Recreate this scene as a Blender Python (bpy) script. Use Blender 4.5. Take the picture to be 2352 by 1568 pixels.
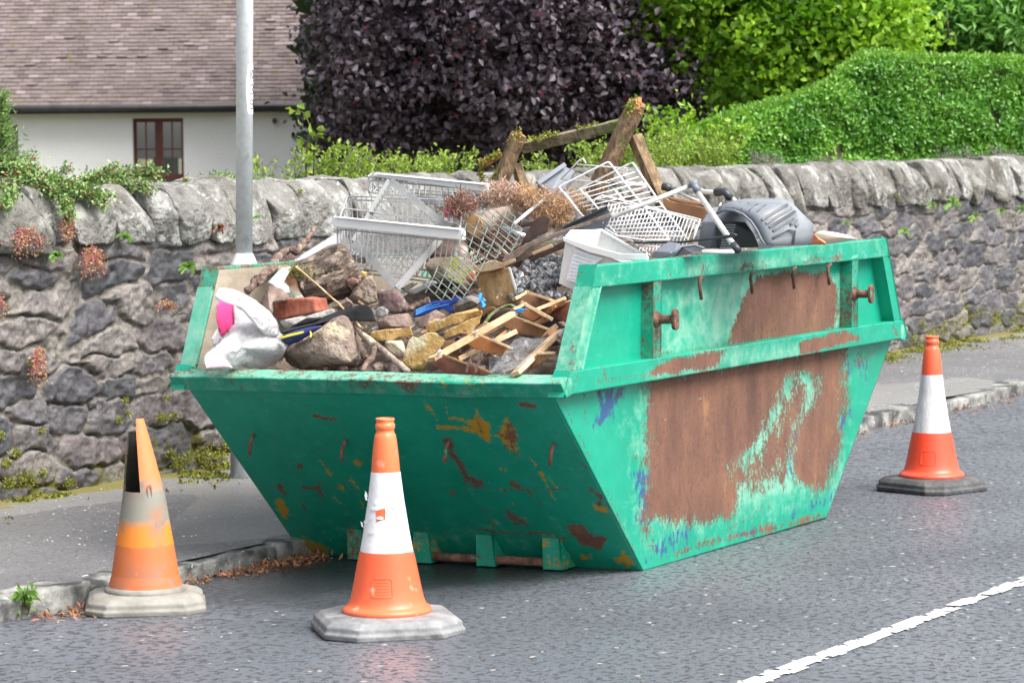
import bpy, bmesh, math, random
import numpy as np
from mathutils import Vector, Matrix, noise as mnoise
SC = bpy.context.scene
for o in list(bpy.data.objects): bpy.data.objects.remove(o)
RAD = math.radians

# ------------------------------------------------------------- camera
FPX, CAMH, PITCH, ROLL, TH = 6850.45, 1.7181, .0674, -.0086, .5229   # focal length in photo pixels (2352 wide)
_R = Vector((math.cos(TH), math.sin(TH), 0)); _F0 = Vector((-math.sin(TH), math.cos(TH), 0)); _U0 = Vector((0, 0, 1))
_F = _F0*math.cos(PITCH) - _U0*math.sin(PITCH); _U = _F0*math.sin(PITCH) + _U0*math.cos(PITCH)
_r = _R*math.cos(ROLL) + _U*math.sin(ROLL); _u = _U*math.cos(ROLL) - _R*math.sin(ROLL)
CAMP = Vector((0, 0, CAMH))
cam = bpy.data.cameras.new('camera'); camo = bpy.data.objects.new('camera', cam); SC.collection.objects.link(camo)
camo.matrix_world = Matrix(((_r.x, _u.x, -_F.x, 0), (_r.y, _u.y, -_F.y, 0), (_r.z, _u.z, -_F.z, CAMH), (0, 0, 0, 1)))
cam.sensor_width = 36; cam.lens = 36*FPX/2352; cam.clip_end = 600
cam.dof.use_dof = True; cam.dof.focus_distance = 11.6; cam.dof.aperture_fstop = 9.0
SC.camera = camo
# ------------------------------------------------------------- light
SUN_EL, SUN_AZ = 54, 94           # azimuth measured from +Y towards +X
sd = Vector((math.sin(RAD(SUN_AZ))*math.cos(RAD(SUN_EL)), math.cos(RAD(SUN_AZ))*math.cos(RAD(SUN_EL)), math.sin(RAD(SUN_EL))))
sl = bpy.data.lights.new('sun', 'SUN'); sl.energy = 2.6; sl.angle = RAD(38); sl.color = (1, .97, .92)
so = bpy.data.objects.new('sun', sl); SC.collection.objects.link(so); so.rotation_euler = sd.to_track_quat('Z', 'Y').to_euler()
W = bpy.data.worlds.new('World'); SC.world = W; W.use_nodes = True
wn = W.node_tree; sky = wn.nodes.new('ShaderNodeTexSky'); sky.sky_type = 'NISHITA'; sky.sun_disc = False
sky.sun_elevation = RAD(SUN_EL); sky.sun_rotation = RAD(SUN_AZ); sky.dust_density = 4; sky.air_density = 1.2; sky.ozone_density = 1
hs = wn.nodes.new('ShaderNodeHueSaturation'); hs.inputs['Saturation'].default_value = .35
bg = wn.nodes['Background']; wn.links.new(sky.outputs[0], hs.inputs['Color']); wn.links.new(hs.outputs[0], bg.inputs[0]); bg.inputs[1].default_value = .13
SC.view_settings.view_transform = 'Standard'; SC.view_settings.look = 'None'; SC.view_settings.gamma = 1
SC.view_settings.exposure = 1.12
SC.cycles.max_bounces = 6

# ------------------------------------------------------------- projection helpers
def ray(px, py):
    return _F + _r*((px-1176)/FPX) - _u*((py-784)/FPX)
def atY(px, py, y):                 # where the sight line meets the vertical plane world y = const
    d = ray(px, py); return CAMP + d*(y/d.y)
def atX(px, py, x):
    d = ray(px, py); return CAMP + d*(x/d.x)
def atD(px, py, dist):
    return CAMP + ray(px, py)*dist
def atZ(px, py, z=0):
    d = ray(px, py); return CAMP + d*((z-CAMH)/d.z)
def proj(P):
    P = np.asarray(P, float) - np.array(CAMP)
    a = P@np.array(_r); b = P@np.array(_u); c = P@np.array(_F)
    return np.stack([1176+FPX*a/c, 784-FPX*b/c], -1)
def ZA(x, y): return (441.0+x*.32222, 367.5+y*.32222)
def ZB(x, y): return (992.3+x*.32222, 183.8+y*.32222)
def ZC(x, y): return (1378.2+x*.33396, 349.1+y*.33396)
def ZD(x, y): return (826.9+x*.23438, 588.0+y*.23438)
def ZE(x, y): return (753.4+x*.1875, 367.5+y*.1875)
def ZF(x, y): return (1267.9+x*.15233, 367.5+y*.15233)
def ZJ(x, y): return (643.1+x*.41017, 872.8+y*.41017)
def ZK(x, y): return (1240.4+x*.48626, 551.3+y*.48626)
def heapY(py): return float(np.interp(py, [380, 450, 600, 700, 800, 860], [11.75, 11.4, 10.75, 10.35, 10.0, 9.86]))
def inside(px, py, y):               # keep a thing in the skip on the near side of the left wall
    d = ray(px, py)
    return min(y, -6.985*d.y/d.x) if py > 612 and d.x < 0 else y
def hy(px, py, dy=0.):
    y0 = heapY(py); lim = inside(px, py, 99.); return y0+dy if y0+dy < lim-.10 else min(y0, lim-.10)+(dy*.5 if dy > 0 else dy)
def H(px, py, dy=0.): return atY(px, py, hy(px, py, dy))

# ------------------------------------------------------------- noise
def _hash(ix, iy, iz, s):
    h = (ix*374761393 + iy*668265263 + iz*2147483647 + s*1274126177) & 0xffffffff
    h = ((h ^ (h >> 13))*1274126177) & 0xffffffff
    return ((h ^ (h >> 16)) & 0xffff)/65535.
def vnoise(P, sc=1., seed=0):
    P = np.asarray(P, float)*sc + 100.
    I = np.floor(P).astype(np.int64); F = P-I; F = F*F*(3-2*F)
    r = 0
    for a in (0, 1):
        for b in (0, 1):
            for c in (0, 1):
                w = (F[..., 0] if a else 1-F[..., 0])*(F[..., 1] if b else 1-F[..., 1])*(F[..., 2] if c else 1-F[..., 2])
                r = r + w*_hash(I[..., 0]+a, I[..., 1]+b, I[..., 2]+c, seed)
    return r
def fbm(P, sc=1., oct=4, seed=0):
    r = 0; a = .5; t = 0
    for k in range(oct):
        r = r + a*vnoise(P, sc*2**k, seed+k*7); t += a; a *= .55
    return r/t

# ------------------------------------------------------------- materials
MATS = {}
def newmat(name):
    m = bpy.data.materials.new(name); m.use_nodes = True; nt = m.node_tree
    return m, nt, nt.nodes['Principled BSDF'], nt.nodes.new, nt.links.new
def mat(name, cols, scale=8, rough=.7, bump=.3, bscale=None, detail=8, stretch=None, metal=0, spec=.5, spots=None, coat=0, dist=.01, trans=0, pos=None, contrast=(.35, .65)):
    """noise -> colour ramp through cols; spots = (colour, scale, threshold, softness) stains laid over it"""
    m, nt, bs, N, L = newmat(name)
    tc = N('ShaderNodeTexCoord'); vec = tc.outputs['Object']
    if stretch:
        mp = N('ShaderNodeMapping'); mp.inputs['Scale'].default_value = stretch; L(vec, mp.inputs[0]); vec = mp.outputs[0]
    nz = N('ShaderNodeTexNoise'); nz.inputs['Scale'].default_value = scale; nz.inputs['Detail'].default_value = detail; nz.inputs['Roughness'].default_value = .65
    L(vec, nz.inputs['Vector'])
    cr = N('ShaderNodeValToRGB'); L(nz.outputs[0], cr.inputs[0]); e = cr.color_ramp.elements
    lo, hi = contrast; n = len(cols)
    while len(e) < n: e.new(.5)
    for i, c in enumerate(cols):
        e[i].position = lo+(hi-lo)*i/max(1, n-1); e[i].color = (*c, 1)
    col = cr.outputs[0]
    for k, (sc_, ssc, th, sf) in enumerate(spots or []):
        n2 = N('ShaderNodeTexNoise'); n2.inputs['Scale'].default_value = ssc; n2.inputs['Detail'].default_value = 6; L(tc.outputs['Object'], n2.inputs['Vector'])
        n2.noise_dimensions = '4D'; n2.inputs['W'].default_value = 3.7*k+1
        mr = N('ShaderNodeMapRange'); mr.inputs[1].default_value = th; mr.inputs[2].default_value = th+sf; L(n2.outputs[0], mr.inputs[0])
        mx = N('ShaderNodeMix'); mx.data_type = 'RGBA'; L(mr.outputs[0], mx.inputs[0]); L(col, mx.inputs[6]); mx.inputs[7].default_value = (*sc_, 1)
        col = mx.outputs[2]
    L(col, bs.inputs['Base Color'])
    rr = N('ShaderNodeMapRange'); L(nz.outputs[0], rr.inputs[0]); rr.inputs[3].default_value = min(1, rough+.12); rr.inputs[4].default_value = max(.05, rough-.12)
    L(rr.outputs[0], bs.inputs['Roughness'])
    bs.inputs['Metallic'].default_value = metal; bs.inputs['Specular IOR Level'].default_value = spec
    if bump:
        bn = N('ShaderNodeTexNoise'); bn.inputs['Scale'].default_value = bscale or scale*4; bn.inputs['Detail'].default_value = 6; L(vec, bn.inputs['Vector'])
        bp = N('ShaderNodeBump'); bp.inputs['Strength'].default_value = bump; bp.inputs['Distance'].default_value = dist; L(bn.outputs[0], bp.inputs['Height']); L(bp.outputs[0], bs.inputs['Normal'])
    MATS[name] = m
    return m
def leafmat(name, c0, c1, c2=None, rough=.45, transl=.3, spec=.5):
    """leaf colour varies leaf by leaf through the 'tint' attribute"""
    m, nt, bs, N, L = newmat(name)
    at = N('ShaderNodeAttribute'); at.attribute_name = 'tint'
    cr = N('ShaderNodeValToRGB'); L(at.outputs['Fac'], cr.inputs[0]); e = cr.color_ramp.elements
    e[0].color = (*c0, 1); e[1].color = (*c1, 1)
    if c2: x = e.new(.93); x.color = (*c1, 1); e[-1].color = (*c2, 1); 
    L(cr.outputs[0], bs.inputs['Base Color']); bs.inputs['Roughness'].default_value = rough; bs.inputs['Specular IOR Level'].default_value = spec
    tr = N('ShaderNodeBsdfTranslucent'); g = N('ShaderNodeMix'); g.data_type = 'RGBA'; g.blend_type = 'MULTIPLY'; g.inputs[0].default_value = 1; g.inputs[7].default_value = (1, 1, .6, 1)
    L(cr.outputs[0], g.inputs[6]); L(g.outputs[2], tr.inputs[0])
    ms = N('ShaderNodeMixShader'); ms.inputs[0].default_value = transl; L(bs.outputs[0], ms.inputs[1]); L(tr.outputs[0], ms.inputs[2])
    L(ms.outputs[0], nt.nodes['Material Output'].inputs[0]); MATS[name] = m
    return m

# ------------------------------------------------------------- objects
COL = SC.collection
def tag(o, label=None, cat=None, group=None, kind=None):
    if label: o['label'] = label
    if cat: o['category'] = cat
    if group: o['group'] = group
    if kind: o['kind'] = kind
    return o
def empty(name, loc, label=None, cat=None, group=None):
    o = bpy.data.objects.new(name, None); COL.objects.link(o); o.location = loc; o.empty_display_size = .1
    bpy.context.view_layer.update() if False else None
    return tag(o, label, cat, group)
def mk(name, V, F, m=None, parent=None, smooth=False, local=False, attrs=None, label=None, cat=None, group=None, kind=None, mats=None, midx=None):
    """V in world coordinates; the mesh gets its origin at its own base (or, with a parent, at the parent's)"""
    V = np.asarray([tuple(v) for v in V] if not isinstance(V, np.ndarray) else V, float)
    if parent is not None and not local: off = np.array(parent.matrix_world.translation if parent.parent else parent.location)
    elif parent is not None: off = np.zeros(3)
    else:
        off = np.array([(V[:, 0].min()+V[:, 0].max())/2, (V[:, 1].min()+V[:, 1].max())/2, V[:, 2].min()]) if not local else np.zeros(3)
    me = bpy.data.meshes.new(name)
    if isinstance(F, np.ndarray) and F.ndim == 2:
        nf, k = F.shape
        me.vertices.add(len(V)); me.vertices.foreach_set('co', (V-off).astype(np.float32).ravel())
        me.loops.add(nf*k); me.loops.foreach_set('vertex_index', F.astype(np.int32).ravel())
        me.polygons.add(nf); me.polygons.foreach_set('loop_start', np.arange(0, nf*k, k, dtype=np.int32))
        me.update(calc_edges=True)
    else:
        me.from_pydata([tuple(v) for v in (V-off)], [], [tuple(f) for f in F])
    if smooth: me.polygons.foreach_set('use_smooth', [True]*len(me.polygons))
    for mm in (mats or ([m] if m else [])): me.materials.append(mm if not isinstance(mm, str) else MATS[mm])
    if midx is not None: me.polygons.foreach_set('material_index', np.asarray(midx, np.int32))
    for k, a in (attrs or {}).items():
        A = me.attributes.new(k, 'FLOAT', 'POINT'); A.data.foreach_set('value', np.asarray(a, np.float32))
    me.validate(clean_customdata=False)
    o = bpy.data.objects.new(name, me); COL.objects.link(o)
    if parent is not None: o.parent = parent
    elif not local: o.location = off
    return tag(o, label, cat, group, kind)
def bevel(o, w=.004, seg=2, ang=35):
    b = o.modifiers.new('bevel', 'BEVEL'); b.width = w; b.segments = seg; b.limit_method = 'ANGLE'; b.angle_limit = RAD(ang); return o
def solid(o, t, off=0):
    s = o.modifiers.new('solid', 'SOLIDIFY'); s.thickness = t; s.offset = off; return o

class MB:
    """collects shapes that belong to ONE part"""
    def __init__(s): s.V = []; s.F = []; s.M = []; s.mi = 0
    def add(s, V, F):
        n = len(s.V); s.V += [tuple(v) for v in V]; s.F += [tuple(i+n for i in f) for f in F]; s.M += [s.mi]*len(F)
    def box(s, c, x, y, z):       # centre and three half-extent vectors
        c, x, y, z = map(Vector, (c, x, y, z))
        V = [c+a*x+b*y+d*z for a in (-1, 1) for b in (-1, 1) for d in (-1, 1)]
        s.add(V, [(0, 1, 3, 2), (4, 6, 7, 5), (0, 4, 5, 1), (2, 3, 7, 6), (0, 2, 6, 4), (1, 5, 7, 3)])
    def aabb(s, x0, x1, y0, y1, z0, z1):
        s.box(((x0+x1)/2, (y0+y1)/2, (z0+z1)/2), ((x1-x0)/2, 0, 0), (0, (y1-y0)/2, 0), (0, 0, (z1-z0)/2))
    def beam(s, a, b, w, h, up=(0, 0, 1)):
        a, b = Vector(a), Vector(b); d = (b-a); n = d.normalized(); up = Vector(up)
        sx = n.cross(up); sx = sx.normalized() if sx.length > 1e-6 else Vector((1, 0, 0)); sz = sx.cross(n).normalized()
        s.box((a+b)/2, d/2, sx*w/2, sz*h/2)
    def prism(s, pts, ext):       # planar polygon pushed along ext
        pts = [Vector(p) for p in pts]; ext = Vector(ext); n = len(pts)
        s.add(pts+[p+ext for p in pts], [tuple(range(n)), tuple(range(2*n-1, n-1, -1))]+[(i, i+n, (i+1) % n+n, (i+1) % n) for i in range(n)])
    def tube(s, pts, r, seg=6, closed=False, rs=None):
        pts = [Vector(p) for p in pts]; n = len(pts)
        if rs is None: rs = [r]*n
        V = []; prev = None
        for i, p in enumerate(pts):
            if closed: d = pts[(i+1) % n]-pts[i-1]
            else: d = pts[min(i+1, n-1)]-pts[max(i-1, 0)]
            d = d.normalized() if d.length > 1e-9 else Vector((0, 0, 1))
            if prev is None:
                a = Vector((0, 0, 1)) if abs(d.z) < .9 else Vector((1, 0, 0)); x = d.cross(a).normalized()
            else:
                x = prev-d*prev.dot(d); x = x.normalized() if x.length > 1e-6 else d.orthogonal().normalized()
            prev = x; y = d.cross(x)
            for k in range(seg):
                t = 2*math.pi*k/seg; V.append(p+(x*math.cos(t)+y*math.sin(t))*rs[i])
        F = []
        for i in range(n if closed else n-1):
            j = (i+1) % n
            for k in range(seg): F.append((i*seg+k, i*seg+(k+1) % seg, j*seg+(k+1) % seg, j*seg+k))
        if not closed: F += [tuple(range(seg-1, -1, -1)), tuple((n-1)*seg+k for k in range(seg))]
        s.add(V, F)
    def lathe(s, prof, c=(0, 0, 0), seg=32, cap=True):
        V = [(c[0]+r*math.cos(2*math.pi*k/seg), c[1]+r*math.sin(2*math.pi*k/seg), c[2]+z) for r, z in prof for k in range(seg)]
        F = [(i*seg+k, i*seg+(k+1) % seg, (i+1)*seg+(k+1) % seg, (i+1)*seg+k) for i in range(len(prof)-1) for k in range(seg)]
        if cap: F += [tuple(range(seg-1, -1, -1)), tuple((len(prof)-1)*seg+k for k in range(seg))]
        s.add(V, F)
    def build(s, name, m, parent=None, **k):
        mi = s.M if any(s.M) else None
        return mk(name, s.V, s.F, m if not isinstance(m, (list, tuple)) else None, parent, mats=m if isinstance(m, (list, tuple)) else None, midx=mi, **k)

def rough_up(o, amp, sc, seed=0, sub=None):
    """bake noise into a mesh (splits, wear); sub = max edge length wanted"""
    me = o.data; bm = bmesh.new(); bm.from_mesh(me)
    if sub:
        for it in range(5):
            es = [e for e in bm.edges if e.calc_length() > sub]
            if not es or len(bm.verts) > 20000: break
            bmesh.ops.subdivide_edges(bm, edges=es, cuts=1, use_grid_fill=True)
        bmesh.ops.triangulate(bm, faces=[f for f in bm.faces if len(f.verts) > 4])
    bm.normal_update(); off = Vector((seed*3.1, seed*1.7, seed))
    mv = [(v, v.normal*(mnoise.fractal((v.co+off)*sc, .7, 2, 4)*amp)) for v in bm.verts]
    for v, d in mv: v.co += d
    bm.to_mesh(me); bm.free(); me.update(); return o

def chunk(name, pts, thick, m, dy=0., yv=None, p=3, amp=.012, sc=14, seed=0, tilt=0., parent=None, lean=0., smooth=True, facet=0, soft=1, cuts=0, **k):
    """a solid lump of stone, wood or rubble whose outline is the polygon pts (photo pixels)"""
    pts = list(pts); cx = sum(q[0] for q in pts)/len(pts); cy = sum(q[1] for q in pts)/len(pts)
    y = yv if yv is not None else heapY(cy)+dy
    lm = (lambda a, b: y) if yv is not None else (lambda a, b: min(y, inside(a, b, 99.)-.10+(dy*.5 if dy > 0 else dy)))
    P = np.array([atY(a, b, lm(a, b)) for a, b in pts]); c = np.array(atY(cx, cy, np.mean([lm(a, b) for a, b in pts])))
    n = 60; ring = []
    seg = np.linalg.norm(np.roll(P, -1, 0)-P, axis=1); cum = np.concatenate([[0], np.cumsum(seg)]); Pc = np.vstack([P, P[:1]])
    for i_ in range(len(P)):
        q = max(1, int(round(seg[i_]/cum[-1]*n)))
        for t in range(q): ring.append(Pc[i_]+(Pc[i_+1]-Pc[i_])*t/q)
    ring = np.array(ring); n = len(ring)
    for _ in range(soft): ring = ring*.6+np.roll(ring, 1, 0)*.2+np.roll(ring, -1, 0)*.2
    ring += (ring-c)*((fbm(ring, 60, 3, seed+2)-.5)*.10)[:, None]*(amp > .0015); vd = np.array(_F); rows = []
    for side, rr in ((-1, np.array([.08, .18, .29, .40, .51, .61, .71, .80, .87, .93, .97, .99])), (1, np.array([1., .95, .85, .7, .5, .25]))):
        for r in rr:
            dep = side*thick/2*(1-min(r, 1)**p)**(1/p)
            q = c+(ring-c)*r; dz = (q[:, 2]-c[2]); rows.append(q+vd*dep+np.outer(dz*lean, np.array([0, 1, 0])))
    V = np.vstack(rows+[c-vd*thick/2, c+vd*thick/2]); nr = len(rows); F = []
    for i in range(nr-1):
        for j in range(n): F.append((i*n+j, i*n+(j+1) % n, (i+1)*n+(j+1) % n, (i+1)*n+j))
    for j in range(n): F.append((nr*n, (j+1) % n, j)); F.append((nr*n+1, (nr-1)*n+j, (nr-1)*n+(j+1) % n))
    nn = fbm(V, sc, 4, seed)-.5; nb = fbm(V, sc*.45, 2, seed+5)-.5
    fac = np.abs(fbm(V, sc*.3, 2, seed+9)-.5)*facet
    dirn = V-c; ln = np.linalg.norm(dirn, axis=1, keepdims=True)+1e-6
    V = V+dirn/ln*((nn*amp*1.6+nb*amp*2-fac*amp)[:, None])
    rr = np.random.default_rng(seed+100)
    for _ in range(cuts):           # flat fracture faces
        nk = -vd*rr.uniform(.35, 1)+rr.normal(size=3)*.55; nk /= np.linalg.norm(nk); h = (V-c)@nk; off = h.max()*rr.uniform(.62, .90)
        V = V+np.outer(np.minimum(0, off-h)*.92, nk)
    V = V+dirn/ln*((fbm(V, sc*3, 3, seed+11)-.5)*amp*.8)[:, None]
    return mk(name, V, F, m, parent, smooth=smooth, **k)

def plate(name, pts, t, m, ext=None, bev=.003, **k):
    """flat board through given 3-D points, with real thickness t"""
    P = [Vector(p) for p in pts]; nrm = Vector((0, 0, 0))
    for i in range(len(P)): nrm += (P[i]-P[0]).cross(P[(i+1) % len(P)]-P[0])
    nrm.normalize()
    if nrm.dot(_F) < 0: nrm = -nrm
    b = MB(); b.prism(P, Vector(ext) if ext is not None else nrm*t); o = b.build(name, m, **k)
    if bev: bevel(o, bev)
    return o

def leaves(name, C, size, m, parent=None, seed=0, aspect=.55, up=.3, sdir=None, tint=None, outv=None, **k):
    """C: (n,3) leaf positions -> one folded leaf face each"""
    rg = np.random.default_rng(seed); n = len(C); C = np.asarray(C)
    d = rg.normal(size=(n, 3)); d[:, 2] += up
    if sdir is not None: d = d*.5+sdir
    d /= np.linalg.norm(d, axis=1, keepdims=True)
    nr = rg.normal(size=(n, 3)); nr[:, 2] += .9
    if outv is not None: nr += outv
    s = np.cross(d, nr); s /= np.linalg.norm(s, axis=1, keepdims=True)+1e-9; nn = np.cross(s, d)
    L_ = size*rg.uniform(.6, 1.3, (n, 1)); w = L_*aspect
    fold = nn*w*.22
    base = C; tip = C+d*L_-nn*L_*.12; mid = C+d*L_*.5
    a = mid+s*w*.5+fold; b = mid-s*w*.5+fold; a2 = C+d*L_*.8+s*w*.3; b2 = C+d*L_*.8-s*w*.3
    V = np.stack([base, a, a2, tip, b2, b], 1).reshape(-1, 3)
    F = (np.arange(n)[:, None]*6+np.array([[0, 1, 2, 3]])); F2 = (np.arange(n)[:, None]*6+np.array([[0, 3, 4, 5]]))
    tt = tint if tint is not None else rg.random(n)
    return mk(name, V, np.vstack([F, F2]), m, parent, attrs={'tint': np.repeat(tt, 6)}, **k)
# ============================================================= THE SETTING
KX, WX, LX = -7.0336, -8.8053, -4.0061      # kerb line, wall face, white line
def roadz(x): return np.minimum(0, .017*(np.asarray(x)+5.45))
PZ = .075
def gridmesh(xs, ys, zf):
    X, Y = np.meshgrid(xs, ys, indexing='ij'); Z = zf(X, Y); nx, ny = X.shape
    V = np.stack([X, Y, Z], -1).reshape(-1, 3); i = np.arange((nx-1)*(ny-1)); a = (i//(ny-1))*ny+i % (ny-1)
    return V, np.stack([a, a+ny, a+ny+1, a+1], 1)

# ---- road material: worn wet asphalt with open pits and pale chips
def asphalt(name, base, pit=.5, rough=.38, wet=.5, chips=.4, sc=30):
    m, nt, bs, N, L = newmat(name)
    tc = N('ShaderNodeTexCoord'); 
    def noise(s, d=5, w=0):
        n = N('ShaderNodeTexNoise'); n.inputs['Scale'].default_value = s; n.inputs['Detail'].default_value = d; L(tc.outputs['Object'], n.inputs['Vector']); return n.outputs[0]
    def ramp(x, a, b, c=0., d=1.):
        r = N('ShaderNodeMapRange'); r.inputs[1].default_value = a; r.inputs[2].default_value = b; r.inputs[3].default_value = c; r.inputs[4].default_value = d; L(x, r.inputs[0]); return r.outputs[0]
    def mixc(f, a, b):
        x = N('ShaderNodeMix'); x.data_type = 'RGBA'; L(f, x.inputs[0])
        for s, v in ((6, a), (7, b)):
            if isinstance(v, tuple): x.inputs[s].default_value = (*v, 1)
            else: L(v, x.inputs[s])
        return x.outputs[2]
    def mth(op, a, b):
        x = N('ShaderNodeMath'); x.operation = op
        for s, v in ((0, a), (1, b)):
            if isinstance(v, (int, float)): x.inputs[s].default_value = v
            else: L(v, x.inputs[s])
        return x.outputs[0]
    big = noise(.8, 4); mid = noise(9, 6); fine = noise(60, 4)
    vo = N('ShaderNodeTexVoronoi'); vo.inputs['Scale'].default_value = sc; L(tc.outputs['Object'], vo.inputs['Vector'])
    v2 = N('ShaderNodeTexVoronoi'); v2.inputs['Scale'].default_value = sc*1.7; L(tc.outputs['Object'], v2.inputs['Vector'])
    c = mixc(ramp(big, .35, .65), tuple(x*.8 for x in base), tuple(x*1.25 for x in base))
    c = mixc(ramp(mid, .3, .75, 0, .22), c, tuple(x*1.7 for x in base))
    pits = mth('MULTIPLY', ramp(noise(sc*.8, 2), .52, .62), pit)
    c = mixc(pits, c, tuple(x*.3 for x in base))
    sv = N('ShaderNodeSeparateColor'); L(v2.outputs['Color'], sv.inputs[0])
    ch = mth('MULTIPLY', mth('MULTIPLY', mth('GREATER_THAN', sv.outputs[0], .82), ramp(v2.outputs['Distance'], .45, .25)), chips)
    c = mixc(ch, c, (.34, .34, .35))
    sp = mth('MULTIPLY', mth('GREATER_THAN', sv.outputs[1], .995), .8); c = mixc(sp, c, (.5, .46, .4))
    L(c, bs.inputs['Base Color'])
    r = ramp(big, .35, .65, rough+.12, rough-.1); r = mth('ADD', r, mth('MULTIPLY', pits, .4)); L(r, bs.inputs['Roughness'])
    bs.inputs['Specular IOR Level'].default_value = wet
    h = mth('ADD', mth('MULTIPLY', vo.outputs['Distance'], -.6), mth('MULTIPLY', fine, .5)); h = mth('SUBTRACT', h, pits)
    bp = N('ShaderNodeBump'); bp.inputs['Strength'].default_value = .55; bp.inputs['Distance'].default_value = .012; L(h, bp.inputs['Height']); L(bp.outputs[0], bs.inputs['Normal'])
    MATS[name] = m; return m
asphalt('asphalt_road', (.102, .108, .126), .8, .40, .5, .10, 40)
asphalt('asphalt_path', (.135, .132, .136), .3, .42, .5, .15, 60)
V, F = gridmesh(np.concatenate([np.arange(KX, -3.6, .08), [-3, 0, 6, 20, 60]]), np.concatenate([[-20, 3, 5], np.arange(6, 16, .08), [17, 20, 30, 60, 160]]), lambda X, Y: roadz(X))
wet_shade = np.clip(1.15-np.sqrt(((V[:, 0]+6.4)/1.25)**2+((V[:, 1]-10.2)/1.25)**2)+(fbm(V, 1.3, 4, 6)-.5)*.8, 0, 1)*(np.abs(V[:, 1]-10) < 6)  # dark patch round the skip: part wet tarmac, part its shade painted in
RV, RF = V, F
mat('soil', [(.05, .04, .025), (.09, .08, .04), (.07, .1, .03)], 3, .9, .4)
V, F = gridmesh(np.linspace(-200, 100, 7), np.linspace(-60, 400, 9), lambda X, Y: X*0-.06)
mk('ground', V, F, 'soil', kind='structure', local=True)

# ---- white line, ragged where the aggregate has worn it off
mat('line_paint', [(.55, .56, .56), (.78, .78, .77)], 14, .5, .3, spots=[((.28, .28, .3), 22, .56, .1)])
dx, dy = .011, .018; xs = np.arange(LX-.075, LX+.08, dx); ys = np.arange(4, 40, dy)
V, F = gridmesh(xs, ys, lambda X, Y: X*0+.0045)
C = V[F].mean(1); edge = np.abs(C[:, 0]-LX)/.045
nz = fbm(C*[1, .6, 1], 28, 3, 4); big = fbm(C, 1.5, 2, 9)
F = F[(nz > .30+.26*edge**3+.16*(big-.5)+.12*np.clip((C[:, 0]-LX)/.052, 0, 1)) & (edge < .9+(fbm(C, 9, 2, 3)-.5)*.6)]
mk('road_marking', V, F, 'line_paint', kind='structure', local=True)

# ---- pavement
mat('moss_ground', [(.10, .09, .02), (.20, .20, .03), (.11, .10, .06)], 18, .95, .5)
def cracks(P):                      # grooves that follow a few wandering lines
    z = np.zeros(len(P))
    for k, (x0, am, fr, y0, y1) in enumerate(((-7.62, .16, .9, 9.3, 13.6), (-7.95, .22, .6, 9, 12.2), (-8.1, .1, 1.3, 14, 22), (-7.5, .08, 1.1, 15, 24))):
        cxx = x0+am*np.sin(P[:, 1]*fr*2+k)+(fbm(P*[0, 1, 0], 5, 3, k)-.5)*.25
        z -= .006*np.exp(-((P[:, 0]-cxx)/.010)**2)*((P[:, 1] > y0) & (P[:, 1] < y1))
    return z
ys = np.concatenate([np.arange(3, 9, .2), np.arange(9, 18, .022), np.arange(18, 30, .08), np.arange(30, 61, 2)])
V, F = gridmesh(np.linspace(WX-.1, KX-.06, 88), ys, lambda X, Y: PZ+.012-.040*np.clip((X-(KX-.75))/.7, 0, 1))
V[:, 2] += (fbm(V, 1.4, 3, 2)-.5)*.035+cracks(V)+(fbm(V, 9, 3, 5)-.5)*.006
wd = V[:, 0]-WX
patch = ((np.sin(V[:, 1]*1.1+1.2)+.6*np.sin(V[:, 0]*5+V[:, 1]*.7)) > .2)*1.
mossA = np.clip(1.15-wd/(.10+.26*fbm(V, 2.5, 3, 8))-(fbm(V, 14, 3, 1)-.5)*1.2, 0, 1)
m = MATS['asphalt_path']; nt = m.node_tree; bs = nt.nodes['Principled BSDF']; src = bs.inputs['Base Color'].links[0].from_socket
def attrmix(nt, bs, attr, colr, lo=.4, hi=.6, rough=None, src=None, nscale=None, namp=.4):
    N, L = nt.nodes.new, nt.links.new
    at = N('ShaderNodeAttribute'); at.attribute_name = attr; f = at.outputs['Fac']
    if nscale:
        tc = N('ShaderNodeTexCoord'); nz = N('ShaderNodeTexNoise'); nz.inputs['Scale'].default_value = nscale; nz.inputs['Detail'].default_value = 8; nz.inputs['Roughness'].default_value = .7; L(tc.outputs['Object'], nz.inputs['Vector'])
        a = N('ShaderNodeMath'); a.operation = 'SUBTRACT'; L(nz.outputs[0], a.inputs[0]); a.inputs[1].default_value = .5
        b = N('ShaderNodeMath'); b.operation = 'MULTIPLY_ADD'; L(a.outputs[0], b.inputs[0]); b.inputs[1].default_value = namp*2; L(f, b.inputs[2]); f = b.outputs[0]
    r = N('ShaderNodeMapRange'); r.inputs[1].default_value = lo; r.inputs[2].default_value = hi; L(f, r.inputs[0])
    x = N('ShaderNodeMix'); x.data_type = 'RGBA'; L(r.outputs[0], x.inputs[0])
    s = src or bs.inputs['Base Color'].links[0].from_socket
    L(s, x.inputs[6])
    if isinstance(colr, tuple): x.inputs[7].default_value = (*colr, 1)
    else: L(colr, x.inputs[7])
    L(x.outputs[2], bs.inputs['Base Color'])
    if rough is not None:
        q = N('ShaderNodeMix'); q.data_type = 'FLOAT'; L(r.outputs[0], q.inputs[0])
        if bs.inputs['Roughness'].links: L(bs.inputs['Roughness'].links[0].from_socket, q.inputs[2])
        else: q.inputs[2].default_value = bs.inputs['Roughness'].default_value
        q.inputs[3].default_value = rough; L(q.outputs[0], bs.inputs['Roughness'])
    return r.outputs[0]
RM = MATS['asphalt_road']; attrmix(RM.node_tree, RM.node_tree.nodes['Principled BSDF'], 'fresh', (.034, .036, .042), .25, .75, .30, nscale=3, namp=.25)
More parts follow.
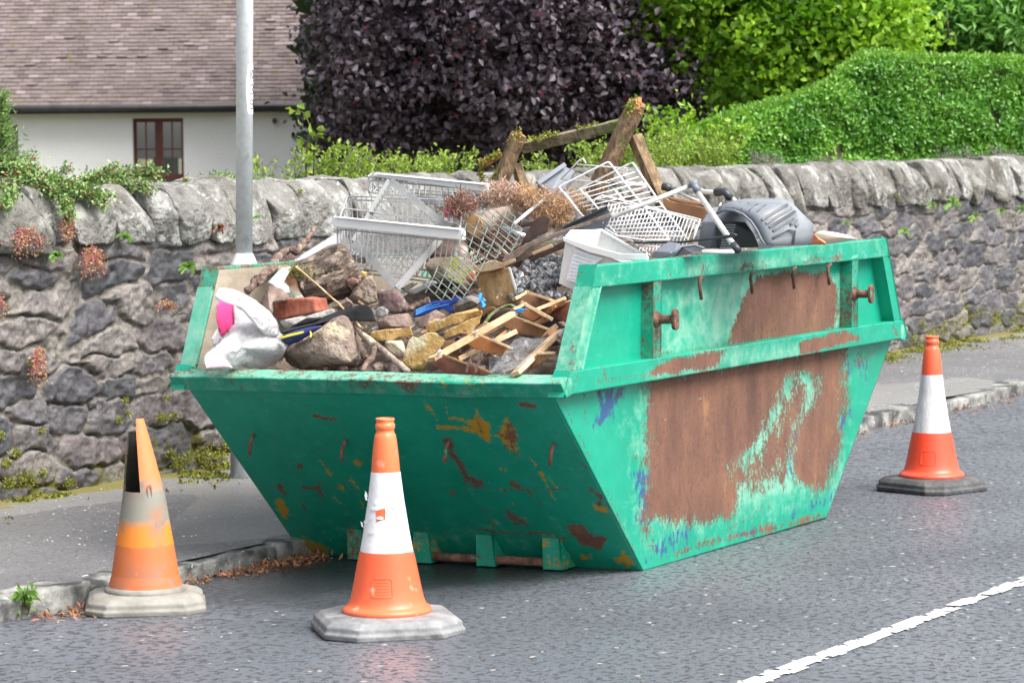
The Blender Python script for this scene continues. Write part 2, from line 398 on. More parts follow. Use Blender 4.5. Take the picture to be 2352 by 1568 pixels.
mk('road', RV, RF, RM, kind='structure', local=True, attrs={'fresh': wet_shade})
attrmix(nt, bs, 'patch', (.20, .195, .19), .4, .6, nscale=6, namp=.3)
attrmix(nt, bs, 'moss', (.16, .14, .035), .35, .6, .95, nscale=30, namp=.4)
wetA = np.exp(-(((V[:, 0]+7.75)/.22)**2+((V[:, 1]-13.0)/.5)**2))
attrmix(nt, bs, 'wet', (.03, .03, .03), .35, .5, .06)
mk('pavement', V, F, m, kind='structure', local=True, smooth=True, attrs={'patch': patch, 'moss': mossA, 'wet': wetA})
# moss mats and petals on the pavement: nobody could count them
rg = np.random.default_rng(3)
P = np.stack([WX+.02+np.abs(rg.normal(0, .17, 60000)), rg.uniform(9, 30, 60000), np.full(60000, PZ+.012)], 1)
P = P[fbm(P, 2.5, 3, 21)+.25*fbm(P, 12, 2, 2) > .66][:16000]
leafmat('moss_leaf', (.10, .10, .012), (.26, .28, .04), rough=.9, transl=.1)
leaves('moss', P, .022, 'moss_leaf', seed=2, up=1.0, label='yellow green moss creeping along the foot of the stone wall', cat='moss', kind='stuff')
mat('petal', [(.7, .69, .68), (.8, .78, .78)], 5, .7, 0)
P = np.stack([rg.uniform(WX+.15, KX-.2, 1500), 9.5+rg.random(1500)**1.2*14, np.full(1500, PZ+.026)], 1)
P = P[fbm(P, 1.1, 2, 5) > .44]
b = MB()
for p in P:
    a = rg.uniform(0, 6.28); r = rg.uniform(.004, .008); c, s = math.cos(a)*r, math.sin(a)*r
    b.add([(p[0]+c, p[1]+s, p[2]), (p[0]-s*.7, p[1]+c*.7, p[2]+.003), (p[0]-c, p[1]-s, p[2]), (p[0]+s*.7, p[1]-c*.7, p[2]+.002)], [(0, 1, 2, 3)])
b.build('petals', 'petal', label='tiny white petals scattered over the wet pavement', cat='petals', kind='stuff')

# ---- kerb: worn whin stones, one beside the other
mat('kerb_stone', [(.12, .12, .115), (.22, .22, .205), (.36, .36, .34)], 9, .8, .8, 40, spots=[((.05, .05, .052), 6, .47, .12), ((.5, .5, .48), 30, .64, .05)], contrast=(.3, .7))
def cubegrid(n):
    u = np.linspace(-1, 1, n); A, B = np.meshgrid(u, u, indexing='ij'); V = []; F = []; k = 0
    for ax in range(3):
        for s in (-1, 1):
            P = np.zeros((n, n, 3)); P[..., ax] = s; P[..., (ax+1) % 3] = A; P[..., (ax+2) % 3] = B
            V.append(P.reshape(-1, 3)); i = np.arange((n-1)**2); a = (i//(n-1))*n+i % (n-1)+k
            f = np.stack([a, a+n, a+n+1, a+1], 1); F.append(f if s > 0 else f[:, ::-1]); k += n*n
    V = np.vstack(V); F = np.vstack(F)
    key = np.round(V*1000).astype(int); uq, idx, inv = np.unique(key, axis=0, return_index=True, return_inverse=True)
    return V[idx], inv.ravel()[F]
CG = cubegrid(13)
def block(c, hx, hy, hz, seed, amp=.02, sc=6, rnd=.25, lean=0., base=CG):
    Q = base[0].copy(); n = Q/np.maximum(np.linalg.norm(Q, axis=1, keepdims=True), 1e-6)*1.25
    Q = Q*(1-rnd)+n*rnd; V = Q*[hx, hy, hz]; V[:, 1] += V[:, 2]*lean; V = V+c
    nn = (fbm(V, sc, 3, seed)-.5)*2; n2 = (fbm(V, sc*4, 3, seed+3)-.5)*2
    return V+n*(nn*amp+n2*amp*.35)[:, None], base[1]
random.seed(5); y = 4.; VS = []; FS = []; k = 0
while y < 45:
    ln = random.uniform(.45, .95)
    V, F = block((KX-.088+random.uniform(-.010, .006), y+ln/2, roadz(KX)+.004), .105, ln/2-.002, .074+random.uniform(-.012, .010), int(y*10), .022, 7, .12)
    VS.append(V); FS.append(F+k); k += len(V); y += ln
mk('kerb', np.vstack(VS), np.vstack(FS), 'kerb_stone', kind='structure', local=True, smooth=True)
# gutter litter
leafmat('litter', (.16, .06, .03), (.42, .22, .10), (.55, .16, .14), rough=.8, transl=.1)
P = []
for y0, y1, n, w in ((8.5, 9.6, 500, .10), (9.6, 10.4, 420, .08), (10.4, 13.5, 500, .06), (13, 24, 500, .07)):
    yy = rg.uniform(y0, y1, n); P.append(np.stack([KX+.045+np.abs(rg.normal(0, w, n)), yy, np.full(n, -.02)], 1))
P = np.vstack(P); P = P[fbm(P, 3, 2, 3) > .42]; P[:, 2] = roadz(P[:, 0])+.004+rg.random(len(P))*.008
leaves('leaf_litter', P, .030, 'litter', seed=5, up=.15, aspect=.35, label='reddish brown dead leaves and twigs lying in the gutter', cat='leaf litter', kind='stuff')

# ---- stone wall: rubble body with recessed mortar, coping stones on edge
ZT = lambda y: np.interp(y, [9, 16, 24], [1.275, 1.265, 1.23])
rs = np.random.default_rng(11); seeds = []
z = .02
while z < 1.36:
    h = rs.uniform(.12, .235); y = 5+rs.uniform(0, .4)
    while y < 34:
        w = rs.uniform(.20, .62)
        if rs.random() < .18: seeds.append((y+w*.3, z+h*.25, rs.random())); seeds.append((y+w*.3, z+h*.8, rs.random()))
        else: seeds.append((y+w/2+rs.normal(0, .03), z+h/2+rs.normal(0, .035), rs.random()))
        y += w
    z += h
S = np.array(seeds)
yy = [5.]
while yy[-1] < 33: yy.append(yy[-1]+max(.0115, .0115*yy[-1]/13))
ys = np.array(yy); zs = np.linspace(.02, 1.34, 190)
Y, Z = np.meshgrid(ys, zs, indexing='ij'); P = np.stack([np.zeros(Y.size), Y.ravel(), Z.ravel()], 1)
wy = P[:, 1]+(fbm(P, 7, 3, 31)-.5)*.15; wz = P[:, 2]+(fbm(P, 7, 3, 47)-.5)*.085
F1 = np.full(len(P), 9.); F2 = F1.copy(); ID = np.zeros(len(P), int)
order = np.argsort(S[:, 0]); S = S[order]
for a in range(0, len(P), 6000):
    sl_ = slice(a, a+6000); y0, y1 = wy[sl_].min()-.9, wy[sl_].max()+.9
    i0, i1 = np.searchsorted(S[:, 0], [y0, y1]); s = S[i0:i1]
    d = (np.abs((wy[sl_, None]-s[:, 0])/.40)**4+np.abs((wz[sl_, None]-s[:, 1])/.19)**4)**(1/4)
    pr = np.argpartition(d, 1, axis=1)[:, :2]; dd = np.take_along_axis(d, pr, 1); o = np.argsort(dd, 1)
    dd = np.take_along_axis(dd, o, 1); pr = np.take_along_axis(pr, o, 1)
    F1[sl_] = dd[:, 0]; F2[sl_] = dd[:, 1]; ID[sl_] = pr[:, 0]+i0
edge = F2-F1+(fbm(P, 28, 3, 5)-.5)*.10
sm = np.clip((edge-.03)/.075, 0, 1); sm = sm*sm*(3-2*sm)
rnd1 = _hash(ID, ID*0+3, ID*0+7, 1); rnd2 = _hash(ID, ID*0+5, ID*0+1, 2); rnd3 = _hash(ID, ID*0+9, ID*0+4, 3); rnd4 = _hash(ID, ID*0+2, ID*0+8, 4)
hgt = sm*(.012+.018*rnd1)+sm*((wy-S[ID, 0])*(rnd2-.5)*.10+(wz-S[ID, 1])*(rnd3-.5)*.16)+(fbm(P, 7, 4, 61)-.5)*.045*sm+(fbm(P, 22, 4, 71)-.5)*.024+(np.abs(fbm(P, 11, 3, 77)-.5)*-.04)*sm
hgt -= np.clip(.10-np.abs(edge-.04), 0, .1)*.12*(fbm(P, 5, 2, 90) > .5)
V = P.copy(); V[:, 0] = WX-.03+hgt; V[:, 2] = P[:, 2]/1.34*(ZT(P[:, 1])+.03)
ny = len(zs); i = np.arange((len(ys)-1)*(ny-1)); a = (i//(ny-1))*ny+i % (ny-1); F = np.stack([a, a+ny, a+ny+1, a+1], 1)
m, nt, bs, N, L = newmat('rubble_stone')
tc = N('ShaderNodeTexCoord')
def nodenoise(N, L, tc, s, d=6, r=.6, w=None):
    n = N('ShaderNodeTexNoise'); n.inputs['Scale'].default_value = s; n.inputs['Detail'].default_value = d; n.inputs['Roughness'].default_value = r; L(tc.outputs['Object'], n.inputs['Vector']); return n.outputs[0]
at = N('ShaderNodeAttribute'); at.attribute_name = 'sid'; cr = N('ShaderNodeValToRGB'); cr.color_ramp.interpolation = 'CONSTANT'
e = cr.color_ramp.elements
pal = [(.075, .08, .088), (.125, .125, .135), (.10, .10, .11), (.16, .155, .155), (.075, .078, .088), (.19, .18, .165), (.14, .138, .145), (.155, .14, .142), (.105, .105, .118), (.23, .215, .20)]
while len(e) < len(pal): e.new(.5)
for q, c in enumerate(pal): e[q].position = q/len(pal); e[q].color = (c[0]*.84, c[1]*.83, c[2]*.84, 1)
L(at.outputs['Fac'], cr.inputs[0])
mx = N('ShaderNodeMix'); mx.data_type = 'RGBA'; mx.blend_type = 'MULTIPLY'; mx.inputs[0].default_value = .85; L(cr.outputs[0], mx.inputs[6])
r2 = N('ShaderNodeValToRGB'); L(nodenoise(N, L, tc, 9, 9, .75), r2.inputs[0]); r2.color_ramp.elements[0].position = .3; r2.color_ramp.elements[0].color = (.55, .55, .6, 1); r2.color_ramp.elements[1].position = .72; r2.color_ramp.elements[1].color = (1.6, 1.52, 1.46, 1)
L(r2.outputs[0], mx.inputs[7])
r3 = N('ShaderNodeValToRGB'); L(nodenoise(N, L, tc, 42, 9, .8), r3.inputs[0]); r3.color_ramp.elements[0].position = .36; r3.color_ramp.elements[0].color = (.35, .35, .37, 1); r3.color_ramp.elements[1].position = .66; r3.color_ramp.elements[1].color = (1.5, 1.48, 1.44, 1)
mx3 = N('ShaderNodeMix'); mx3.data_type = 'RGBA'; mx3.blend_type = 'MULTIPLY'; mx3.inputs[0].default_value = .8; L(mx.outputs[2], mx3.inputs[6]); L(r3.outputs[0], mx3.inputs[7]); L(mx3.outputs[2], bs.inputs['Base Color'])
mort = N('ShaderNodeValToRGB'); L(nodenoise(N, L, tc, 16, 8, .7), mort.inputs[0]); mort.color_ramp.elements[0].position = .35; mort.color_ramp.elements[0].color = (.055, .046, .038, 1); mort.color_ramp.elements[1].position = .62; mort.color_ramp.elements[1].color = (.25, .23, .205, 1)
attrmix(nt, bs, 'mortar', mort.outputs[0], .42, .58, .9, nscale=24, namp=.45)
attrmix(nt, bs, 'mossy', (.10, .10, .02), .5, .62, .95, nscale=20, namp=.5)
bs.inputs['Roughness'].default_value = .72
bp = N('ShaderNodeBump'); bp.inputs['Strength'].default_value = .6; bp.inputs['Distance'].default_value = .012; L(nodenoise(N, L, tc, 45, 9, .75), bp.inputs['Height']); L(bp.outputs[0], bs.inputs['Normal'])
MATS['rubble_stone'] = m
mossy = np.clip(.62-(V[:, 2]-.1)*1.5+(fbm(P, 3, 3, 15)-.5)*.9, 0, .6)+np.clip((.08-edge)*2, -.1, .1)
wall = empty('stone_wall', (WX, 18, .05), 'long garden wall of dark rubble stones bedded in pale mortar', 'wall')
wo = mk('rubble_face', V, F, m, wall, smooth=True, attrs={'sid': rnd4, 'mortar': np.clip(.98-edge/.17, 0, 1), 'mossy': mossy})
b = MB(); b.aabb(WX-.46, WX-.07, 5, 33, 0, 1.27); b.build('wall_core', 'soil', wall)
mat('coping_stone', [(.10, .095, .085), (.18, .175, .16), (.29, .285, .27)], 6, .8, 1., 28, dist=.035, spots=[((.36, .36, .34), 7, .50, .12), ((.10, .09, .07), 5, .60, .08), ((.42, .42, .40), 26, .60, .08)], contrast=(.3, .7))
mat('coping_stone_dark', [(.07, .065, .058), (.135, .13, .115), (.22, .21, .19)], 6, .8, 1., 28, dist=.035, spots=[((.27, .27, .245), 9, .54, .12), ((.08, .07, .05), 5, .58, .08)], contrast=(.3, .7))
CG2 = cubegrid(19); y = 6.; k = 0; random.seed(8)
while y < 33 and k < 99:
    ln = random.uniform(.16, .42)*(1.05 if y < 14 else .8); top = np.interp(y, [9, 16, 24], [1.5, 1.505, 1.52])+random.uniform(-.012, .010); bot = float(ZT(y))-random.uniform(.0, .05)
    hz = (top-bot)/2*1.04
    V, F = block((0, 0, 0), .265+random.uniform(-.015, .02), ln/2-.004, hz, k+50, .022, 6, .16, -.26+random.uniform(-.06, .06), CG2)
    zz = V[:, 2]/hz; V[:, 0] *= np.sqrt(np.clip(1-.62*np.clip((zz+.15)/1.15, 0, 1)**2, .05, 1)); V[:, 2] -= np.clip(np.abs(V[:, 0])-.14, 0, 1)**2*2.2
    V[:, 0] += (fbm(V+k, 9, 3, k)-.5)*.05+(fbm(V+k, 30, 3, k+9)-.5)*.016; V[:, 2] += (fbm(V+k, 7, 3, k+1)-.5)*.03
    cr_ = np.random.default_rng(k)
    for _ in range(5):
        nk = cr_.normal(size=3)*[1, .5, 1]+[.9, -.2, .1]; nk /= np.linalg.norm(nk); h_ = V@nk; V = V+np.outer(np.minimum(0, h_.max()*cr_.uniform(.80, .95)-h_)*.85, nk)
    V += (WX-.235+random.uniform(-.015, .015), y+ln/2, bot+hz)
    mk('coping_stone', V, F, 'coping_stone' if (10.8 < y < 13.8 or random.random() < .25) else 'coping_stone_dark', wall, smooth=True)
    y += ln; k += 1

# ---- lamp post
mat('galvanised', [(.66, .69, .71), (.74, .77, .79), (.80, .83, .85)], 30, .5, .08, metal=.0, spots=[((.60, .63, .65), 22, .60, .06)])
mat('galvanised_dark', [(.14, .15, .17), (.22, .23, .25), (.30, .31, .33)], 14, .6, .2, metal=0, stretch=(1, 1, .3), spots=[((.45, .45, .46), 18, .62, .04)])
mat('white_paint', [(.72, .74, .76), (.80, .82, .83)], 10, .4, .05)
mat('black_marker', [(.02, .022, .03), (.04, .042, .05)], 30, .6, 0)
lp = atZ(559, 1090, PZ+.02); px_, py_ = lp.x, lp.y
post = empty('lamp_post', (px_, py_, PZ), 'tall galvanised grey lamp post standing on the pavement behind the skip', 'lamp post')
dL = (Vector((px_, py_, 0))-Vector((0, 0, 0))).length
b = MB(); b.lathe([(.064, 0), (.064, 1.035)], (px_, py_, PZ), 40); b.build('base_section', 'galvanised_dark', post, smooth=False)
bevel(post.children[0], .003)
b = MB(); b.lathe([(.066, 1.035), (.066, 1.05), (.045, 1.10), (.0415, 1.104)], (px_, py_, PZ), 40); b.build('collar', 'galvanised', post)
b = MB(); b.lathe([(.0412, 1.10), (.0405, 3.), (.036, 6.)], (px_, py_, PZ), 48); o = b.build('shaft', 'galvanised', post, smooth=True)
va = math.atan2(-py_, -px_)            # angle of the side that faces the photographer
def oncyl(a, z, r=.0415): return (px_+r*math.cos(va+a), py_+r*math.sin(va+a), z)
zt, zb = atY(560, 148, py_).z, atY(560, 262, py_).z
A = np.linspace(.18, 1.9, 16); Zs = np.linspace(0, 1, 24); V = []; F = []
for ai in A:
    for zi in Zs:
        en = min(1, (min(ai-.18, 1.9-ai))/.35); hh = .5-.5*(1-.93*max(0, 1-en)**2.2); V.append(oncyl(ai, zb+(zt-zb)*(hh+(1-2*hh)*zi), .0414))
F = [(i*24+j, i*24+j+1, (i+1)*24+j+1, (i+1)*24+j) for i in range(15) for j in range(23)]
V2 = [oncyl(0, 0)]; o = mk('paint_patch', V, F, 'white_paint', post)
hd = (zt-zb); b = MB()
def stroke(pts, w=.0042): b.tube([oncyl(a, z, .0413) for a, z in pts], w*.62, 5)
def arc(ac, zc, ra, rz, t0, t1, n=12): return [(ac+ra*math.cos(RAD(t0+(t1-t0)*i/n)), zc+rz*math.sin(RAD(t0+(t1-t0)*i/n))) for i in range(n+1)]
c1, c2, c3 = zt-hd*.20, zt-hd*.50, zt-hd*.80; rz = hd*.065; ra = .30
stroke([(.70, c1+rz*1.55), (.70, c1-rz*1.4)]); b.build('painted_digit', 'black_marker', post); b = MB(); stroke(arc(1.15, c1, .22, rz*1.3, 0, 350))
b.build('painted_digit', 'black_marker', post); b = MB()
stroke(arc(.98, c2+rz*.7, ra, rz*.75, 160, -80)); stroke(arc(.98, c2-rz*.75, ra, rz*.8, 80, -160))
b.build('painted_digit', 'black_marker', post); b = MB()
stroke(arc(.98, c3+rz*.65, ra, rz*.75, 0, 360)); stroke([(.98+ra, c3+rz*.65), (.98+ra*.9, c3-rz*.7)]+arc(.98, c3-rz*.8, ra*.9, rz*.7, 0, -150))
b.build('painted_digit', 'black_marker', post)
b = MB(); b.tube([(px_, py_, 5.9), (px_+.3, py_, 6.15), (px_+.8, py_, 6.2)], .03, 8); b.aabb(px_+.8, px_+1.3, py_-.09, py_+.09, 6.13, 6.25); b.build('lamp_head', 'galvanised', post)
post.rotation_mode = 'QUATERNION'; post.rotation_quaternion = Matrix.Rotation(.0175, 3, _F0).to_quaternion()
# ============================================================= HOUSE BEHIND
HD = 50.
hu = Vector((_R.x, _R.y, 0)).normalized(); hf = Vector((_F0.x, _F0.y, 0))
def HP(px, z, off=0.):              # on the house front: photo column px, height z, off metres towards the road
    l = (px-1176)/FPX*HD; return hu*l+hf*(HD-off)+Vector((0, 0, z))
def hz(px, py): return atD(px, py, HD).z
zE, zW0, zG = hz(350, 240), hz(350, 262), -.9
mat('roof_tile', [(.11, .086, .083), (.15, .119, .114), (.19, .154, .149)], 3, .85, .3, spots=[((.13, .10, .045), 9, .60, .05), ((.45, .43, .42), 7.0, .76, .02)], contrast=(.3, .7))
m = MATS['roof_tile']; nt = m.node_tree; bs = nt.nodes['Principled BSDF']
attrmix(nt, bs, 'tint', (.10, .075, .073), .80, .98); attrmix(nt, bs, 'tint2', (.23, .185, .185), .85, .99)
mat('harling', [(.85, .845, .84), (.90, .895, .885)], 30, .95, .8, 60, dist=.02)
mat('gutter_grey', [(.035, .035, .04), (.06, .06, .065)], 6, .5, .1)
mat('timber_red', [(.09, .022, .018), (.15, .035, .028)], 8, .55, .2, stretch=(4, 4, 1))
mat('soffit', [(.3, .29, .27), (.38, .37, .35)], 6, .9, .1)
house = empty('white_house', HP(400, zG), 'white harled cottage with a big brown tiled roof behind the wall', 'house')
L0, L1 = -260, 905
# wall with real openings
wins = [(311, 427, hz(370, 272), hz(370, 470)), (20, 48, hz(30, 290), hz(30, 420))]
def wallseg(b, xa, xb, z0, z1): b.prism([HP(xa, z0), HP(xb, z0), HP(xb, z1), HP(xa, z1)], hf*.3)
b = MB(); zt_ = zE-.08
xs_ = sorted([L0, L1]+[w for a in wins for w in a[:2]])
for i in range(len(xs_)-1):
    xa, xb = xs_[i], xs_[i+1]; w = [a for a in wins if a[0] <= xa and a[1] >= xb]
    if w: wallseg(b, xa, xb, w[0][2], zt_); wallseg(b, xa, xb, zG, w[0][3])
    else: wallseg(b, xa, xb, zG, zt_)
b.build('wall', 'harling', house)
# roof: courses of plain tiles, each course lapping the one below
V = []; F = []; T = []; T2 = []; slope = RAD(43); g = .098; n = 0; rg = np.random.default_rng(7); tw = .17
rows = 66; eave0 = -.34
for r in range(rows):
    s0 = r*g; x0 = HP(L0-30, 0); wid = (L1+60-L0)/FPX*HD; nt_ = int(wid/tw)
    for t in range(nt_):
        a = (t+(r % 2)*.5+rg.normal(0, .012))*tw; w = tw*.96; lift = .018+rg.normal(0, .003)+(.02 if rg.random() < .02 else 0); jj = rg.normal(0, .004)
        for (da, ds, dl) in ((0, 0, lift), (w, 0, lift), (w, g*1.12, .002), (0, g*1.12, .002), (0, 0, 0), (w, 0, 0)):
            s = s0+ds+(jj if ds == 0 else 0); p = x0+hu*(a+da)+hf*(eave0+s*math.cos(slope)-dl*math.sin(slope))+Vector((0, 0, zE+s*math.sin(slope)+dl*math.cos(slope)-.02)); V.append(p)
        F += [(n, n+1, n+2, n+3), (n+4, n+5, n+1, n)]; n += 6; q = rg.random(); q2 = rg.random(); T += [q]*6; T2 += [q2]*6
ro = mk('roof', V, F, m, house, attrs={'tint': T, 'tint2': T2})
b = MB(); s1 = rows*g
p0, p1 = HP(L0-30, zE-.03), HP(L1+30, zE-.03)
b.prism([p0+hf*(eave0+.02), p1+hf*(eave0+.02), p1+hf*(s1*math.cos(slope))+Vector((0, 0, s1*math.sin(slope))), p0+hf*(s1*math.cos(slope))+Vector((0, 0, s1*math.sin(slope)))], (0, 0, -.08)); b.build('roof_deck', 'gutter_grey', house)
b = MB(); b.tube([HP(L0-30, zE-.055, .37), HP(L1+30, zE-.055, .37)], .055, 14); b.build('gutter', 'gutter_grey', house, smooth=True)
b = MB(); b.prism([HP(L0-20, zE-.15, .30), HP(L1+20, zE-.15, .30), HP(L1+20, zE-.01, .30), HP(L0-20, zE-.01, .30)], hf*.03); b.build('fascia', 'gutter_grey', house)
b = MB(); b.prism([HP(L0, zE-.15, .27), HP(L1, zE-.15, .27), HP(L1, zE-.15, 0), HP(L0, zE-.15, 0)], (0, 0, .02)); b.build('soffit', 'soffit', house)
gm, gnt, gbs, N, L = newmat('window_glass'); gbs.inputs['Base Color'].default_value = (.02, .03, .03, 1); gbs.inputs['Roughness'].default_value = .05; gbs.inputs['Specular IOR Level'].default_value = .8; MATS['window_glass'] = gm
mat('curtain', [(.35, .42, .42), (.5, .56, .56)], 10, .9, .2)
for k, (xa, xb, z1, z0) in enumerate(wins):
    win = b = MB(); fr = .045; dp = -.14
    def bar(x0, x1, za, zb, d=dp, t=.06): b.prism([HP(x0, za, d), HP(x1, za, d), HP(x1, zb, d), HP(x0, zb, d)], hf*t)
    pw = 1/FPX*HD; cx = (xa+xb)/2; e = 7
    bar(xa, xa+e, z0, z1); bar(xb-e, xb, z0, z1); bar(xa+e, xb-e, z1-.065, z1); bar(xa+e, xb-e, z0, z0+.06)
    if k == 0:
        bar(cx-9, cx+9, z0+.06, z1-.065, dp+.01)
        zr = hz(370, 400); bar(xa+e, xb-e, zr-.10, zr, dp+.004)
        for h0, h1 in ((xa+e, cx-9), (cx+9, xb-e)):
            mx_ = (h0+h1)/2; bar(mx_-1.6, mx_+1.6, zr, z1-.065, dp-.01, .03); zc = hz(370, 343); bar(h0, h1, zc-.012, zc+.012, dp-.005, .03)
    f = b.build('window', 'timber_red' if k == 0 else 'gutter_grey', house)
    b = MB(); b.prism([HP(xa, z0, dp-.03), HP(xb, z0, dp-.03), HP(xb, z1, dp-.03), HP(xa, z1, dp-.03)], hf*.012); b.build('pane', 'window_glass', f)
b = MB(); b.tube([HP(752, zE-.1, .06), HP(752, zG, .06)], .04, 10); b.build('downpipe', 'gutter_grey', house)
b = MB(); q = HP(636, hz(636, 277), .12); b.tube([q+hf*.12, q, q+hu*.03-Vector((0, 0, .05))], .035, 8); b.build('wall_lamp', 'gutter_grey', house)

# ============================================================= FOLIAGE
mat('bark', [(.05, .04, .03), (.09, .075, .06), (.14, .12, .10)], 10, .9, .8, stretch=(1, 1, .3))
leafmat('purple_leaf', (.035, .022, .030), (.125, .095, .125), (.13, .02, .04), rough=.5, transl=.10, spec=.6)
leafmat('maple_leaf', (.10, .27, .012), (.36, .60, .05), (.50, .60, .08), rough=.45, transl=.5)
leafmat('laurel_leaf', (.10, .30, .05), (.28, .54, .14), (.42, .46, .2), rough=.4, transl=.45)
leafmat('privet_leaf', (.065, .22, .02), (.24, .50, .075), (.36, .58, .10), rough=.35, transl=.3)
leafmat('privet_tip', (.12, .30, .04), (.26, .48, .08), rough=.4, transl=.45)
leafmat('fir_leaf', (.12, .24, .05), (.26, .42, .11), rough=.5, transl=.35)
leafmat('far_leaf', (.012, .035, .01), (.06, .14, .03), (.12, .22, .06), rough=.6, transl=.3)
leafmat('shrub_leaf', (.16, .28, .03), (.34, .48, .07), (.45, .46, .12), rough=.45, transl=.45)
leafmat('heath_leaf', (.16, .19, .14), (.28, .31, .24), (.36, .24, .18), rough=.7, transl=.2)
leafmat('coton_leaf', (.12, .22, .06), (.28, .42, .14), (.40, .48, .2), rough=.4, transl=.2)
leafmat('toad_leaf', (.50, .12, .20), (.50, .46, .12), (.62, .48, .75), rough=.6, transl=.3)
leafmat('fern_leaf', (.13, .29, .05), (.27, .45, .10), rough=.5, transl=.4)

def crown_pts(rg, ell, ncl, per, spread, shell=.55, bump=.16, flat=.6, keep=None, e=2.):
    out = []
    for (c, rad) in ell:
        c = np.array(c); R = np.array(rad)
        d = rg.normal(size=(ncl, 3)); d = np.sign(d)*np.abs(d)**(2/e); d /= (np.abs(d)**e).sum(1, keepdims=True)**(1/e)
        r = 1-shell*rg.random((ncl, 1))**1.7; r *= 1+bump*2*(fbm(d*2+c, 1.3, 3, 3)[:, None]-.5)*2
        cl = c+d*R*r
        if keep is not None: cl = cl[keep(cl)]
        P = cl[:, None]+rg.normal(size=(len(cl), per, 3))*[spread, spread, spread*flat]
        out.append(P.reshape(-1, 3))
    return np.vstack(out)
def tree(name, label, c0, top, ell, lm, size, ncl, per, spread, seed, trunk_r=.15, keep=None, cat='tree', aspect=.55, tone=1.3, e=2., limbs=9, **k):
    rg = np.random.default_rng(seed)
    t = empty(name, c0, label, cat)
    P = crown_pts(rg, ell, ncl, per, spread, keep=keep, e=e)
    cl = fbm(P, tone, 3, seed); tint = np.clip((cl-.5)*1.6+.5+rg.normal(0, .22, len(P)), 0, .9); tint[rg.random(len(P)) < .012] = 1
    leaves('crown', P, size, lm, t, seed=seed, aspect=aspect, tint=tint, **k)
    b = MB(); c0 = Vector(c0); top = Vector(top)
    pts = [c0+(top-c0)*s+Vector((math.sin(s*5+seed)*.12, math.cos(s*4+seed)*.12, 0)) for s in np.linspace(0, 1, 9)]
    b.tube(pts, 1, 9, rs=[trunk_r*(1-.75*s) for s in np.linspace(0, 1, 9)])
    b.build('trunk', 'bark', t, smooth=True)
    random.seed(seed)
    for q in range(limbs):
        s = .15+.75*q/limbs; a = pts[int(s*8)]; tgt = Vector(P[random.randrange(len(P))]); m1 = a.lerp(tgt, .5)+Vector((0, 0, .15))
        b = MB(); b.tube([a, a.lerp(m1, .5)+Vector((random.uniform(-.1, .1), random.uniform(-.1, .1), 0)), m1, m1.lerp(tgt, .6)+Vector((random.uniform(-.1, .1), 0, .05)), tgt], 1, 6, rs=[trunk_r*.4, trunk_r*.3, trunk_r*.2, trunk_r*.12, .006]); b.build('limb', 'bark', t, smooth=True)
    return t
def sph(px, py, d, rx, ry, rz):    # ellipsoid given by its centre in the photo and radii in metres (across, away, up)
    return (atD(px, py, d), (rx, ry, rz))
def inpx(fn): return lambda P: fn(*proj(P).T)
# copper beech
def kb(x, y): 
    left = np.interp(y, [-400, 0, 60, 120, 200, 260, 330, 400, 430], [640, 735, 700, 715, 745, 720, 752, 765, 800]); right = np.interp(y, [-400, 0, 100, 180, 250, 330, 420], [1700, 1500, 1540, 1600, 1600, 1575, 1560])
    rgk = np.random.default_rng(len(x)); return (x > left-6+14*np.sin(y*.11)+110*rgk.random(len(x))**2.2) & (x < right+10*np.sin(y*.09)) & (y < 425)
c = atD(1170, -60, 30)
tree('copper_beech', 'dark purple leaved beech tree overhanging the house roof', (c.x, c.y, -.5), (c.x, c.y, 6), [(c+Vector((0, 0, .15)), (2.6, 2.2, 2.5)), (c, (2.0, 1.6, 1.9))], 'purple_leaf', .082, 3300, 17, .13, 4, .22, keep=inpx(kb), aspect=.7, tone=1.6, e=3.2, up=0)
# bright green tree beside it
def kg(x, y):
    left = np.interp(y, [-300, 0, 30, 80, 120, 170, 230, 300, 330], [1430, 1435, 1470, 1490, 1560, 1590, 1575, 1640, 1700])
    gap = fbm(np.stack([x*.012, y*.024, 0*x], -1), 1, 4, 5)
    return (x > left+16*np.sin(y*.2)) & (x < 2080) & (y < 330) & (gap > .46)
c = atD(1830, -120, 28.5)
tree('green_tree', 'bright yellow green tree between the purple tree and the hedge', (c.x, c.y, -.5), (c.x, c.y, 6), [(c, (1.75, 1.3, 1.9)), (atD(1800, 60, 28.3), (1.35, .9, 1.0))], 'maple_leaf', .105, 1500, 15, .14, 9, .16, keep=inpx(kg), aspect=.75, tone=1.4, flat=.4) if False else None
def tree2(*a, flat=.45, **k): return tree(*a, **k)
tree2('green_tree', 'bright yellow green tree between the purple tree and the hedge', (c.x, c.y, -.5), (c.x, c.y, 6), [(c, (1.75, 1.3, 1.9)), (atD(1800, 60, 28.3), (1.35, .9, 1.0))], 'maple_leaf', .078, 2400, 15, .15, 9, .16, keep=inpx(kg), aspect=.75, tone=1.4)
def kr(x, y):
    gap = fbm(np.stack([x*.012, y*.016, 0*x], -1), 1, 3, 15)
    return (x > 1965) & (y < 150) & (gap > .42)
c = atD(2260, -60, 31)
tree2('laurel_tree', 'green tree with long whorled leaves rising over the clipped hedge', (c.x, c.y, -.5), (c.x, c.y, 5), [(c, (1.7, 1.2, 1.1)), (atD(2180, 40, 30.2), (1.1, .6, .55))], 'laurel_leaf', .13, 700, 15, .12, 12, .14, keep=inpx(kr), aspect=.32, tone=1.2)
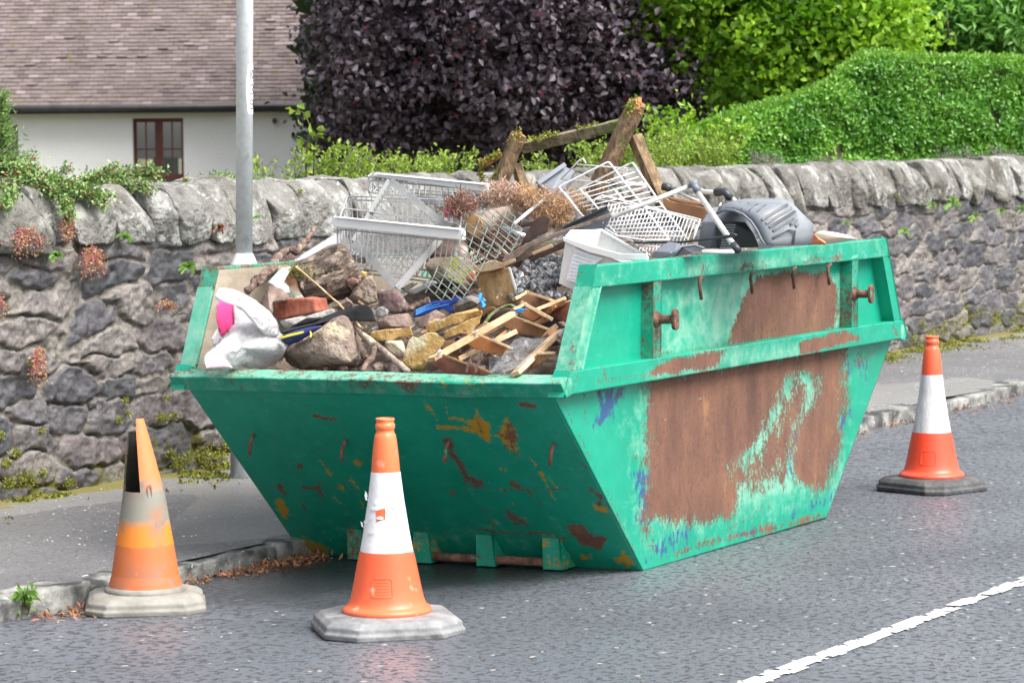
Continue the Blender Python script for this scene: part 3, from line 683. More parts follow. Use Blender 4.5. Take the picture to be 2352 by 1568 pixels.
# far trees that close the view
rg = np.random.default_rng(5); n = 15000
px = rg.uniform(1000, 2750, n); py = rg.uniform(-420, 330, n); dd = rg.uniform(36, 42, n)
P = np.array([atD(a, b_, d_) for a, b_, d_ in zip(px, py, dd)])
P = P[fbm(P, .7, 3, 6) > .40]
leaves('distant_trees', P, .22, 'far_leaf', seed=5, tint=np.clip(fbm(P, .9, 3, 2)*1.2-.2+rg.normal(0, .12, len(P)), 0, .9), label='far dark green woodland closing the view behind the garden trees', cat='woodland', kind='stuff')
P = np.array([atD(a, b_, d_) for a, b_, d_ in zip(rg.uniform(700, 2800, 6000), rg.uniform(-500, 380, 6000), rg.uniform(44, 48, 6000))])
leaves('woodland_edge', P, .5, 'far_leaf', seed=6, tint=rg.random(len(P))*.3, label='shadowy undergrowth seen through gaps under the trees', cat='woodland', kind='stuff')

# clipped hedge
def hedge_top(px): return np.interp(px, [1560, 1640, 1700, 1800, 1880, 1930, 1960, 1990, 2040, 2700], [330, 292, 268, 245, 215, 180, 150, 136, 139, 143])
def hedge_d(px): return np.interp(px, [1560, 2700], [24.3, 28.5])
hedge = empty('clipped_hedge', atD(2000, 420, 26.5), 'neatly clipped green privet hedge with a rising top behind the wall', 'hedge')
xs = np.linspace(1570, 2700, 90); rows = []
for dep, fr in ((.0, 0), (.0, .5), (.0, .9), (.05, 1.), (.9, 1.), (.95, .5), (.95, 0)):
    rows.append([atD(x, float(450-(450-hedge_top(x)-14)*fr), float(hedge_d(x))+.10+dep) for x in xs])
V = [p for r in rows for p in r]; n = len(xs); F = [(i*n+j, i*n+j+1, (i+1)*n+j+1, (i+1)*n+j) for i in range(6) for j in range(n-1)]
mat('twig_dark', [(.03, .028, .012), (.09, .075, .04)], 20, .95, .5)
o = mk('branches', V, F, 'twig_dark', hedge)  # solid dark core just behind the leaves, so gaps look dark
n = 52000; px = rg.uniform(1570, 2560, n); tf = rg.random(n)**.9; top = hedge_top(px); py = top+(450-top)*tf
de = hedge_d(px)+np.abs(rg.normal(0, .05, n))*1.3-.03+(fbm(np.stack([px*.01, py*.02, 0*px], -1), 1, 3, 4)-.5)*.25
P = np.array([atD(a, b_, d_) for a, b_, d_ in zip(px, py, de)])
kp = fbm(P, 3.2, 3, 13) > .36+rg.normal(0, .03, n); P = P[kp]; n = len(P)
tint = np.clip((fbm(P, 2.2, 3, 3)-.5)*2.0+.45+rg.normal(0, .25, n), 0, 1)
leaves('leaf_face', P, .042, 'privet_leaf', hedge, seed=3, aspect=.6, tint=tint, outv=np.array(-_F)*1.2)
n = 15000; px = rg.uniform(1570, 2560, n); py = hedge_top(px)+rg.normal(0, 5, n)+np.abs(rg.normal(0, 6, n))*(px < 2050)*-1; de = hedge_d(px)+rg.random(n)*.8
P = np.array([atD(a, b_, d_) for a, b_, d_ in zip(px, py, de)])
leaves('fresh_tips', P, .045, 'privet_tip', hedge, seed=8, up=1.2)

# ---- sprigs: stems with leaves, used for every shrub behind the wall
def sprigs(name, label, cat, stems, lm, size, parent_loc=None, stem_r=.003, stemmat='bark', aspect=.5, per=.02, seed=0, spread=.02, **k):
    """stems: list of polylines of 3-D points"""
    rg = np.random.default_rng(seed); allp = [Vector(p) for s in stems for p in s]
    lo = min(allp, key=lambda p: p.z); t = empty(name, (sum(p.x for p in allp)/len(allp), sum(p.y for p in allp)/len(allp), lo.z), label, cat)
    b = MB(); C = []
    for s in stems:
        s = [Vector(p) for p in s]; b.tube(s, 1, 5, rs=list(np.linspace(stem_r, stem_r*.4, len(s))))
        for i in range(len(s)-1):
            L_ = (s[i+1]-s[i]).length; m = max(1, int(L_/per))
            for q in range(m):
                if i == 0 and q < m*.3: continue
                p = s[i].lerp(s[i+1], (q+rg.random())/m)
                for w in range(2): C.append(np.array(p)+rg.normal(0, spread, 3))
    b.build('stems', stemmat, t, smooth=True)
    leaves('foliage', np.array(C), size, lm, t, seed=seed, aspect=aspect, **k)
    return t
def stemset(rg, base_px, base_py, spread_px, h_px, dist, n, curl=.35, dj=.25):
    out = []
    for i in range(n):
        bx = base_px+rg.uniform(-.5, .5)*spread_px; tx = bx+rg.normal(0, .45)*h_px*.8; hh = h_px*rg.uniform(.45, 1.05); d0 = dist+rg.uniform(-dj, dj)
        pts = []
        for s in np.linspace(0, 1, 6):
            pts.append(atD(bx+(tx-bx)*s**1.4+rg.normal(0, 2), base_py-hh*(s-.15*curl*s*s), d0+rg.normal(0, .02)))
        out.append(pts)
    return out
def wall_d(px):                     # distance of the back edge of the wall for a photo column
    p = atX(px, 400, WX-.62); return (p-CAMP).dot(_F)
rg = np.random.default_rng(77)
bushes = [(600, 425, 60, 60, 7, .022), (655, 425, 60, 95, 7, .024), (775, 420, 80, 90, 26, .03), (845, 418, 70, 75, 22, .028), (900, 412, 70, 60, 20, .026), (955, 408, 80, 66, 24, .028), (1020, 405, 60, 60, 16, .028), (1065, 400, 30, 62, 5, .03),
          (1235, 415, 60, 70, 12, .03), (1350, 400, 60, 85, 16, .03)]
names = ['low reddish sprigs just right of the lamp post', 'thin leafy shoots right of the lamp post before the white house', 'bushy lime green shrub below the left edge of the purple tree', 'lime green shrub rising behind the coping above the plastic sheet',
         'low lime green shrub behind the topmost wire rack', 'spreading lime green shrub behind the wire racks with long side shoots', 'small lime green shrub right of the wire racks', 'single leafy shoot left of the rotten trestle',
         'leafy green shoots seen between the two trestle posts', 'green shoots between trestle rail and white wire rack']
for (bx, by, sp, h, n, sz), lb in zip(bushes, names):
    sprigs('shrub', lb, 'shrub', stemset(rg, bx, by, sp, h, wall_d(bx)+.25, n), 'shrub_leaf', sz*1.15, per=.017, seed=bx, spread=.018)
rg2 = np.random.default_rng(4)
st = stemset(rg2, 1480, 405, 120, 105, wall_d(1480)+.5, 40)
sprigs('shrub', 'yellow green shrub behind the wall directly right of the tallest trestle leg', 'shrub', st, 'shrub_leaf', .034, per=.014, seed=20, spread=.035)
st = stemset(rg2, 1585, 402, 170, 95, wall_d(1580)+.6, 60)
sprigs('shrub', 'dense yellow green shrub behind the wall ending where the hedge face begins', 'shrub', st, 'shrub_leaf', .034, per=.014, seed=21, spread=.035)
st = stemset(rg2, 1530, 330, 70, 90, wall_d(1560)+3.2, 20)
sprigs('shrub', 'loose green shrub between the purple tree and the hedge end', 'shrub', st, 'maple_leaf', .06, per=.03, seed=24, spread=.05)
st = stemset(rg2, 1640, 330, 130, 70, wall_d(1600)+3.4, 30)
sprigs('shrub', 'loose leafy shrub in front of the left end of the hedge', 'shrub', st, 'maple_leaf', .06, per=.03, seed=22, spread=.05)
# tall rose shoot
D = wall_d(700)+.2
R_ = [[atD(x, y, D) for x, y in q] for q in ([(702, 425), (703, 380), (706, 330), (712, 290), (700, 262), (684, 252), (668, 264)], [(718, 425), (722, 370), (726, 320), (716, 296)], [(596, 425), (590, 380), (586, 350)], [(745, 420), (790, 380), (818, 335)], [(706, 330), (690, 316), (676, 312)], [(724, 330), (735, 300), (738, 290)])]
sprigs('rose_shoot', 'tall arching rose shoot with broad leaves before the house gable', 'plant', R_, 'shrub_leaf', .055, per=.045, seed=3, spread=.02, aspect=.7, stem_r=.006)
# grey heathery tufts at the hedge foot
for bx, by, sp, h, n, lb in ((1760, 388, 80, 42, 26, 'grey green heather tuft on the wall below the hedge'), (1905, 384, 70, 26, 12, 'low grey heather tuft with pinkish heads below the middle of the hedge'), (2245, 372, 170, 38, 40, 'broad grey heather clump at the right end of the wall')):
    sprigs('heather', lb, 'plant', stemset(rg2, bx, by, sp, h, wall_d(bx)+.3, n), 'heath_leaf', .016, per=.008, seed=bx, spread=.01)
# cotoneaster over the coping
rg3 = np.random.default_rng(31)
def wallpt(px, py, off=.0): return atX(px, py, WX+off)
br = []
def cbranch(pts, off0, off1, n=1):
    for q in range(n):
        j = rg3.normal(0, 5, 2); br.append([wallpt(x+j[0]+rg3.normal(0, 3), y+j[1]*.6+rg3.normal(0, 2), off0+(off1-off0)*i/(len(pts)-1)) for i, (x, y) in enumerate(pts)])
cbranch([(-40, 420), (10, 400), (50, 405), (90, 420), (120, 440), (150, 470), (160, 500)], -.28, .10, 7)
cbranch([(-30, 390), (20, 385), (70, 392), (110, 410), (160, 425), (200, 440), (250, 455)], -.25, .05, 8)
cbranch([(0, 380), (50, 375), (75, 368), (88, 352)], -.3, -.2, 3)
cbranch([(60, 420), (110, 415), (140, 395), (160, 380)], -.3, -.2, 3)
cbranch([(150, 440), (200, 410), (240, 395), (270, 380)], -.3, -.15, 5)
cbranch([(190, 425), (240, 408), (300, 400), (350, 395), (372, 402)], -.32, -.1, 7)
cbranch([(200, 432), (250, 425), (310, 425), (345, 435)], -.25, .02, 6)
cbranch([(-40, 440), (0, 430), (30, 445), (5, 470)], -.2, .08, 6)
cbranch([(0, 410), (60, 425), (130, 430), (210, 445), (235, 470)], -.2, .08, 6)
ct = sprigs('cotoneaster', 'green cotoneaster with red berries trailing over the left end of the wall', 'shrub', br, 'coton_leaf', .020, per=.0075, seed=9, spread=.016, aspect=.7, stem_r=.004)
mat('berry', [(.35, .05, .03), (.5, .08, .05)], 20, .4, 0)
b = MB()
for k_ in range(260):
    s = br[rg3.integers(len(br))]; i_ = rg3.integers(len(s)-1); p = s[i_].lerp(s[i_+1], rg3.random())+Vector(rg3.normal(0, .014, 3))+Vector((.012, -.012, 0)); r_ = .0045
    b.add([p+Vector(v)*r_ for v in ((1, 0, 0), (-1, 0, 0), (0, 1, 0), (0, -1, 0), (0, 0, 1), (0, 0, -1))], [(0, 2, 4), (2, 1, 4), (1, 3, 4), (3, 0, 4), (2, 0, 5), (1, 2, 5), (3, 1, 5), (0, 3, 5)])
b.build('berries', 'berry', ct, smooth=True)['kind'] = 'stuff'
# feathery conifer behind the wall on the far left
c = atD(-30, 560, 21)
st = []
for k_ in range(130):
    zy = rg3.uniform(225, 400); r_ = (zy-195)*.42*rg3.uniform(.5, 1); a = rg3.uniform(0, 6.28); x0 = 0+rg3.normal(0, 4)
    st.append([atD(x0, zy+10, 19), atD(x0+math.cos(a)*r_*.5, zy-2, 19+math.sin(a)*r_*.002), atD(x0+math.cos(a)*r_, zy-14, 19+math.sin(a)*r_*.004)])
sprigs('conifer', 'feathery light green conifer at the far left behind the wall', 'tree', st, 'fir_leaf', .040, per=.011, seed=14, spread=.020, aspect=.2, stem_r=.006)
# low growth on top of the wall left of the post
st = stemset(rg3, 480, 425, 130, 26, wall_d(480)-.25, 26)+stemset(rg3, 560, 425, 120, 30, wall_d(540)-.2, 20)
sprigs('ground_cover', 'sparse low green sprigs growing on the coping left of the lamp post', 'plant', st, 'coton_leaf', .018, per=.01, seed=5, spread=.01)
mat('pink_stem', [(.45, .10, .17), (.55, .16, .24)], 20, .6, 0)
# trailing toadflax in the joints
for k_, (x, y, w, h, n, lb) in enumerate(((60, 548, 60, 45, 60, 'pink stemmed toadflax tuft hanging below the leftmost coping stone'), (155, 515, 22, 50, 45, 'pink toadflax trailing in the joint between two coping stones'),
        (212, 595, 40, 50, 70, 'largest yellow and pink toadflax clump below the coping'), (88, 830, 26, 60, 45, 'green and pink toadflax hanging low on the wall'), (380, 705, 32, 14, 26, 'small pink toadflax tuft on the wall left of the skip'), (-5, 700, 30, 40, 24, 'toadflax tuft cut by the left photo edge'))):
    st = []
    for i in range(n):
        ang = rg3.uniform(0, 6.28); rr = math.sqrt(rg3.random()); ex, ey = x+w*rr*math.cos(ang), y+h*.8*rr*math.sin(ang)+h*.3
        st.append([wallpt(x+rg3.normal(0, w*.15), y-h*.5, .03), wallpt((x+ex)/2, (y-h*.3+ey)/2-6, .07), wallpt(ex, ey, .05)])
    sprigs('toadflax', lb, 'plant', st, 'toad_leaf' if k_ != 3 else 'toad_leaf', .011, per=.018, seed=40+k_, spread=.007, stemmat='pink_stem', stem_r=.0011, aspect=.8)
def fern(px, py, s, lb, n=11, lm='fern_leaf'):
    rg = np.random.default_rng(px); t = empty('fern', wallpt(px, py+s*.5, .02), lb, 'fern', None); V = []; F = []; T = []
    for i in range(n):
        a = rg.uniform(-2.6, 2.6); c = Vector(wallpt(px, py, .02)); d = Vector(wallpt(px+math.sin(a)*s, py-math.cos(a)*s*.8+s*.25, rg.uniform(.03, .11)))
        mid = c.lerp(d, .5)+Vector((.02, -.02, .012)); k = 7; pts = [c.lerp(mid, q/3) for q in range(4)]+[mid.lerp(d, q/3) for q in range(1, 4)]
        ax = (d-c).normalized().cross(_F).normalized(); tt = rg.random()
        for j, p in enumerate(pts):
            w = .011*math.sin(math.pi*min(.97, (j+.6)/k))*(1 if j % 2 else .45)*s/22; V += [p-ax*w, p+ax*w]; T += [tt, tt]
        o = len(V)-2*k; F += [(o+2*j, o+2*j+1, o+2*j+3, o+2*j+2) for j in range(k-1)]
    mk('fronds', V, F, lm, t, attrs={'tint': T})
for x, y, s, lb in ((284, 545, 20, 'pale fern tuft just below the coping left of the post'), (130, 588, 18, 'small bright fern left of the pink toadflax'), (430, 612, 22, 'fern left of the lamp post above the skip rim'), (503, 525, 16, 'withered tuft hanging under the coping by the post'), (590, 500, 10, 'tiny fern in the joint right of the lamp post'),
                    (2077, 530, 16, 'fern on the far wall left of the others'), (2187, 466, 22, 'largest fern high on the far wall'), (2240, 497, 17, 'fern in the middle of the far wall'), (2297, 485, 13, 'small fern toward the right photo edge'), (2345, 480, 16, 'fern cut by the right photo edge'), (2140, 470, 12, 'mossy fern just under the far coping'), (1942, 515, 11, 'tiny fern on the wall right of the plastic hood')):
    fern(x, y, s, lb, 13, 'fern_leaf' if x != 503 else 'litter')
# moss cushions on the stones
leafmat('moss_cushion', (.12, .12, .012), (.30, .33, .05), rough=.9, transl=.1)
C = []; rg3 = np.random.default_rng(6)
for x, y, s in ((38, 1040, 16), (15, 1065, 18), (60, 1100, 30), (20, 1110, 24), (160, 1110, 16), (100, 1085, 12), (75, 835, 14), (275, 965, 10), (372, 960, 18), (400, 955, 12), (95, 990, 10), (0, 1000, 14), (430, 1050, 22), (470, 1045, 24), (505, 1045, 22), (520, 1020, 12), (395, 1045, 16), (290, 920, 8), (294, 950, 8), (385, 915, 6),
              (470, 1055, 20), (410, 1063, 18), (2100, 780, 20), (2140, 770, 25), (2200, 740, 25), (2170, 755, 20), (2250, 720, 22), (2290, 735, 24), (2330, 740, 24), (2345, 700, 14), (2070, 745, 14), (2120, 745, 16), (425, 415, 8), (690, 440, 6), (2190, 455, 6), (2060, 450, 6)):
    n = int(s*9); a = rg3.normal(0, .42, (n, 2)); 
    for q in a: C.append(wallpt(x+q[0]*s, y+q[1]*s*.8, -.005+rg3.random()*.025))
leaves('moss_cushions', np.array(C), .012, 'moss_cushion', seed=3, up=.6, label='olive moss cushions dotted over the joints of the stone wall', cat='moss', kind='stuff')
# weed in the gutter
sprigs('weed', 'small green weed sprouting from the kerb joint at the left', 'plant', [[atZ(60+a, 1408, 0), atZ(60+a*2, 1385, .03)+Vector((0, 0, .02)), atZ(60+a*3, 1378, .05)+Vector((0, 0, .035))] for a in (-5, -2, 0, 3, 6)], 'fern_leaf', .045, per=.02, seed=2, spread=.006)
# ============================================================= THE SKIP
SX, SY, SW, SLn, SOV, SH1, SH2, SO2 = -5.4542, 10.4912, 1.6256, 1.8235, .7526, .7638, 1.24, -.5243
HWd = SW/2
skip = empty('builders_skip', (SX-HWd*math.cos(.0068), SY-HWd*math.sin(.0068), -.0139), 'big green rusty steel skip heaped with rubble and junk beside the kerb', 'skip')
skip.rotation_euler = (.0025, -.0171, .0068)
SM = Matrix.Translation(skip.location) @ skip.rotation_euler.to_matrix().to_4x4(); SMn = np.array(SM)
def S2W(P): P = np.asarray(P, float); return P@SMn[:3, :3].T+SMn[:3, 3]
SMi = SM.inverted()
def onside(px, py, u):              # skip-local (v, z) where the sight line meets the local plane U = u
    o = SMi @ CAMP; d = (SMi.to_3x3() @ ray(px, py)); t = (u-o.x)/d.x; q = o+d*t; return q.y, q.z
def tpr(z): return .038*z/SH2
def poly_sd(P, poly):               # signed distance in photo pixels, positive inside
    poly = np.array(poly, float); x, y = P[:, 0], P[:, 1]; n = len(poly); ins = np.zeros(len(P), bool); dm = np.full(len(P), 1e9)
    for i in range(n):
        a, b = poly[i], poly[(i+1) % n]; e = b-a; w = P-a; t = np.clip((w@e)/(e@e+1e-9), 0, 1); dm = np.minimum(dm, np.hypot(*(w-t[:, None]*e).T))
        c = ((a[1] > y) != (b[1] > y)) & (x < (b[0]-a[0])*(y-a[1])/(b[1]-a[1]+1e-12)+a[0]); ins ^= c
    return np.where(ins, dm, -dm)
def line_sd(P, pl, w):
    dm = np.full(len(P), 1e9); pl = np.array(pl, float)
    for a, b in zip(pl[:-1], pl[1:]):
        e = b-a; q = P-a; t = np.clip((q@e)/(e@e+1e-9), 0, 1); dm = np.minimum(dm, np.hypot(*(q-t[:, None]*e).T))
    return w-dm
def mask(V, shapes, Z):
    """where paint has worn: each shape = (points, softness px, strength[, line width])"""
    p = proj(S2W(V)); out = np.zeros(len(V))
    for s in shapes:
        q = [Z(*a) for a in s[0]]; sdv = line_sd(p, q, s[3]) if len(s) > 3 else poly_sd(p, q)
        w_ = s[1]*2.0+2.5; sdv = sdv-(1.2 if len(s) > 3 and Z is ZJ else 0); out = np.maximum(out, s[2]*np.clip(.5+sdv/(2*w_), 0, 1))
    return out
# worn paint over steel
m, nt, bs, N, L = newmat('skip_paint')
tc = N('ShaderNodeTexCoord')
def nn_(s, d=8, r=.65, st=None):
    v = tc.outputs['Object']
    if st: mp = N('ShaderNodeMapping'); mp.inputs['Scale'].default_value = st; L(v, mp.inputs[0]); v = mp.outputs[0]
    n = N('ShaderNodeTexNoise'); n.inputs['Scale'].default_value = s; n.inputs['Detail'].default_value = d; n.inputs['Roughness'].default_value = r; L(v, n.inputs['Vector']); return n.outputs[0]
def ramp_(x, *st):
    r = N('ShaderNodeValToRGB'); L(x, r.inputs[0]); e = r.color_ramp.elements
    while len(e) < len(st): e.new(.5)
    for i, (p, c) in enumerate(st): e[i].position = p; e[i].color = (*c, 1)
    return r.outputs[0]
def mp_(x, a, b, c=0., d=1.):
    r = N('ShaderNodeMapRange'); r.inputs[1].default_value = a; r.inputs[2].default_value = b; r.inputs[3].default_value = c; r.inputs[4].default_value = d; L(x, r.inputs[0]); return r.outputs[0]
def math_(op, a, b):
    x = N('ShaderNodeMath'); x.operation = op
    for i, v in ((0, a), (1, b)):
        if isinstance(v, (int, float)): x.inputs[i].default_value = v
        else: L(v, x.inputs[i])
    return x.outputs[0]
def mix_(f, a, b):
    x = N('ShaderNodeMix'); x.data_type = 'RGBA'; L(f, x.inputs[0]) if not isinstance(f, float) else setattr(x.inputs[0], 'default_value', f)
    for i, v in ((6, a), (7, b)):
        if isinstance(v, tuple): x.inputs[i].default_value = (*v, 1)
        else: L(v, x.inputs[i])
    return x.outputs[2]
def att(n): a = N('ShaderNodeAttribute'); a.attribute_name = n; return a.outputs['Fac']
nbig = nn_(2.2, 5); nmid = nn_(14, 10, .72); nfine = nn_(55, 8, .7); nstr = nn_(5, 10, .72, (1, 1.3, .55)); ndiag = nn_(20, 6, .6, (1, .25, 1.6))
green = ramp_(nbig, (.3, (.003, .235, .145)), (.7, (.006, .32, .205)))
green = mix_(mp_(nmid, .45, .8, 0, .35), green, (.05, .40, .29))
green = mix_(mp_(ndiag, .62, .75, 0, .35), green, (.10, .42, .31))
faded = ramp_(nmid, (.35, (.07, .36, .25)), (.65, (.22, .46, .34)))  # faded paint tone, also used to paint sky light on up-facing parts
rustc = ramp_(nstr, (.28, (.085, .042, .03)), (.5, (.15, .072, .048)), (.62, (.19, .092, .055)), (.74, (.36, .18, .085)))
rustc = mix_(mp_(nfine, .52, .68, 0, .75), rustc, (.06, .034, .028)); rustc = mix_(mp_(nn_(75, 6, .8), .60, .70, 0, .6), rustc, (.30, .17, .11)); rustc = mix_(mp_(nn_(3.2, 8, .75), .5, .68, 0, .6), rustc, (.21, .10, .05))
def worn(base, attr, colr, noise, amp, w=.05, bias=0.):
    x = math_('ADD', att(attr), math_('MULTIPLY', math_('SUBTRACT', noise, .5+bias), amp)); f = mp_(x, .5-w, .5+w)
    return mix_(f, base, colr), f
col, _f0 = worn(green, 'fade', faded, nmid, 1.2, .22)
col, fb = worn(col, 'blue', (.03, .085, .21), nn_(26, 8, .7, (1, 1.3, .7)), 2.2, .06)
col, fy = worn(col, 'yellow', (.42, .25, .02), math_('ADD', math_('MULTIPLY', nn_(48, 8, .75), .6), math_('MULTIPLY', nn_(17, 8, .7), .4)), 3.2, .06)
col, fr = worn(col, 'rust', rustc, math_('ADD', math_('MULTIPLY', nn_(48, 10, .85, (1, 1.1, .8)), .55), math_('MULTIPLY', nn_(8, 10, .8, (1, 1., .8)), .45)), 3.6, .07)
chip = mp_(nn_(45, 6, .7, (1, 1, .6)), .73, .75); col = mix_(chip, col, rustc)
scr = mp_(nn_(70, 3, .5, (1, .06, .5)), .74, .76, 0, .45); col = mix_(scr, col, (.35, .58, .48))
L(col, bs.inputs['Base Color'])
allr = math_('MAXIMUM', fr, chip)
L(mp_(allr, 0, 1, .36, .85), bs.inputs['Roughness']); bs.inputs['Specular IOR Level'].default_value = .45
bp = N('ShaderNodeBump'); bp.inputs['Strength'].default_value = .5; bp.inputs['Distance'].default_value = .004
L(math_('ADD', math_('MULTIPLY', allr, math_('MULTIPLY_ADD' if False else 'MULTIPLY', nfine, 1.2)), math_('MULTIPLY', nbig, 2.5)), bp.inputs['Height']); L(bp.outputs[0], bs.inputs['Normal'])
MATS['skip_paint'] = m
mat('rust', [(.06, .03, .022), (.14, .065, .042), (.24, .12, .08)], 22, .85, .5, spots=[((.05, .30, .2), 18, .62, .05)])
mat('inner_steel', [(.20, .15, .11), (.36, .31, .24), (.46, .42, .34)], 4, .7, .3, stretch=(1, .8, 1.6), spots=[((.15, .40, .28), 9, .60, .04), ((.20, .09, .05), 5, .58, .06), ((.16, .11, .08), 16, .63, .04)], contrast=(.25, .75))
mat('underside_dark', [(.02, .02, .02), (.05, .04, .03)], 6, .9, .2)
ATT = ('rust', 'blue', 'yellow', 'fade')
def skpanel(name, V, F, sh=None, Z=None, parent=skip, m='skip_paint', base=None, **k):
    V = np.asarray(V, float); at = {}
    for a in ATT: at[a] = mask(V, sh[a], Z) if sh and a in sh else np.zeros(len(V))
    for a, v in (base or {}).items(): at[a] = np.maximum(at[a], v if not callable(v) else v(V))
    return mk(name, V, F, m, parent, local=True, attrs=at, **k)
def quadgrid(a, b, c, d, n1, n2, dent=0., seed=0):   # a-b bottom edge, d-c top edge
    a, b, c, d = [np.array(q, float) for q in (a, b, c, d)]; s, t = np.meshgrid(np.linspace(0, 1, n1), np.linspace(0, 1, n2), indexing='ij'); s = s[..., None]; t = t[..., None]
    P = (a*(1-s)+b*s)*(1-t)+(d*(1-s)+c*s)*t
    nrm = np.cross(b-a, d-a); nrm /= np.linalg.norm(nrm)
    P = P.reshape(-1, 3)
    if dent:
        e = (np.minimum(np.minimum(s, 1-s), np.minimum(t, 1-t))*6).clip(0, 1).reshape(-1, 1); P = P+nrm*(fbm(P, 1.8, 3, seed)[:, None]-.5)*dent*e
    i = np.arange((n1-1)*(n2-1)); q = (i//(n2-1))*n2+i % (n2-1); return P, np.stack([q, q+n2, q+n2+1, q+1], 1)
LOW = {'rust': [([(520, 700), (545, 1000), (500, 1290), (640, 1300), (800, 1310), (880, 1290), (930, 1200), (870, 1060), (1010, 930), (1080, 780), (1150, 640), (1240, 600), (1330, 640), (1300, 800), (1220, 960), (1230, 1130), (1330, 1150), (1385, 980), (1405, 760), (1415, 515), (1300, 530), (500, 680)], 22, 1.35),
                 ([(1090, 760), (1180, 600), (1300, 640), (1320, 760), (1260, 900), (1190, 1180), (1000, 1200), (850, 1230), (760, 1260), (860, 1060), (1020, 930)], 20, .66),
                 ([(250, 690), (440, 670), (380, 760), (270, 740)], 10, .55), ([(440, 1000), (560, 980), (560, 1500), (470, 1540), (440, 1250)], 14, .5), ([(1420, 540), (1600, 500), (1560, 620), (1440, 600)], 16, .5),
                 ([(760, 1400), (1390, 1270), (1390, 1310), (560, 1510)], 6, .6), ([(1000, 1240), (1330, 1160), (1350, 1220), (1000, 1300)], 14, .42), ([(205, 700), (213, 860)], 2, .7, 2.5), ([(850, 1380), (960, 1320)], 3, .7, 4),
                 ([(90, 740), (200, 960), (310, 1180), (480, 1545)], 1.5, .55, 3.5)],
       'blue': [([(250, 700), (430, 680), (330, 870), (255, 870)], 8, .62), ([(440, 1080), (530, 1080), (560, 1340), (450, 1350)], 16, .72), ([(480, 1420), (700, 1330), (740, 1450), (490, 1530)], 10, .5), ([(510, 700), (560, 690), (560, 1000), (520, 900)], 10, .6),
                ([(1140, 1300), (1390, 1180), (1390, 1240), (1180, 1320)], 8, .6), ([(1370, 1000), (1440, 790), (1460, 800), (1370, 1080)], 5, .8), ([(1450, 800), (1475, 790), (1470, 840), (1455, 850)], 3, .85), ([(1420, 560), (1560, 520), (1570, 680), (1430, 640)], 14, .48), ([(930, 1380), (1020, 1350), (1020, 1390), (940, 1400)], 5, .7), ([(1150, 900), (1330, 760), (1300, 1080), (1150, 1150)], 12, .5)],
       'fade': [([(440, 720), (1440, 500), (1440, 1200), (900, 1350), (450, 1440)], 40, .62), ([(940, 1130), (1000, 930), (1100, 760), (1230, 620), (1320, 700), (1250, 950), (1200, 1180), (860, 1280)], 14, 1.), ([(560, 1200), (760, 1260), (720, 1330), (560, 1340)], 12, 1.)]}
UP = {'rust': [([(893, 480), (920, 400), (960, 330), (990, 230), (1030, 185), (1120, 165), (1350, 165), (1382, 220), (1385, 330), (1378, 405), (1290, 430)], 9, 1.4), ([(480, 560), (500, 480), (540, 520)], 8, .5), ([(545, 530), (1200, 440), (1380, 410), (1380, 425), (545, 545)], 3, .6)],
      'fade': [([(600, 300), (900, 200), (1040, 180), (900, 480), (560, 530), (640, 400), (740, 420), (760, 320)], 30, 1.), ([(1360, 180), (1410, 170), (1410, 400), (1370, 410)], 8, 1.), ([(1120, 440), (1200, 420), (1200, 450), (1120, 460)], 6, 1.)]}
BAND = {'rust': [([(490, 645), (600, 560), (880, 512), (835, 605)], 6, .95), ([(1222, 485), (1440, 425), (1525, 465), (1228, 545)], 5, 1.), ([(290, 590), (320, 655)], 2, .8, 3), ([(250, 670), (500, 625), (500, 640), (250, 685)], 3, .7), ([(940, 140), (970, 90), (1000, 110), (1020, 145)], 6, .8), ([(1230, 90), (1400, 70), (1480, 70), (1400, 100), (1240, 118)], 5, .6), ([(590, 100), (620, 170)], 2, .8, 3), ([(1670, 410), (1690, 450)], 2, .7, 4)],
        'fade': [([(500, 600), (880, 500), (1230, 480), (1230, 560), (500, 660)], 14, .8), ([(700, 110), (1300, 60), (1300, 110), (700, 170)], 14, .8)]}
edge_rust = lambda V: np.clip(.30+.25*(fbm(V, 3, 3, 4)-.5)*2, 0, .5)
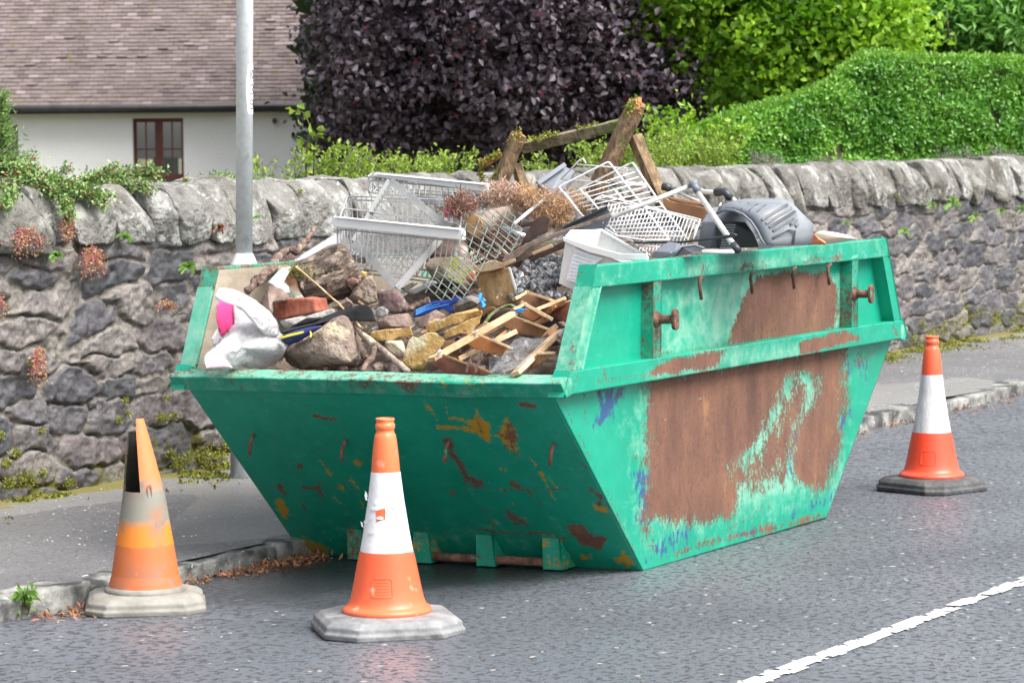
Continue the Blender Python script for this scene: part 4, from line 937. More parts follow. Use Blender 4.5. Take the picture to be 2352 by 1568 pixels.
for s in (1, -1):
    u = lambda z, s=s: s*(HWd+tpr(z))
    near = s > 0
    side = MB(); z1 = SH1
    V, F = quadgrid((u(0), 0, 0), (u(0), SLn, 0), (u(z1), SLn+SOV, z1), (u(z1), -SOV, z1), 230 if near else 20, 120 if near else 10, .02 if near else 0, 3)
    o = skpanel('side_panel', V, F, LOW if near else None, ZK); solid(o, .006)
    V, F = quadgrid((u(z1), -SOV, z1), (u(z1), SLn+SOV, z1), (u(SH2), SLn-SO2, SH2-.01), (u(SH2), SO2, SH2-.01), 230 if near else 20, 80 if near else 10, .015 if near else 0, 5)
    o = skpanel('upper_side_panel', V, F, UP if near else None, ZK); solid(o, .006)
    # pressed frame round the upper panel
    T = .062
    def skbox(name, va, vb, za, zb, u0, u1, sh=BAND, va2=None, vb2=None, n=200, base=None):
        # bar on the side: local v from va..vb at za and va2..vb2 at zb
        va2 = va if va2 is None else va2; vb2 = vb if vb2 is None else vb2; n = n if near else 6
        V = []; F = []
        for i, t in enumerate(np.linspace(0, 1, n)):
            K = 9
            for g in np.linspace(0, 1, K): zz = za+(zb-za)*g; V.append((s*(HWd+tpr(zz)+u1), (va+(vb-va)*t)*(1-g)+(va2+(vb2-va2)*t)*g, zz))
            for g in (1, 0): zz = za+(zb-za)*g; V.append((s*(HWd+tpr(zz)+u0), (va+(vb-va)*t)*(1-g)+(va2+(vb2-va2)*t)*g, zz))
        K += 2
        for i in range(n-1):
            for q in range(K): F.append((i*K+q, i*K+(q+1) % K, (i+1)*K+(q+1) % K, (i+1)*K+q))
        F += [tuple(range(K)), tuple((n-1)*K+x for x in range(K-1, -1, -1))]
        if s < 0: F = [q[::-1] for q in F]
        o = skpanel(name, V, F, sh if near else None, ZK, base=base); bevel(o, .005, 2); return o
    ed = {'rust': .18}
    skbox('side_rail', -SOV-.035, SLn+SOV+.035, SH1+.0, SH1+.088, .003, T, va2=-SOV+.015, vb2=SLn+SOV-.015, base=ed)
    skbox('top_rail', SO2-.035, SLn-SO2+.035, SH2-.085, SH2, -.008, T-.002, va2=SO2, vb2=SLn-SO2, base={'rust': .22 if near else .5, 'fade': .3})
    def vline(z, end):              # slanting end of the upper panel
        t = (z-SH1)/(SH2-SH1); return (-SOV+(SO2+SOV)*t) if not end else (SLn+SOV-(SO2+SOV)*t)
    za, zb = SH1+.086, SH2-.083
    skbox('end_post', vline(za, 0)-.004, vline(za, 0)+.085, za, zb, -.006, T-.004, va2=vline(zb, 0)-.004, vb2=vline(zb, 0)+.085, n=8, base={'rust': .24, 'fade': .55 if near else .85})  # near-end post paler: faded paint plus light on its slanting face, painted in
    skbox('end_post', vline(za, 1)-.085, vline(za, 1)+.004, za, zb, -.006, T-.004, va2=vline(zb, 1)-.085, vb2=vline(zb, 1)+.004, n=8, base=ed)
    for px_c, py_c in ((1495, 745), (1950, 680)):
        v, z = onside(px_c, py_c, HWd+T); w = .036
        skbox('stiffener', v-w, v+w, za, zb, .003, T-.006, n=6, base={'rust': .42, 'fade': .3})
        z = onside(px_c, {1495: 733, 1950: 675}[px_c], HWd+T)[1]
        if near:
            b = MB(); c = Vector((HWd+tpr(z)+T-.006, v, z)); b.tube([c, c+Vector((.075, 0, 0))], .018, 16); b.tube([c, c+Vector((.006, 0, 0)), c+Vector((.018, 0, 0))], 1, 16, rs=[.034, .031, .021])
            lug = b.build('lifting_lug', 'rust', skip, local=True, smooth=False)
            b = MB(); pts = []
            for i in range(24):
                a = 2*math.pi*i/24; pts.append(c+Vector((.075, math.cos(a)*.022, math.sin(a)*.022+(.020 if math.sin(a) > 0 else -.020))))
            b.prism(pts, (.016, 0, 0)); bevel(b.build('lug_plate', 'rust', lug, local=True), .003)
    if near:                        # rope hooks under the top rail
        for hx_, hy_ in ((1588, 640), (1706, 628), (1803, 618), (1884, 610)):
            v, z = onside(hx_, hy_, HWd+T); c = Vector((HWd+tpr(1.1)+.03, v+.05, z)); b = MB()
            b.tube([c+Vector((.02, .0, 0)), c+Vector((.035, -.02, .004)), c+Vector((.036, -.045, .0)), c+Vector((.035, -.052, -.02)), c+Vector((.034, -.035, -.085))], .0075, 8)
            b.build('rope_hook', 'rust', skip, local=True, smooth=True)
    # dirty inner face
    uu = -s*.012
    V, F = quadgrid((s*(HWd-.012), 0, .02), (s*(HWd-.012), SLn, .02), (s*(HWd+tpr(z1)-.012), SLn+SOV, z1), (s*(HWd+tpr(z1)-.012), -SOV+.01, z1), 12, 6)
    mk('inner_face', V, F, 'inner_steel', skip, local=True)
    V, F = quadgrid((s*(HWd+tpr(z1)-.012), -SOV+.01, z1), (s*(HWd+tpr(z1)-.012), SLn+SOV, z1), (s*(HWd+tpr(SH2)-.012), SLn-SO2-.012, SH2-.012), (s*(HWd+tpr(SH2)-.012), SO2+.012, SH2-.012), 12, 6)
    mk('inner_face', V, F, 'inner_steel', skip, local=True)
FR = {'yellow': [([(950, 203), (1085, 214), (1100, 165), (1130, 215), (1185, 240), (1180, 350), (1140, 330), (1095, 285), (880, 266), (880, 250), (1075, 262), (1060, 225), (950, 213)], 3, .95), ([(1210, 310), (1270, 200), (1325, 310), (1338, 425), (1285, 380)], 5, .9),
                 ([(1880, 1000), (1925, 955), (1985, 1020), (1950, 1037)], 5, .95), ([(1755, 690), (1830, 705), (1842, 748), (1795, 738)], 4, .95), ([(115, 865), (270, 945), (160, 965)], 6, 1.), ([(430, 455), (450, 462)], 3, .9, 7), ([(1235, 490), (1270, 494)], 2, .9, 4),
                 ([(222, 440), (285, 525)], 2, .75, 4), ([(305, 650), (390, 730)], 2, .75, 3), ([(310, 570), (360, 610)], 3, .7, 6), ([(808, 115), (850, 165), (880, 220)], 2, .75, 4), ([(930, 125), (940, 190)], 2, .8, 4), ([(1460, 515), (1510, 620), (1550, 682)], 2, .8, 4), ([(1505, 545), (1560, 600)], 4, .6, 6), ([(1400, 430), (1435, 470)], 2, .9, 3), ([(400, 548), (445, 600)], 3, .6, 8), ([(440, 650), (470, 720)], 3, .6, 5), ([(1230, 595), (1290, 670), (1385, 780)], 2, .6, 3), ([(0, 690), (30, 740)], 3, .9, 12), ([(1700, 990), (1740, 990)], 3, .9, 7), ([(1060, 600), (1110, 700)], 2, .7, 3)],
      'rust': [([(1070, 215), (1110, 170), (1150, 300), (1180, 355), (1120, 300)], 6, .6), ([(1235, 300), (1290, 230), (1325, 300), (1338, 425), (1270, 370)], 10, .8), ([(1610, 812), (1690, 802), (1740, 850), (1835, 880), (1800, 955), (1690, 915), (1640, 860)], 4, 1.), ([(95, 460), (128, 462), (130, 490), (98, 490)], 4, 1.),
               ([(195, 195), (240, 208), (320, 215)], 2, .85, 6), ([(125, 592), (180, 605), (238, 575)], 2, .85, 5), ([(220, 440), (340, 540), (395, 603), (500, 608), (720, 632), (860, 600), (940, 590), (1180, 612), (1640, 605)], 1.2, .8, 2.4), ([(940, 330), (960, 400), (1010, 480), (1040, 530), (1110, 575)], 5, .72, 12), ([(380, 800), (850, 830)], 3, .6, 5), ([(1090, 845), (1440, 850), (1600, 880)], 3, .75, 6),
               ([(1465, 515), (1525, 660), (1550, 682)], 1.5, .7, 2.5), ([(1350, 130), (1430, 140)], 2, .9, 6), ([(1280, 740), (1370, 800)], 6, .7, 14), ([(1380, 600), (1430, 670), (1470, 685)], 2, .75, 4), ([(220, 620), (250, 650)], 4, .7, 8), ([(1730, 610), (1800, 640), (1790, 690)], 3, .8, 6), ([(1640, 430), (1740, 500)], 2, .8, 4), ([(1760, 500), (1850, 720)], 3, .7, 5), ([(0, 590), (30, 630)], 3, .8, 9), ([(125, 690), (150, 720)], 2, .9, 4), ([(1400, 520), (1420, 540)], 3, .8, 6), ([(1300, 570), (1330, 590)], 3, .8, 7),
               ([(370, 985), (2020, 1060)], 3, .6, 6), ([(1560, 95), (2030, 1062)], 1.5, .6, 3.5), ([(960, 615), (980, 635)], 3, .8, 6), ([(1150, 720), (1200, 800)], 8, .5, 9)],
      'fade': [([(300, 780), (1600, 820), (1600, 1000), (300, 960)], 60, .45)]}
z1 = SH1
V, F = quadgrid((-HWd+.003, 0, .0), (HWd-.003, 0, .0), (HWd+tpr(z1)-.003, -SOV, z1), (-HWd-tpr(z1)+.003, -SOV, z1), 320, 170, .014, 8)
o = skpanel('end_panel', V, F, FR, ZJ, base={'rust': .12}); solid(o, .006)
V, F = quadgrid((-HWd+.003, SLn, .0), (HWd-.003, SLn, .0), (HWd+tpr(z1)-.003, SLn+SOV, z1), (-HWd-tpr(z1)+.003, SLn+SOV, z1), 20, 10)
o = skpanel('end_panel', V, F); solid(o, .006)
V, F = quadgrid((-HWd, 0, .003), (HWd, 0, .003), (HWd, SLn, .003), (-HWd, SLn, .003), 2, 2); mk('floor_plate', V, F, 'underside_dark', skip, local=True)
# folded rims of both ends
for e in (0, 1):
    f = lambda v: v if not e else SLn-v
    prof = [(-SOV-.006, z1-.012), (-SOV-.050, z1+.044), (-SOV-.045, z1+.052), (-SOV+.030, z1+.074), (-SOV+.040, z1+.070), (-SOV+.040, z1-.0)]
    wv = HWd+tpr(z1)+.064; n = 120; V = []; F = []; k = len(prof)
    for i, t in enumerate(np.linspace(-1, 1, n)):
        for v, z in prof:
            dz = (fbm(np.array([[t*3, e, 0]]), 1.3, 2, 5)[0]-.5)*.010; x = t*wv if abs(t) < .999 else t*wv
            V.append((x, f(v), z+dz))
    F = [(i*k+j, (i+1)*k+j, (i+1)*k+(j+1) % k, i*k+(j+1) % k) for i in range(n-1) for j in range(k)]+[tuple(range(k)), tuple((n-1)*k+j for j in range(k-1, -1, -1))]
    if e: F = [q[::-1] for q in F]
    RIM = {'rust': [([(0, 0), (1520, 45)], 3, .5, 5), ([(380, 5), (620, 15), (780, 12)], 2, .75, 5), ([(1250, 30), (1330, 40)], 2, .7, 5)], 'yellow': [([(900, 5), (985, 62)], 2, .9, 5), ([(1130, 15), (1180, 75)], 2, .9, 4), ([(1030, 12), (1100, 30)], 2, .7, 5), ([(240, 5), (260, 45)], 2, .7, 4), ([(700, 5), (680, 35)], 2, .6, 4), ([(80, 5), (150, 30)], 2, .6, 5)]}
    o = skpanel('end_rim', V, F, RIM if not e else None, ZJ, base={'rust': lambda V: .26+.14*(V[:, 2] > z1+.05), 'fade': lambda V: .3+.65*(V[:, 2] > z1+.05)}); bevel(o, .003, 2)  # rim top paler: weathering plus sky light put into the colour
# fork pockets and rod on the near end
sl_ = SOV/SH1
for i, pxc in enumerate((817, 969, 1114, 1267)):
    o_ = SMi@CAMP; d_ = SMi.to_3x3()@ray(pxc, 1255); vv = -.135; t = (vv-o_.y)/d_.y; xc = (o_+d_*t).x; w = .043; zt2 = .150; b = MB()
    b.prism([(xc-w, vv, .006), (xc-w, vv, zt2-.006), (xc-w, vv-.012, zt2), (xc-w, -sl_*zt2-.004+.0, zt2+.001), (xc-w, -.012, .006)], (2*w, 0, 0))
    Vb = np.array(b.V); bracket = skpanel('fork_bracket', Vb, b.F, None, None, base={'rust': .24 if i != 0 else .42, 'yellow': .34 if i != 2 else .2}); bevel(bracket, .004)
    if i < 3: last = xc
    if i == 0: x0b = xc
b = MB(); b.tube([(x0b, -.115, .032), (xc, -.115, .032)], .018, 12); b.build('locking_rod', 'rust', skip, local=True, smooth=True)
# rope hooks on the near end
for pxc, pyc in ((584, 1010), (795, 1022), (1032, 1025), (1274, 1030)):
    o_ = SMi@CAMP; d_ = SMi.to_3x3()@ray(pxc, pyc-14); nrm = Vector((0, -SH1, -SOV)).normalized(); t = (-o_.dot(nrm))/(d_.dot(nrm)); c = o_+d_*t; b = MB()
    b.tube([c+nrm*-.002, c+nrm*.022, c+nrm*.034+Vector((-.004, 0, -.012)), c+nrm*.034+Vector((-.010, 0, -.062))], .0075, 8)
    b.build('rope_hook', 'rust', skip, local=True, smooth=True)

# ============================================================= CONES
def conemat(name, stops, rough=.5, dirt=None, spots=None):
    m, nt, bs, N, L = newmat(name); tc = N('ShaderNodeTexCoord'); sp = N('ShaderNodeSeparateXYZ'); L(tc.outputs['Object'], sp.inputs[0])
    nz = N('ShaderNodeTexNoise'); nz.inputs['Scale'].default_value = 25; nz.inputs['Detail'].default_value = 8; L(tc.outputs['Object'], nz.inputs['Vector'])
    a = N('ShaderNodeMath'); a.operation = 'MULTIPLY_ADD'; L(nz.outputs[0], a.inputs[0]); a.inputs[1].default_value = dirt or .004; L(sp.outputs[2], a.inputs[2])
    cr = N('ShaderNodeValToRGB'); L(a.outputs[0], cr.inputs[0]); e = cr.color_ramp.elements
    while len(e) < len(stops): e.new(.5)
    for i, (p, c) in enumerate(stops): e[i].position = p; e[i].color = (*c, 1)
    src = cr.outputs[0]
    for k, (c, s, th, sf) in enumerate(spots or []):
        n2 = N('ShaderNodeTexNoise'); n2.noise_dimensions = '4D'; n2.inputs['W'].default_value = k*3.3; n2.inputs['Scale'].default_value = s; n2.inputs['Detail'].default_value = 7; L(tc.outputs['Object'], n2.inputs['Vector'])
        mr = N('ShaderNodeMapRange'); mr.inputs[1].default_value = th; mr.inputs[2].default_value = th+sf; L(n2.outputs[0], mr.inputs[0])
        x = N('ShaderNodeMix'); x.data_type = 'RGBA'; L(mr.outputs[0], x.inputs[0]); L(src, x.inputs[6]); x.inputs[7].default_value = (*c, 1); src = x.outputs[2]
    L(src, bs.inputs['Base Color']); bs.inputs['Roughness'].default_value = rough
    bp = N('ShaderNodeBump'); bp.inputs['Strength'].default_value = .25; bp.inputs['Distance'].default_value = .003; L(nz.outputs[0], bp.inputs['Height']); L(bp.outputs[0], bs.inputs['Normal'])
    MATS[name] = m
OR, OR2 = (.85, .135, .050), (.80, .105, .038)
conemat('cone_orange', [(0, (.84, .20, .085)), (.12, OR), (.3, OR2), (.75, (.88, .20, .07))], .42, spots=[((.85, .42, .28), 16, .60, .12)])
conemat('cone_red', [(0, (.90, .10, .045)), (.3, (.88, .07, .028)), (.75, (.90, .14, .06))], .38)
conemat('cone_faded', [(0, (.45, .20, .10)), (.1, (.52, .14, .05)), (.255, (.56, .15, .045)), (.26, (.74, .22, .025)), (.325, (.70, .22, .03)), (.36, (.24, .23, .19)), (.455, (.22, .22, .185)), (.51, (.66, .21, .075)), (1, (.68, .20, .065))], .6, dirt=.03, spots=[((.34, .16, .09), 6, .57, .16), ((.22, .17, .14), 13, .58, .1), ((.45, .30, .22), 25, .66, .08)])
mat('sleeve_white', [(.70, .70, .71), (.80, .80, .81)], 12, .4, .15, spots=[((.80, .16, .06), 10, .69, .01)])
mat('sleeve_grey', [(.55, .52, .55), (.68, .67, .69), (.76, .76, .78)], 30, .5, .25, stretch=(1, 1, .25))
mat('cone_base_grey', [(.13, .135, .14), (.19, .195, .20), (.27, .27, .275)], 10, .75, .3, spots=[((.42, .42, .42), 30, .66, .04), ((.06, .06, .06), 7, .6, .1)])
mat('cone_base_black', [(.035, .035, .038), (.06, .06, .063), (.10, .10, .10)], 12, .7, .4)
mat('cone_base_dirty', [(.17, .16, .14), (.23, .22, .195), (.29, .28, .25)], 8, .9, .3, spots=[((.15, .14, .12), 6, .58, .1)])
mat('cone_inside', [(.03, .03, .022), (.06, .055, .04)], 9, .8, .3)
CP = [(.150, .062), (.158, .068), (.158, .078), (.150, .086), (.138, .094), (.128, .12), (.112, .20), (.100, .26), (.0945, .283)]
CP2 = [(.0935, .283), (.083, .34), (.064, .46), (.0525, .555), (.0515, .562)]
CP3 = [(.0505, .562), (.047, .61), (.041, .665), (.037, .690), (.033, .697), (.031, .703), (.031, .709), (.0345, .714), (.0345, .728), (.031, .732), (.031, .740), (.0335, .744), (.0325, .750), (.027, .750), (.025, .70)]
def lerp_prof(P, k=6):
    out = []
    for (r0, z0), (r1, z1) in zip(P[:-1], P[1:]):
        for i in range(k): out.append((r0+(r1-r0)*i/k, z0+(z1-z0)*i/k))
    return out+[P[-1]]
def conebase(loc, rot, parent, m, hw=.25, ch=.10):
    b = MB(); c, s = math.cos(rot), math.sin(rot)
    def ring(hw, ch, z): return [Vector((loc[0]+x*c-y*s, loc[1]+x*s+y*c, loc[2]+z)) for x, y in ((hw, -hw+ch), (hw, hw-ch), (hw-ch, hw), (-hw+ch, hw), (-hw, hw-ch), (-hw, -hw+ch), (-hw+ch, -hw), (hw-ch, -hw))]
    rs = [ring(hw, ch, .0), ring(hw+.002, ch, .020), ring(hw-.006, ch, .026), ring(hw-.008, ch, .044), ring(hw-.03, ch*.9, .060), ring(.16, .05, .067)]
    V = [v for r in rs for v in r]; n = 8
    F = [(i*n+j, i*n+(j+1) % n, (i+1)*n+(j+1) % n, (i+1)*n+j) for i in range(len(rs)-1) for j in range(n)]+[tuple(range(n-1, -1, -1)), tuple((len(rs)-1)*n+j for j in range(n))]
    b.add(V, F); o = b.build('base', m, parent); bevel(o, .006, 3, 12); return o
def cone(px, py, rot, label, m1, msl, mb, ch=.10, hw=.25):
    loc = atZ(px, py, roadz(-5.3) if px > 0 else 0); loc.z = float(roadz(loc.x))+.001
    t = empty('traffic_cone', loc, label, 'traffic cone', 'traffic cones round the skip')
    conebase(loc, rot, t, mb, hw, ch)
    b = MB(); b.lathe(lerp_prof(CP, 2), loc, 64, False); lower = b.build('cone_body', m1, t, smooth=True)
    b = MB(); b.lathe(lerp_prof(CP2, 4), loc, 64, False); b.build('white_sleeve', msl, t, smooth=True)
    b = MB(); b.lathe(lerp_prof(CP3, 2), loc, 64, False); b.build('cone_tip', m1, t, smooth=True)
    # moulded data panel
    va = math.atan2(-loc.y, -loc.x)-.15; b = MB(); pts = []
    for i in range(28):
        a = 2*math.pi*i/28; ax = max(-1, min(1, math.cos(a)*1.35)); az = max(-1, min(1, math.sin(a)*1.35)); z = .165+az*.032; r = np.interp(z, [.12, .20], [.128, .112])+.0005; aa = va+ax*.30
        pts.append((loc.x+r*math.cos(aa), loc.y+r*math.sin(aa), loc.z+z))
    b.tube(pts, .0016, 5, closed=True)
    for q in range(5):
        z = .145+q*.010; r = np.interp(z, [.12, .20], [.128, .112])+.0003; b.tube([(loc.x+r*math.cos(va+k_), loc.y+r*math.sin(va+k_), loc.z+z) for k_ in np.linspace(-.2, .2, 7)], .0009, 4)
    b.build('moulded_panel', m1, t)
    return t, loc
c1, l1 = cone(890, 1445, TH+.22, 'orange cone with torn white sleeve on a grey base, nearest the camera', 'cone_orange', 'sleeve_white', 'cone_base_grey')
c2, l2 = cone(2140, 1124, TH+.70, 'red orange cone with scuffed white sleeve and black base beyond the skip', 'cone_red', 'sleeve_grey', 'cone_base_black', ch=.07, hw=.222)
# torn flakes on the near sleeve: orange shows through a ragged hole
mat('torn_vinyl', [(.72, .72, .72), (.82, .82, .82)], 20, .5, .3)
def onc(loc, a, z, off=0.):
    r = float(np.interp(z, [.283, .34, .46, .555], [.0935, .083, .064, .0525]))+off; va = math.atan2(-loc.y, -loc.x); return Vector((loc.x+r*math.cos(va+a), loc.y+r*math.sin(va+a), loc.z+z))
random.seed(4)
def curved_patch(name, pts, off, mt, parent, loc):
    cx = sum(p[0] for p in pts)/len(pts); cz = sum(p[1] for p in pts)/len(pts); V = [onc(loc, cx, cz, off)]+[onc(loc, a, z, off) for a, z in pts]; n = len(pts)
    o = mk(name, V, [(0, i+1, (i+1) % n+1) for i in range(n)], mt, parent); solid(o, .0008); return o
curved_patch('bare_patch', [(-.55, .430), (-.30, .436), (-.06, .440), (-.02, .428), (-.05, .402), (-.30, .398), (-.46, .392), (-.5, .41)], .0012, 'cone_orange', c1, l1)
for k in range(9):
    a0, z0 = random.uniform(-1.3, .7), random.uniform(.34, .50); w, h = random.uniform(.10, .3), random.uniform(.004, .012)
    pts = [(a0+w*math.cos(t)*random.uniform(.6, 1.1), z0+h*math.sin(t)*random.uniform(.5, 1.2)) for t in np.linspace(0, 6.28, 9)[:-1]]
    curved_patch('torn_flake', pts, .0035, 'torn_vinyl', c1, l1)
for k in range(5):
    a0 = -1.45; z0 = .44+random.uniform(-.09, .05); b = MB(); p = onc(l1, a0, z0, .001); b.prism([p, p+Vector((-.004, -.002, .016)), p+Vector((-.010, -.004, .022)), p+Vector((-.006, -.004, .004))], (.001, -.002, 0)); b.build('torn_flake', 'torn_vinyl', c1)
# the broken cone by the kerb
loc = atZ(335, 1392, -.015); loc.z = float(roadz(loc.x))+.001
t3 = empty('traffic_cone', loc, 'broken faded orange cone with a split top on a dirty base by the kerb', 'traffic cone', 'traffic cones round the skip')
conebase(loc, TH+.12, t3, 'cone_base_dirty', .222, .07)
b = MB(); b.lathe([(.150, .06), (.153, .07), (.150, .082), (.135, .088)], loc, 56, False); b.build('collar', 'cone_base_dirty', t3, smooth=True)
va = math.atan2(-loc.y, -loc.x); prof = lerp_prof([(.138, .086), (.126, .13), (.110, .23), (.094, .33), (.080, .42), (.060, .54), (.042, .64), (.030, .70), (.026, .715)], 5); seg = 84; V = []; F = []; MI = []
for r, z in prof:
    for k in range(seg):
        a = 2*math.pi*k/seg; rel = a
        # the free strip on the right leans over, the far wall leans with it
        up = max(0, z-.42); lean = up*.08
        V.append((loc.x+r*math.cos(va+a)+(-_R.x*lean), loc.y+r*math.sin(va+a)-_R.y*lean, loc.z+z))
n0 = len(V)
for (r, z), i in zip(prof, range(len(prof))):
    for k in range(seg):
        p = Vector(V[i*seg+k]); cx = Vector((loc.x-_R.x*max(0, z-.42)*.08, loc.y-_R.y*max(0, z-.42)*.08, p.z)); V.append(tuple(cx+(p-cx)*(1-.006/max(r, .03))))
for i in range(len(prof)-1):
    zz = prof[i][1]
    for k in range(seg):
        a = (2*math.pi*(k+.5)/seg+math.pi) % (2*math.pi)-math.pi      # 0 faces the camera, + to the photo right
        lo = -1.35-(.06*math.sin(zz*40)); hi = -.10+.07*math.sin(zz*9)
        if zz > .435+.012*(a+.5) and lo < a < hi: continue
        if zz > .66 and not (-.2 < a < 1.7): continue
        q = (i*seg+k, i*seg+(k+1) % seg, (i+1)*seg+(k+1) % seg, (i+1)*seg+k); F.append(q); MI.append(0); F.append(tuple(n0+x for x in q[::-1])); MI.append(1)
# edges of the rent are closed by bridging the two skins
bm_edges = {}
for f, mi in zip(F, MI):
    if mi: continue
    for a_, b_ in zip(f, f[1:]+f[:1]): bm_edges.setdefault(tuple(sorted((a_, b_))), []).append((a_, b_))
for e_, l_ in bm_edges.items():
    if len(l_) == 1: a_, b_ = l_[0]; F.append((b_, a_, a_+n0, b_+n0)); MI.append(1)
mk('cone_body', V, F, None, t3, mats=['cone_faded', 'cone_inside'], midx=MI, smooth=False)
def slot(a, z, r): 
    b = MB(); pts = []
    for i in range(16):
        t = 6.283*i/16; aa = a+math.cos(t)*.10; zz = z+math.sin(t)*.020+(.010 if math.sin(t) > 0 else -.01); pts.append((loc.x+r*math.cos(va+aa), loc.y+r*math.sin(va+aa), loc.z+zz))
    b.tube(pts, .0025, 5, closed=True); b.build('slot_rim', 'cone_faded', t3)
slot(.28, .445, .0775)
# ============================================================= WHAT LIES IN THE SKIP
def cm(name, cols, *a, **k): mat(name, cols, *a, **k)
cm('stone_brown', [(.12, .08, .065), (.22, .155, .13), (.32, .245, .21)], 7, .9, .8, 50, spots=[((.40, .33, .28), 9, .62, .06), ((.09, .065, .055), 6, .58, .08)])
cm('stone_tan', [(.13, .095, .075), (.25, .19, .155), (.37, .30, .245)], 7, .9, .9, 45, dist=.02, spots=[((.50, .41, .29), 4.5, .57, .04), ((.09, .065, .05), 6, .57, .07)])
cm('stone_mossy', [(.10, .08, .055), (.19, .155, .11), (.28, .24, .18)], 9, .9, .8, 50, spots=[((.16, .17, .03), 8, .56, .06)])
cm('stone_purple', [(.09, .055, .055), (.16, .105, .10), (.26, .19, .175)], 9, .9, .8, 55, spots=[((.34, .27, .24), 14, .62, .05)])
cm('stone_grey', [(.12, .11, .10), (.20, .185, .17), (.30, .28, .255)], 14, .95, .9, 60)
cm('stone_yellow', [(.38, .23, .08), (.58, .38, .14), (.74, .55, .26)], 14, .85, 1., 50, spots=[((.72, .62, .42), 5, .58, .05), ((.36, .20, .08), 18, .66, .04)])
cm('stone_beige', [(.38, .30, .20), (.52, .43, .31), (.64, .55, .42)], 8, .9, .7, 50)
cm('concrete', [(.24, .23, .22), (.38, .37, .355), (.54, .53, .51)], 16, .95, .9, 60, spots=[((.40, .15, .09), 8, .68, .03)])
cm('brick', [(.22, .06, .04), (.33, .10, .06), (.42, .15, .09)], 12, .9, .6, 60, spots=[((.18, .05, .035), 7, .62, .08)])
cm('terracotta', [(.45, .16, .09), (.55, .21, .13)], 6, .8, .3)
cm('rubble', [(.05, .038, .03), (.12, .09, .07), (.20, .15, .12)], 12, .95, 1., 40, dist=.02, spots=[((.28, .24, .2), 22, .62, .05), ((.03, .02, .02), 5, .56, .08)])
cm('bark_pale', [(.05, .035, .028), (.15, .11, .085), (.44, .37, .31)], 16, .9, 1., 34, dist=.03, stretch=(1., 1, 1.6), spots=[((.10, .12, .02), 4.5, .64, .04), ((.04, .028, .02), 22, .56, .05)], contrast=(.36, .62))
cm('bark_log', [(.045, .032, .025), (.13, .095, .075), (.40, .33, .27)], 22, .9, 1., 40, dist=.03, stretch=(.40, 1., 1.), spots=[((.035, .025, .018), 26, .54, .05), ((.16, .12, .09), 5, .6, .1)], contrast=(.38, .66))
cm('bark_root', [(.06, .035, .03), (.14, .09, .07), (.30, .22, .17)], 30, .9, 1., 60, spots=[((.55, .46, .36), 3.2, .58, .05)])
cm('cut_wood', [(.42, .23, .07), (.58, .36, .14), (.66, .46, .22)], 10, .8, .4)
cm('cut_wood_pink', [(.20, .10, .08), (.30, .17, .14)], 12, .8, .4)
cm('wood_pale', [(.42, .27, .14), (.58, .41, .25), (.70, .55, .38)], 5, .75, .3, 30, stretch=(2, 2, 2), spots=[((.32, .16, .07), 7, .64, .06)])
cm('wood_brown', [(.16, .075, .03), (.27, .14, .065), (.38, .22, .11)], 6, .7, .35, 30, spots=[((.10, .05, .03), 6, .62, .06)])
cm('wood_orange', [(.32, .11, .03), (.45, .18, .06), (.52, .26, .11)], 6, .65, .3, 30, spots=[((.14, .05, .02), 8, .62, .06)])
cm('wood_red', [(.12, .035, .025), (.22, .075, .045), (.30, .13, .08)], 7, .7, .3, 30)
cm('wood_weather', [(.15, .11, .09), (.26, .20, .165), (.38, .31, .26)], 9, .85, .5, 40, spots=[((.10, .07, .05), 12, .6, .08)])
cm('wood_block', [(.24, .14, .06), (.38, .24, .11), (.50, .35, .19)], 9, .85, .5, 40, stretch=(1.5, 1.5, 1), spots=[((.10, .06, .035), 5, .58, .06)])
cm('wood_dark', [(.05, .03, .025), (.09, .055, .045), (.14, .09, .075)], 8, .85, .4)
cm('wood_rotten', [(.09, .055, .03), (.20, .135, .075), (.34, .24, .14)], 20, .9, .9, 60, stretch=(1.8, 1.8, .55), spots=[((.15, .17, .045), 9, .60, .05), ((.05, .035, .02), 9, .62, .08)])
cm('wood_mossy', [(.07, .06, .035), (.16, .14, .08), (.26, .23, .15)], 18, .95, .9, 60, spots=[((.14, .18, .05), 8, .49, .08), ((.06, .05, .03), 11, .60, .08)])
cm('wood_rot_end', [(.22, .09, .03), (.42, .20, .08), (.52, .30, .14)], 30, .95, 1., 80, dist=.02)
cm('felt_black', [(.018, .018, .02), (.035, .035, .038)], 12, .85, .4)
cm('cloth_navy', [(.015, .022, .10), (.03, .04, .18)], 10, .8, .3)
cm('cloth_blue', [(.02, .05, .30), (.035, .08, .42)], 12, .7, .3)
cm('cord_blue', [(.03, .22, .60), (.05, .30, .7)], 30, .7, .2)
cm('trim_yellow', [(.60, .50, .02), (.70, .60, .05)], 30, .7, .2)
cm('coal_ash', [(.03, .03, .033), (.20, .20, .21), (.58, .58, .60)], 38, .95, .9, 90, contrast=(.38, .62), spots=[((.02, .02, .022), 30, .58, .05)])
cm('plastic_white', [(.66, .68, .69), (.78, .79, .80)], 5, .4, .1, 20)
cm('plastic_tub', [(.70, .72, .73), (.82, .83, .84)], 4, .42, .08, spots=[((.52, .53, .51), 6, .62, .12)])
cm('tub_inside', [(.42, .43, .41), (.58, .59, .57)], 4, .5, .1, spots=[((.30, .31, .29), 9, .62, .1)])  # greyer than the outside: the tub's inner shade put into the colour
cm('label_print', [(.62, .66, .72), (.72, .76, .80)], 40, .5, 0)
cm('plastic_slate', [(.10, .115, .145), (.15, .165, .195), (.20, .215, .25)], 5, .45, .12, 30, spots=[((.34, .35, .36), 22, .68, .05)])
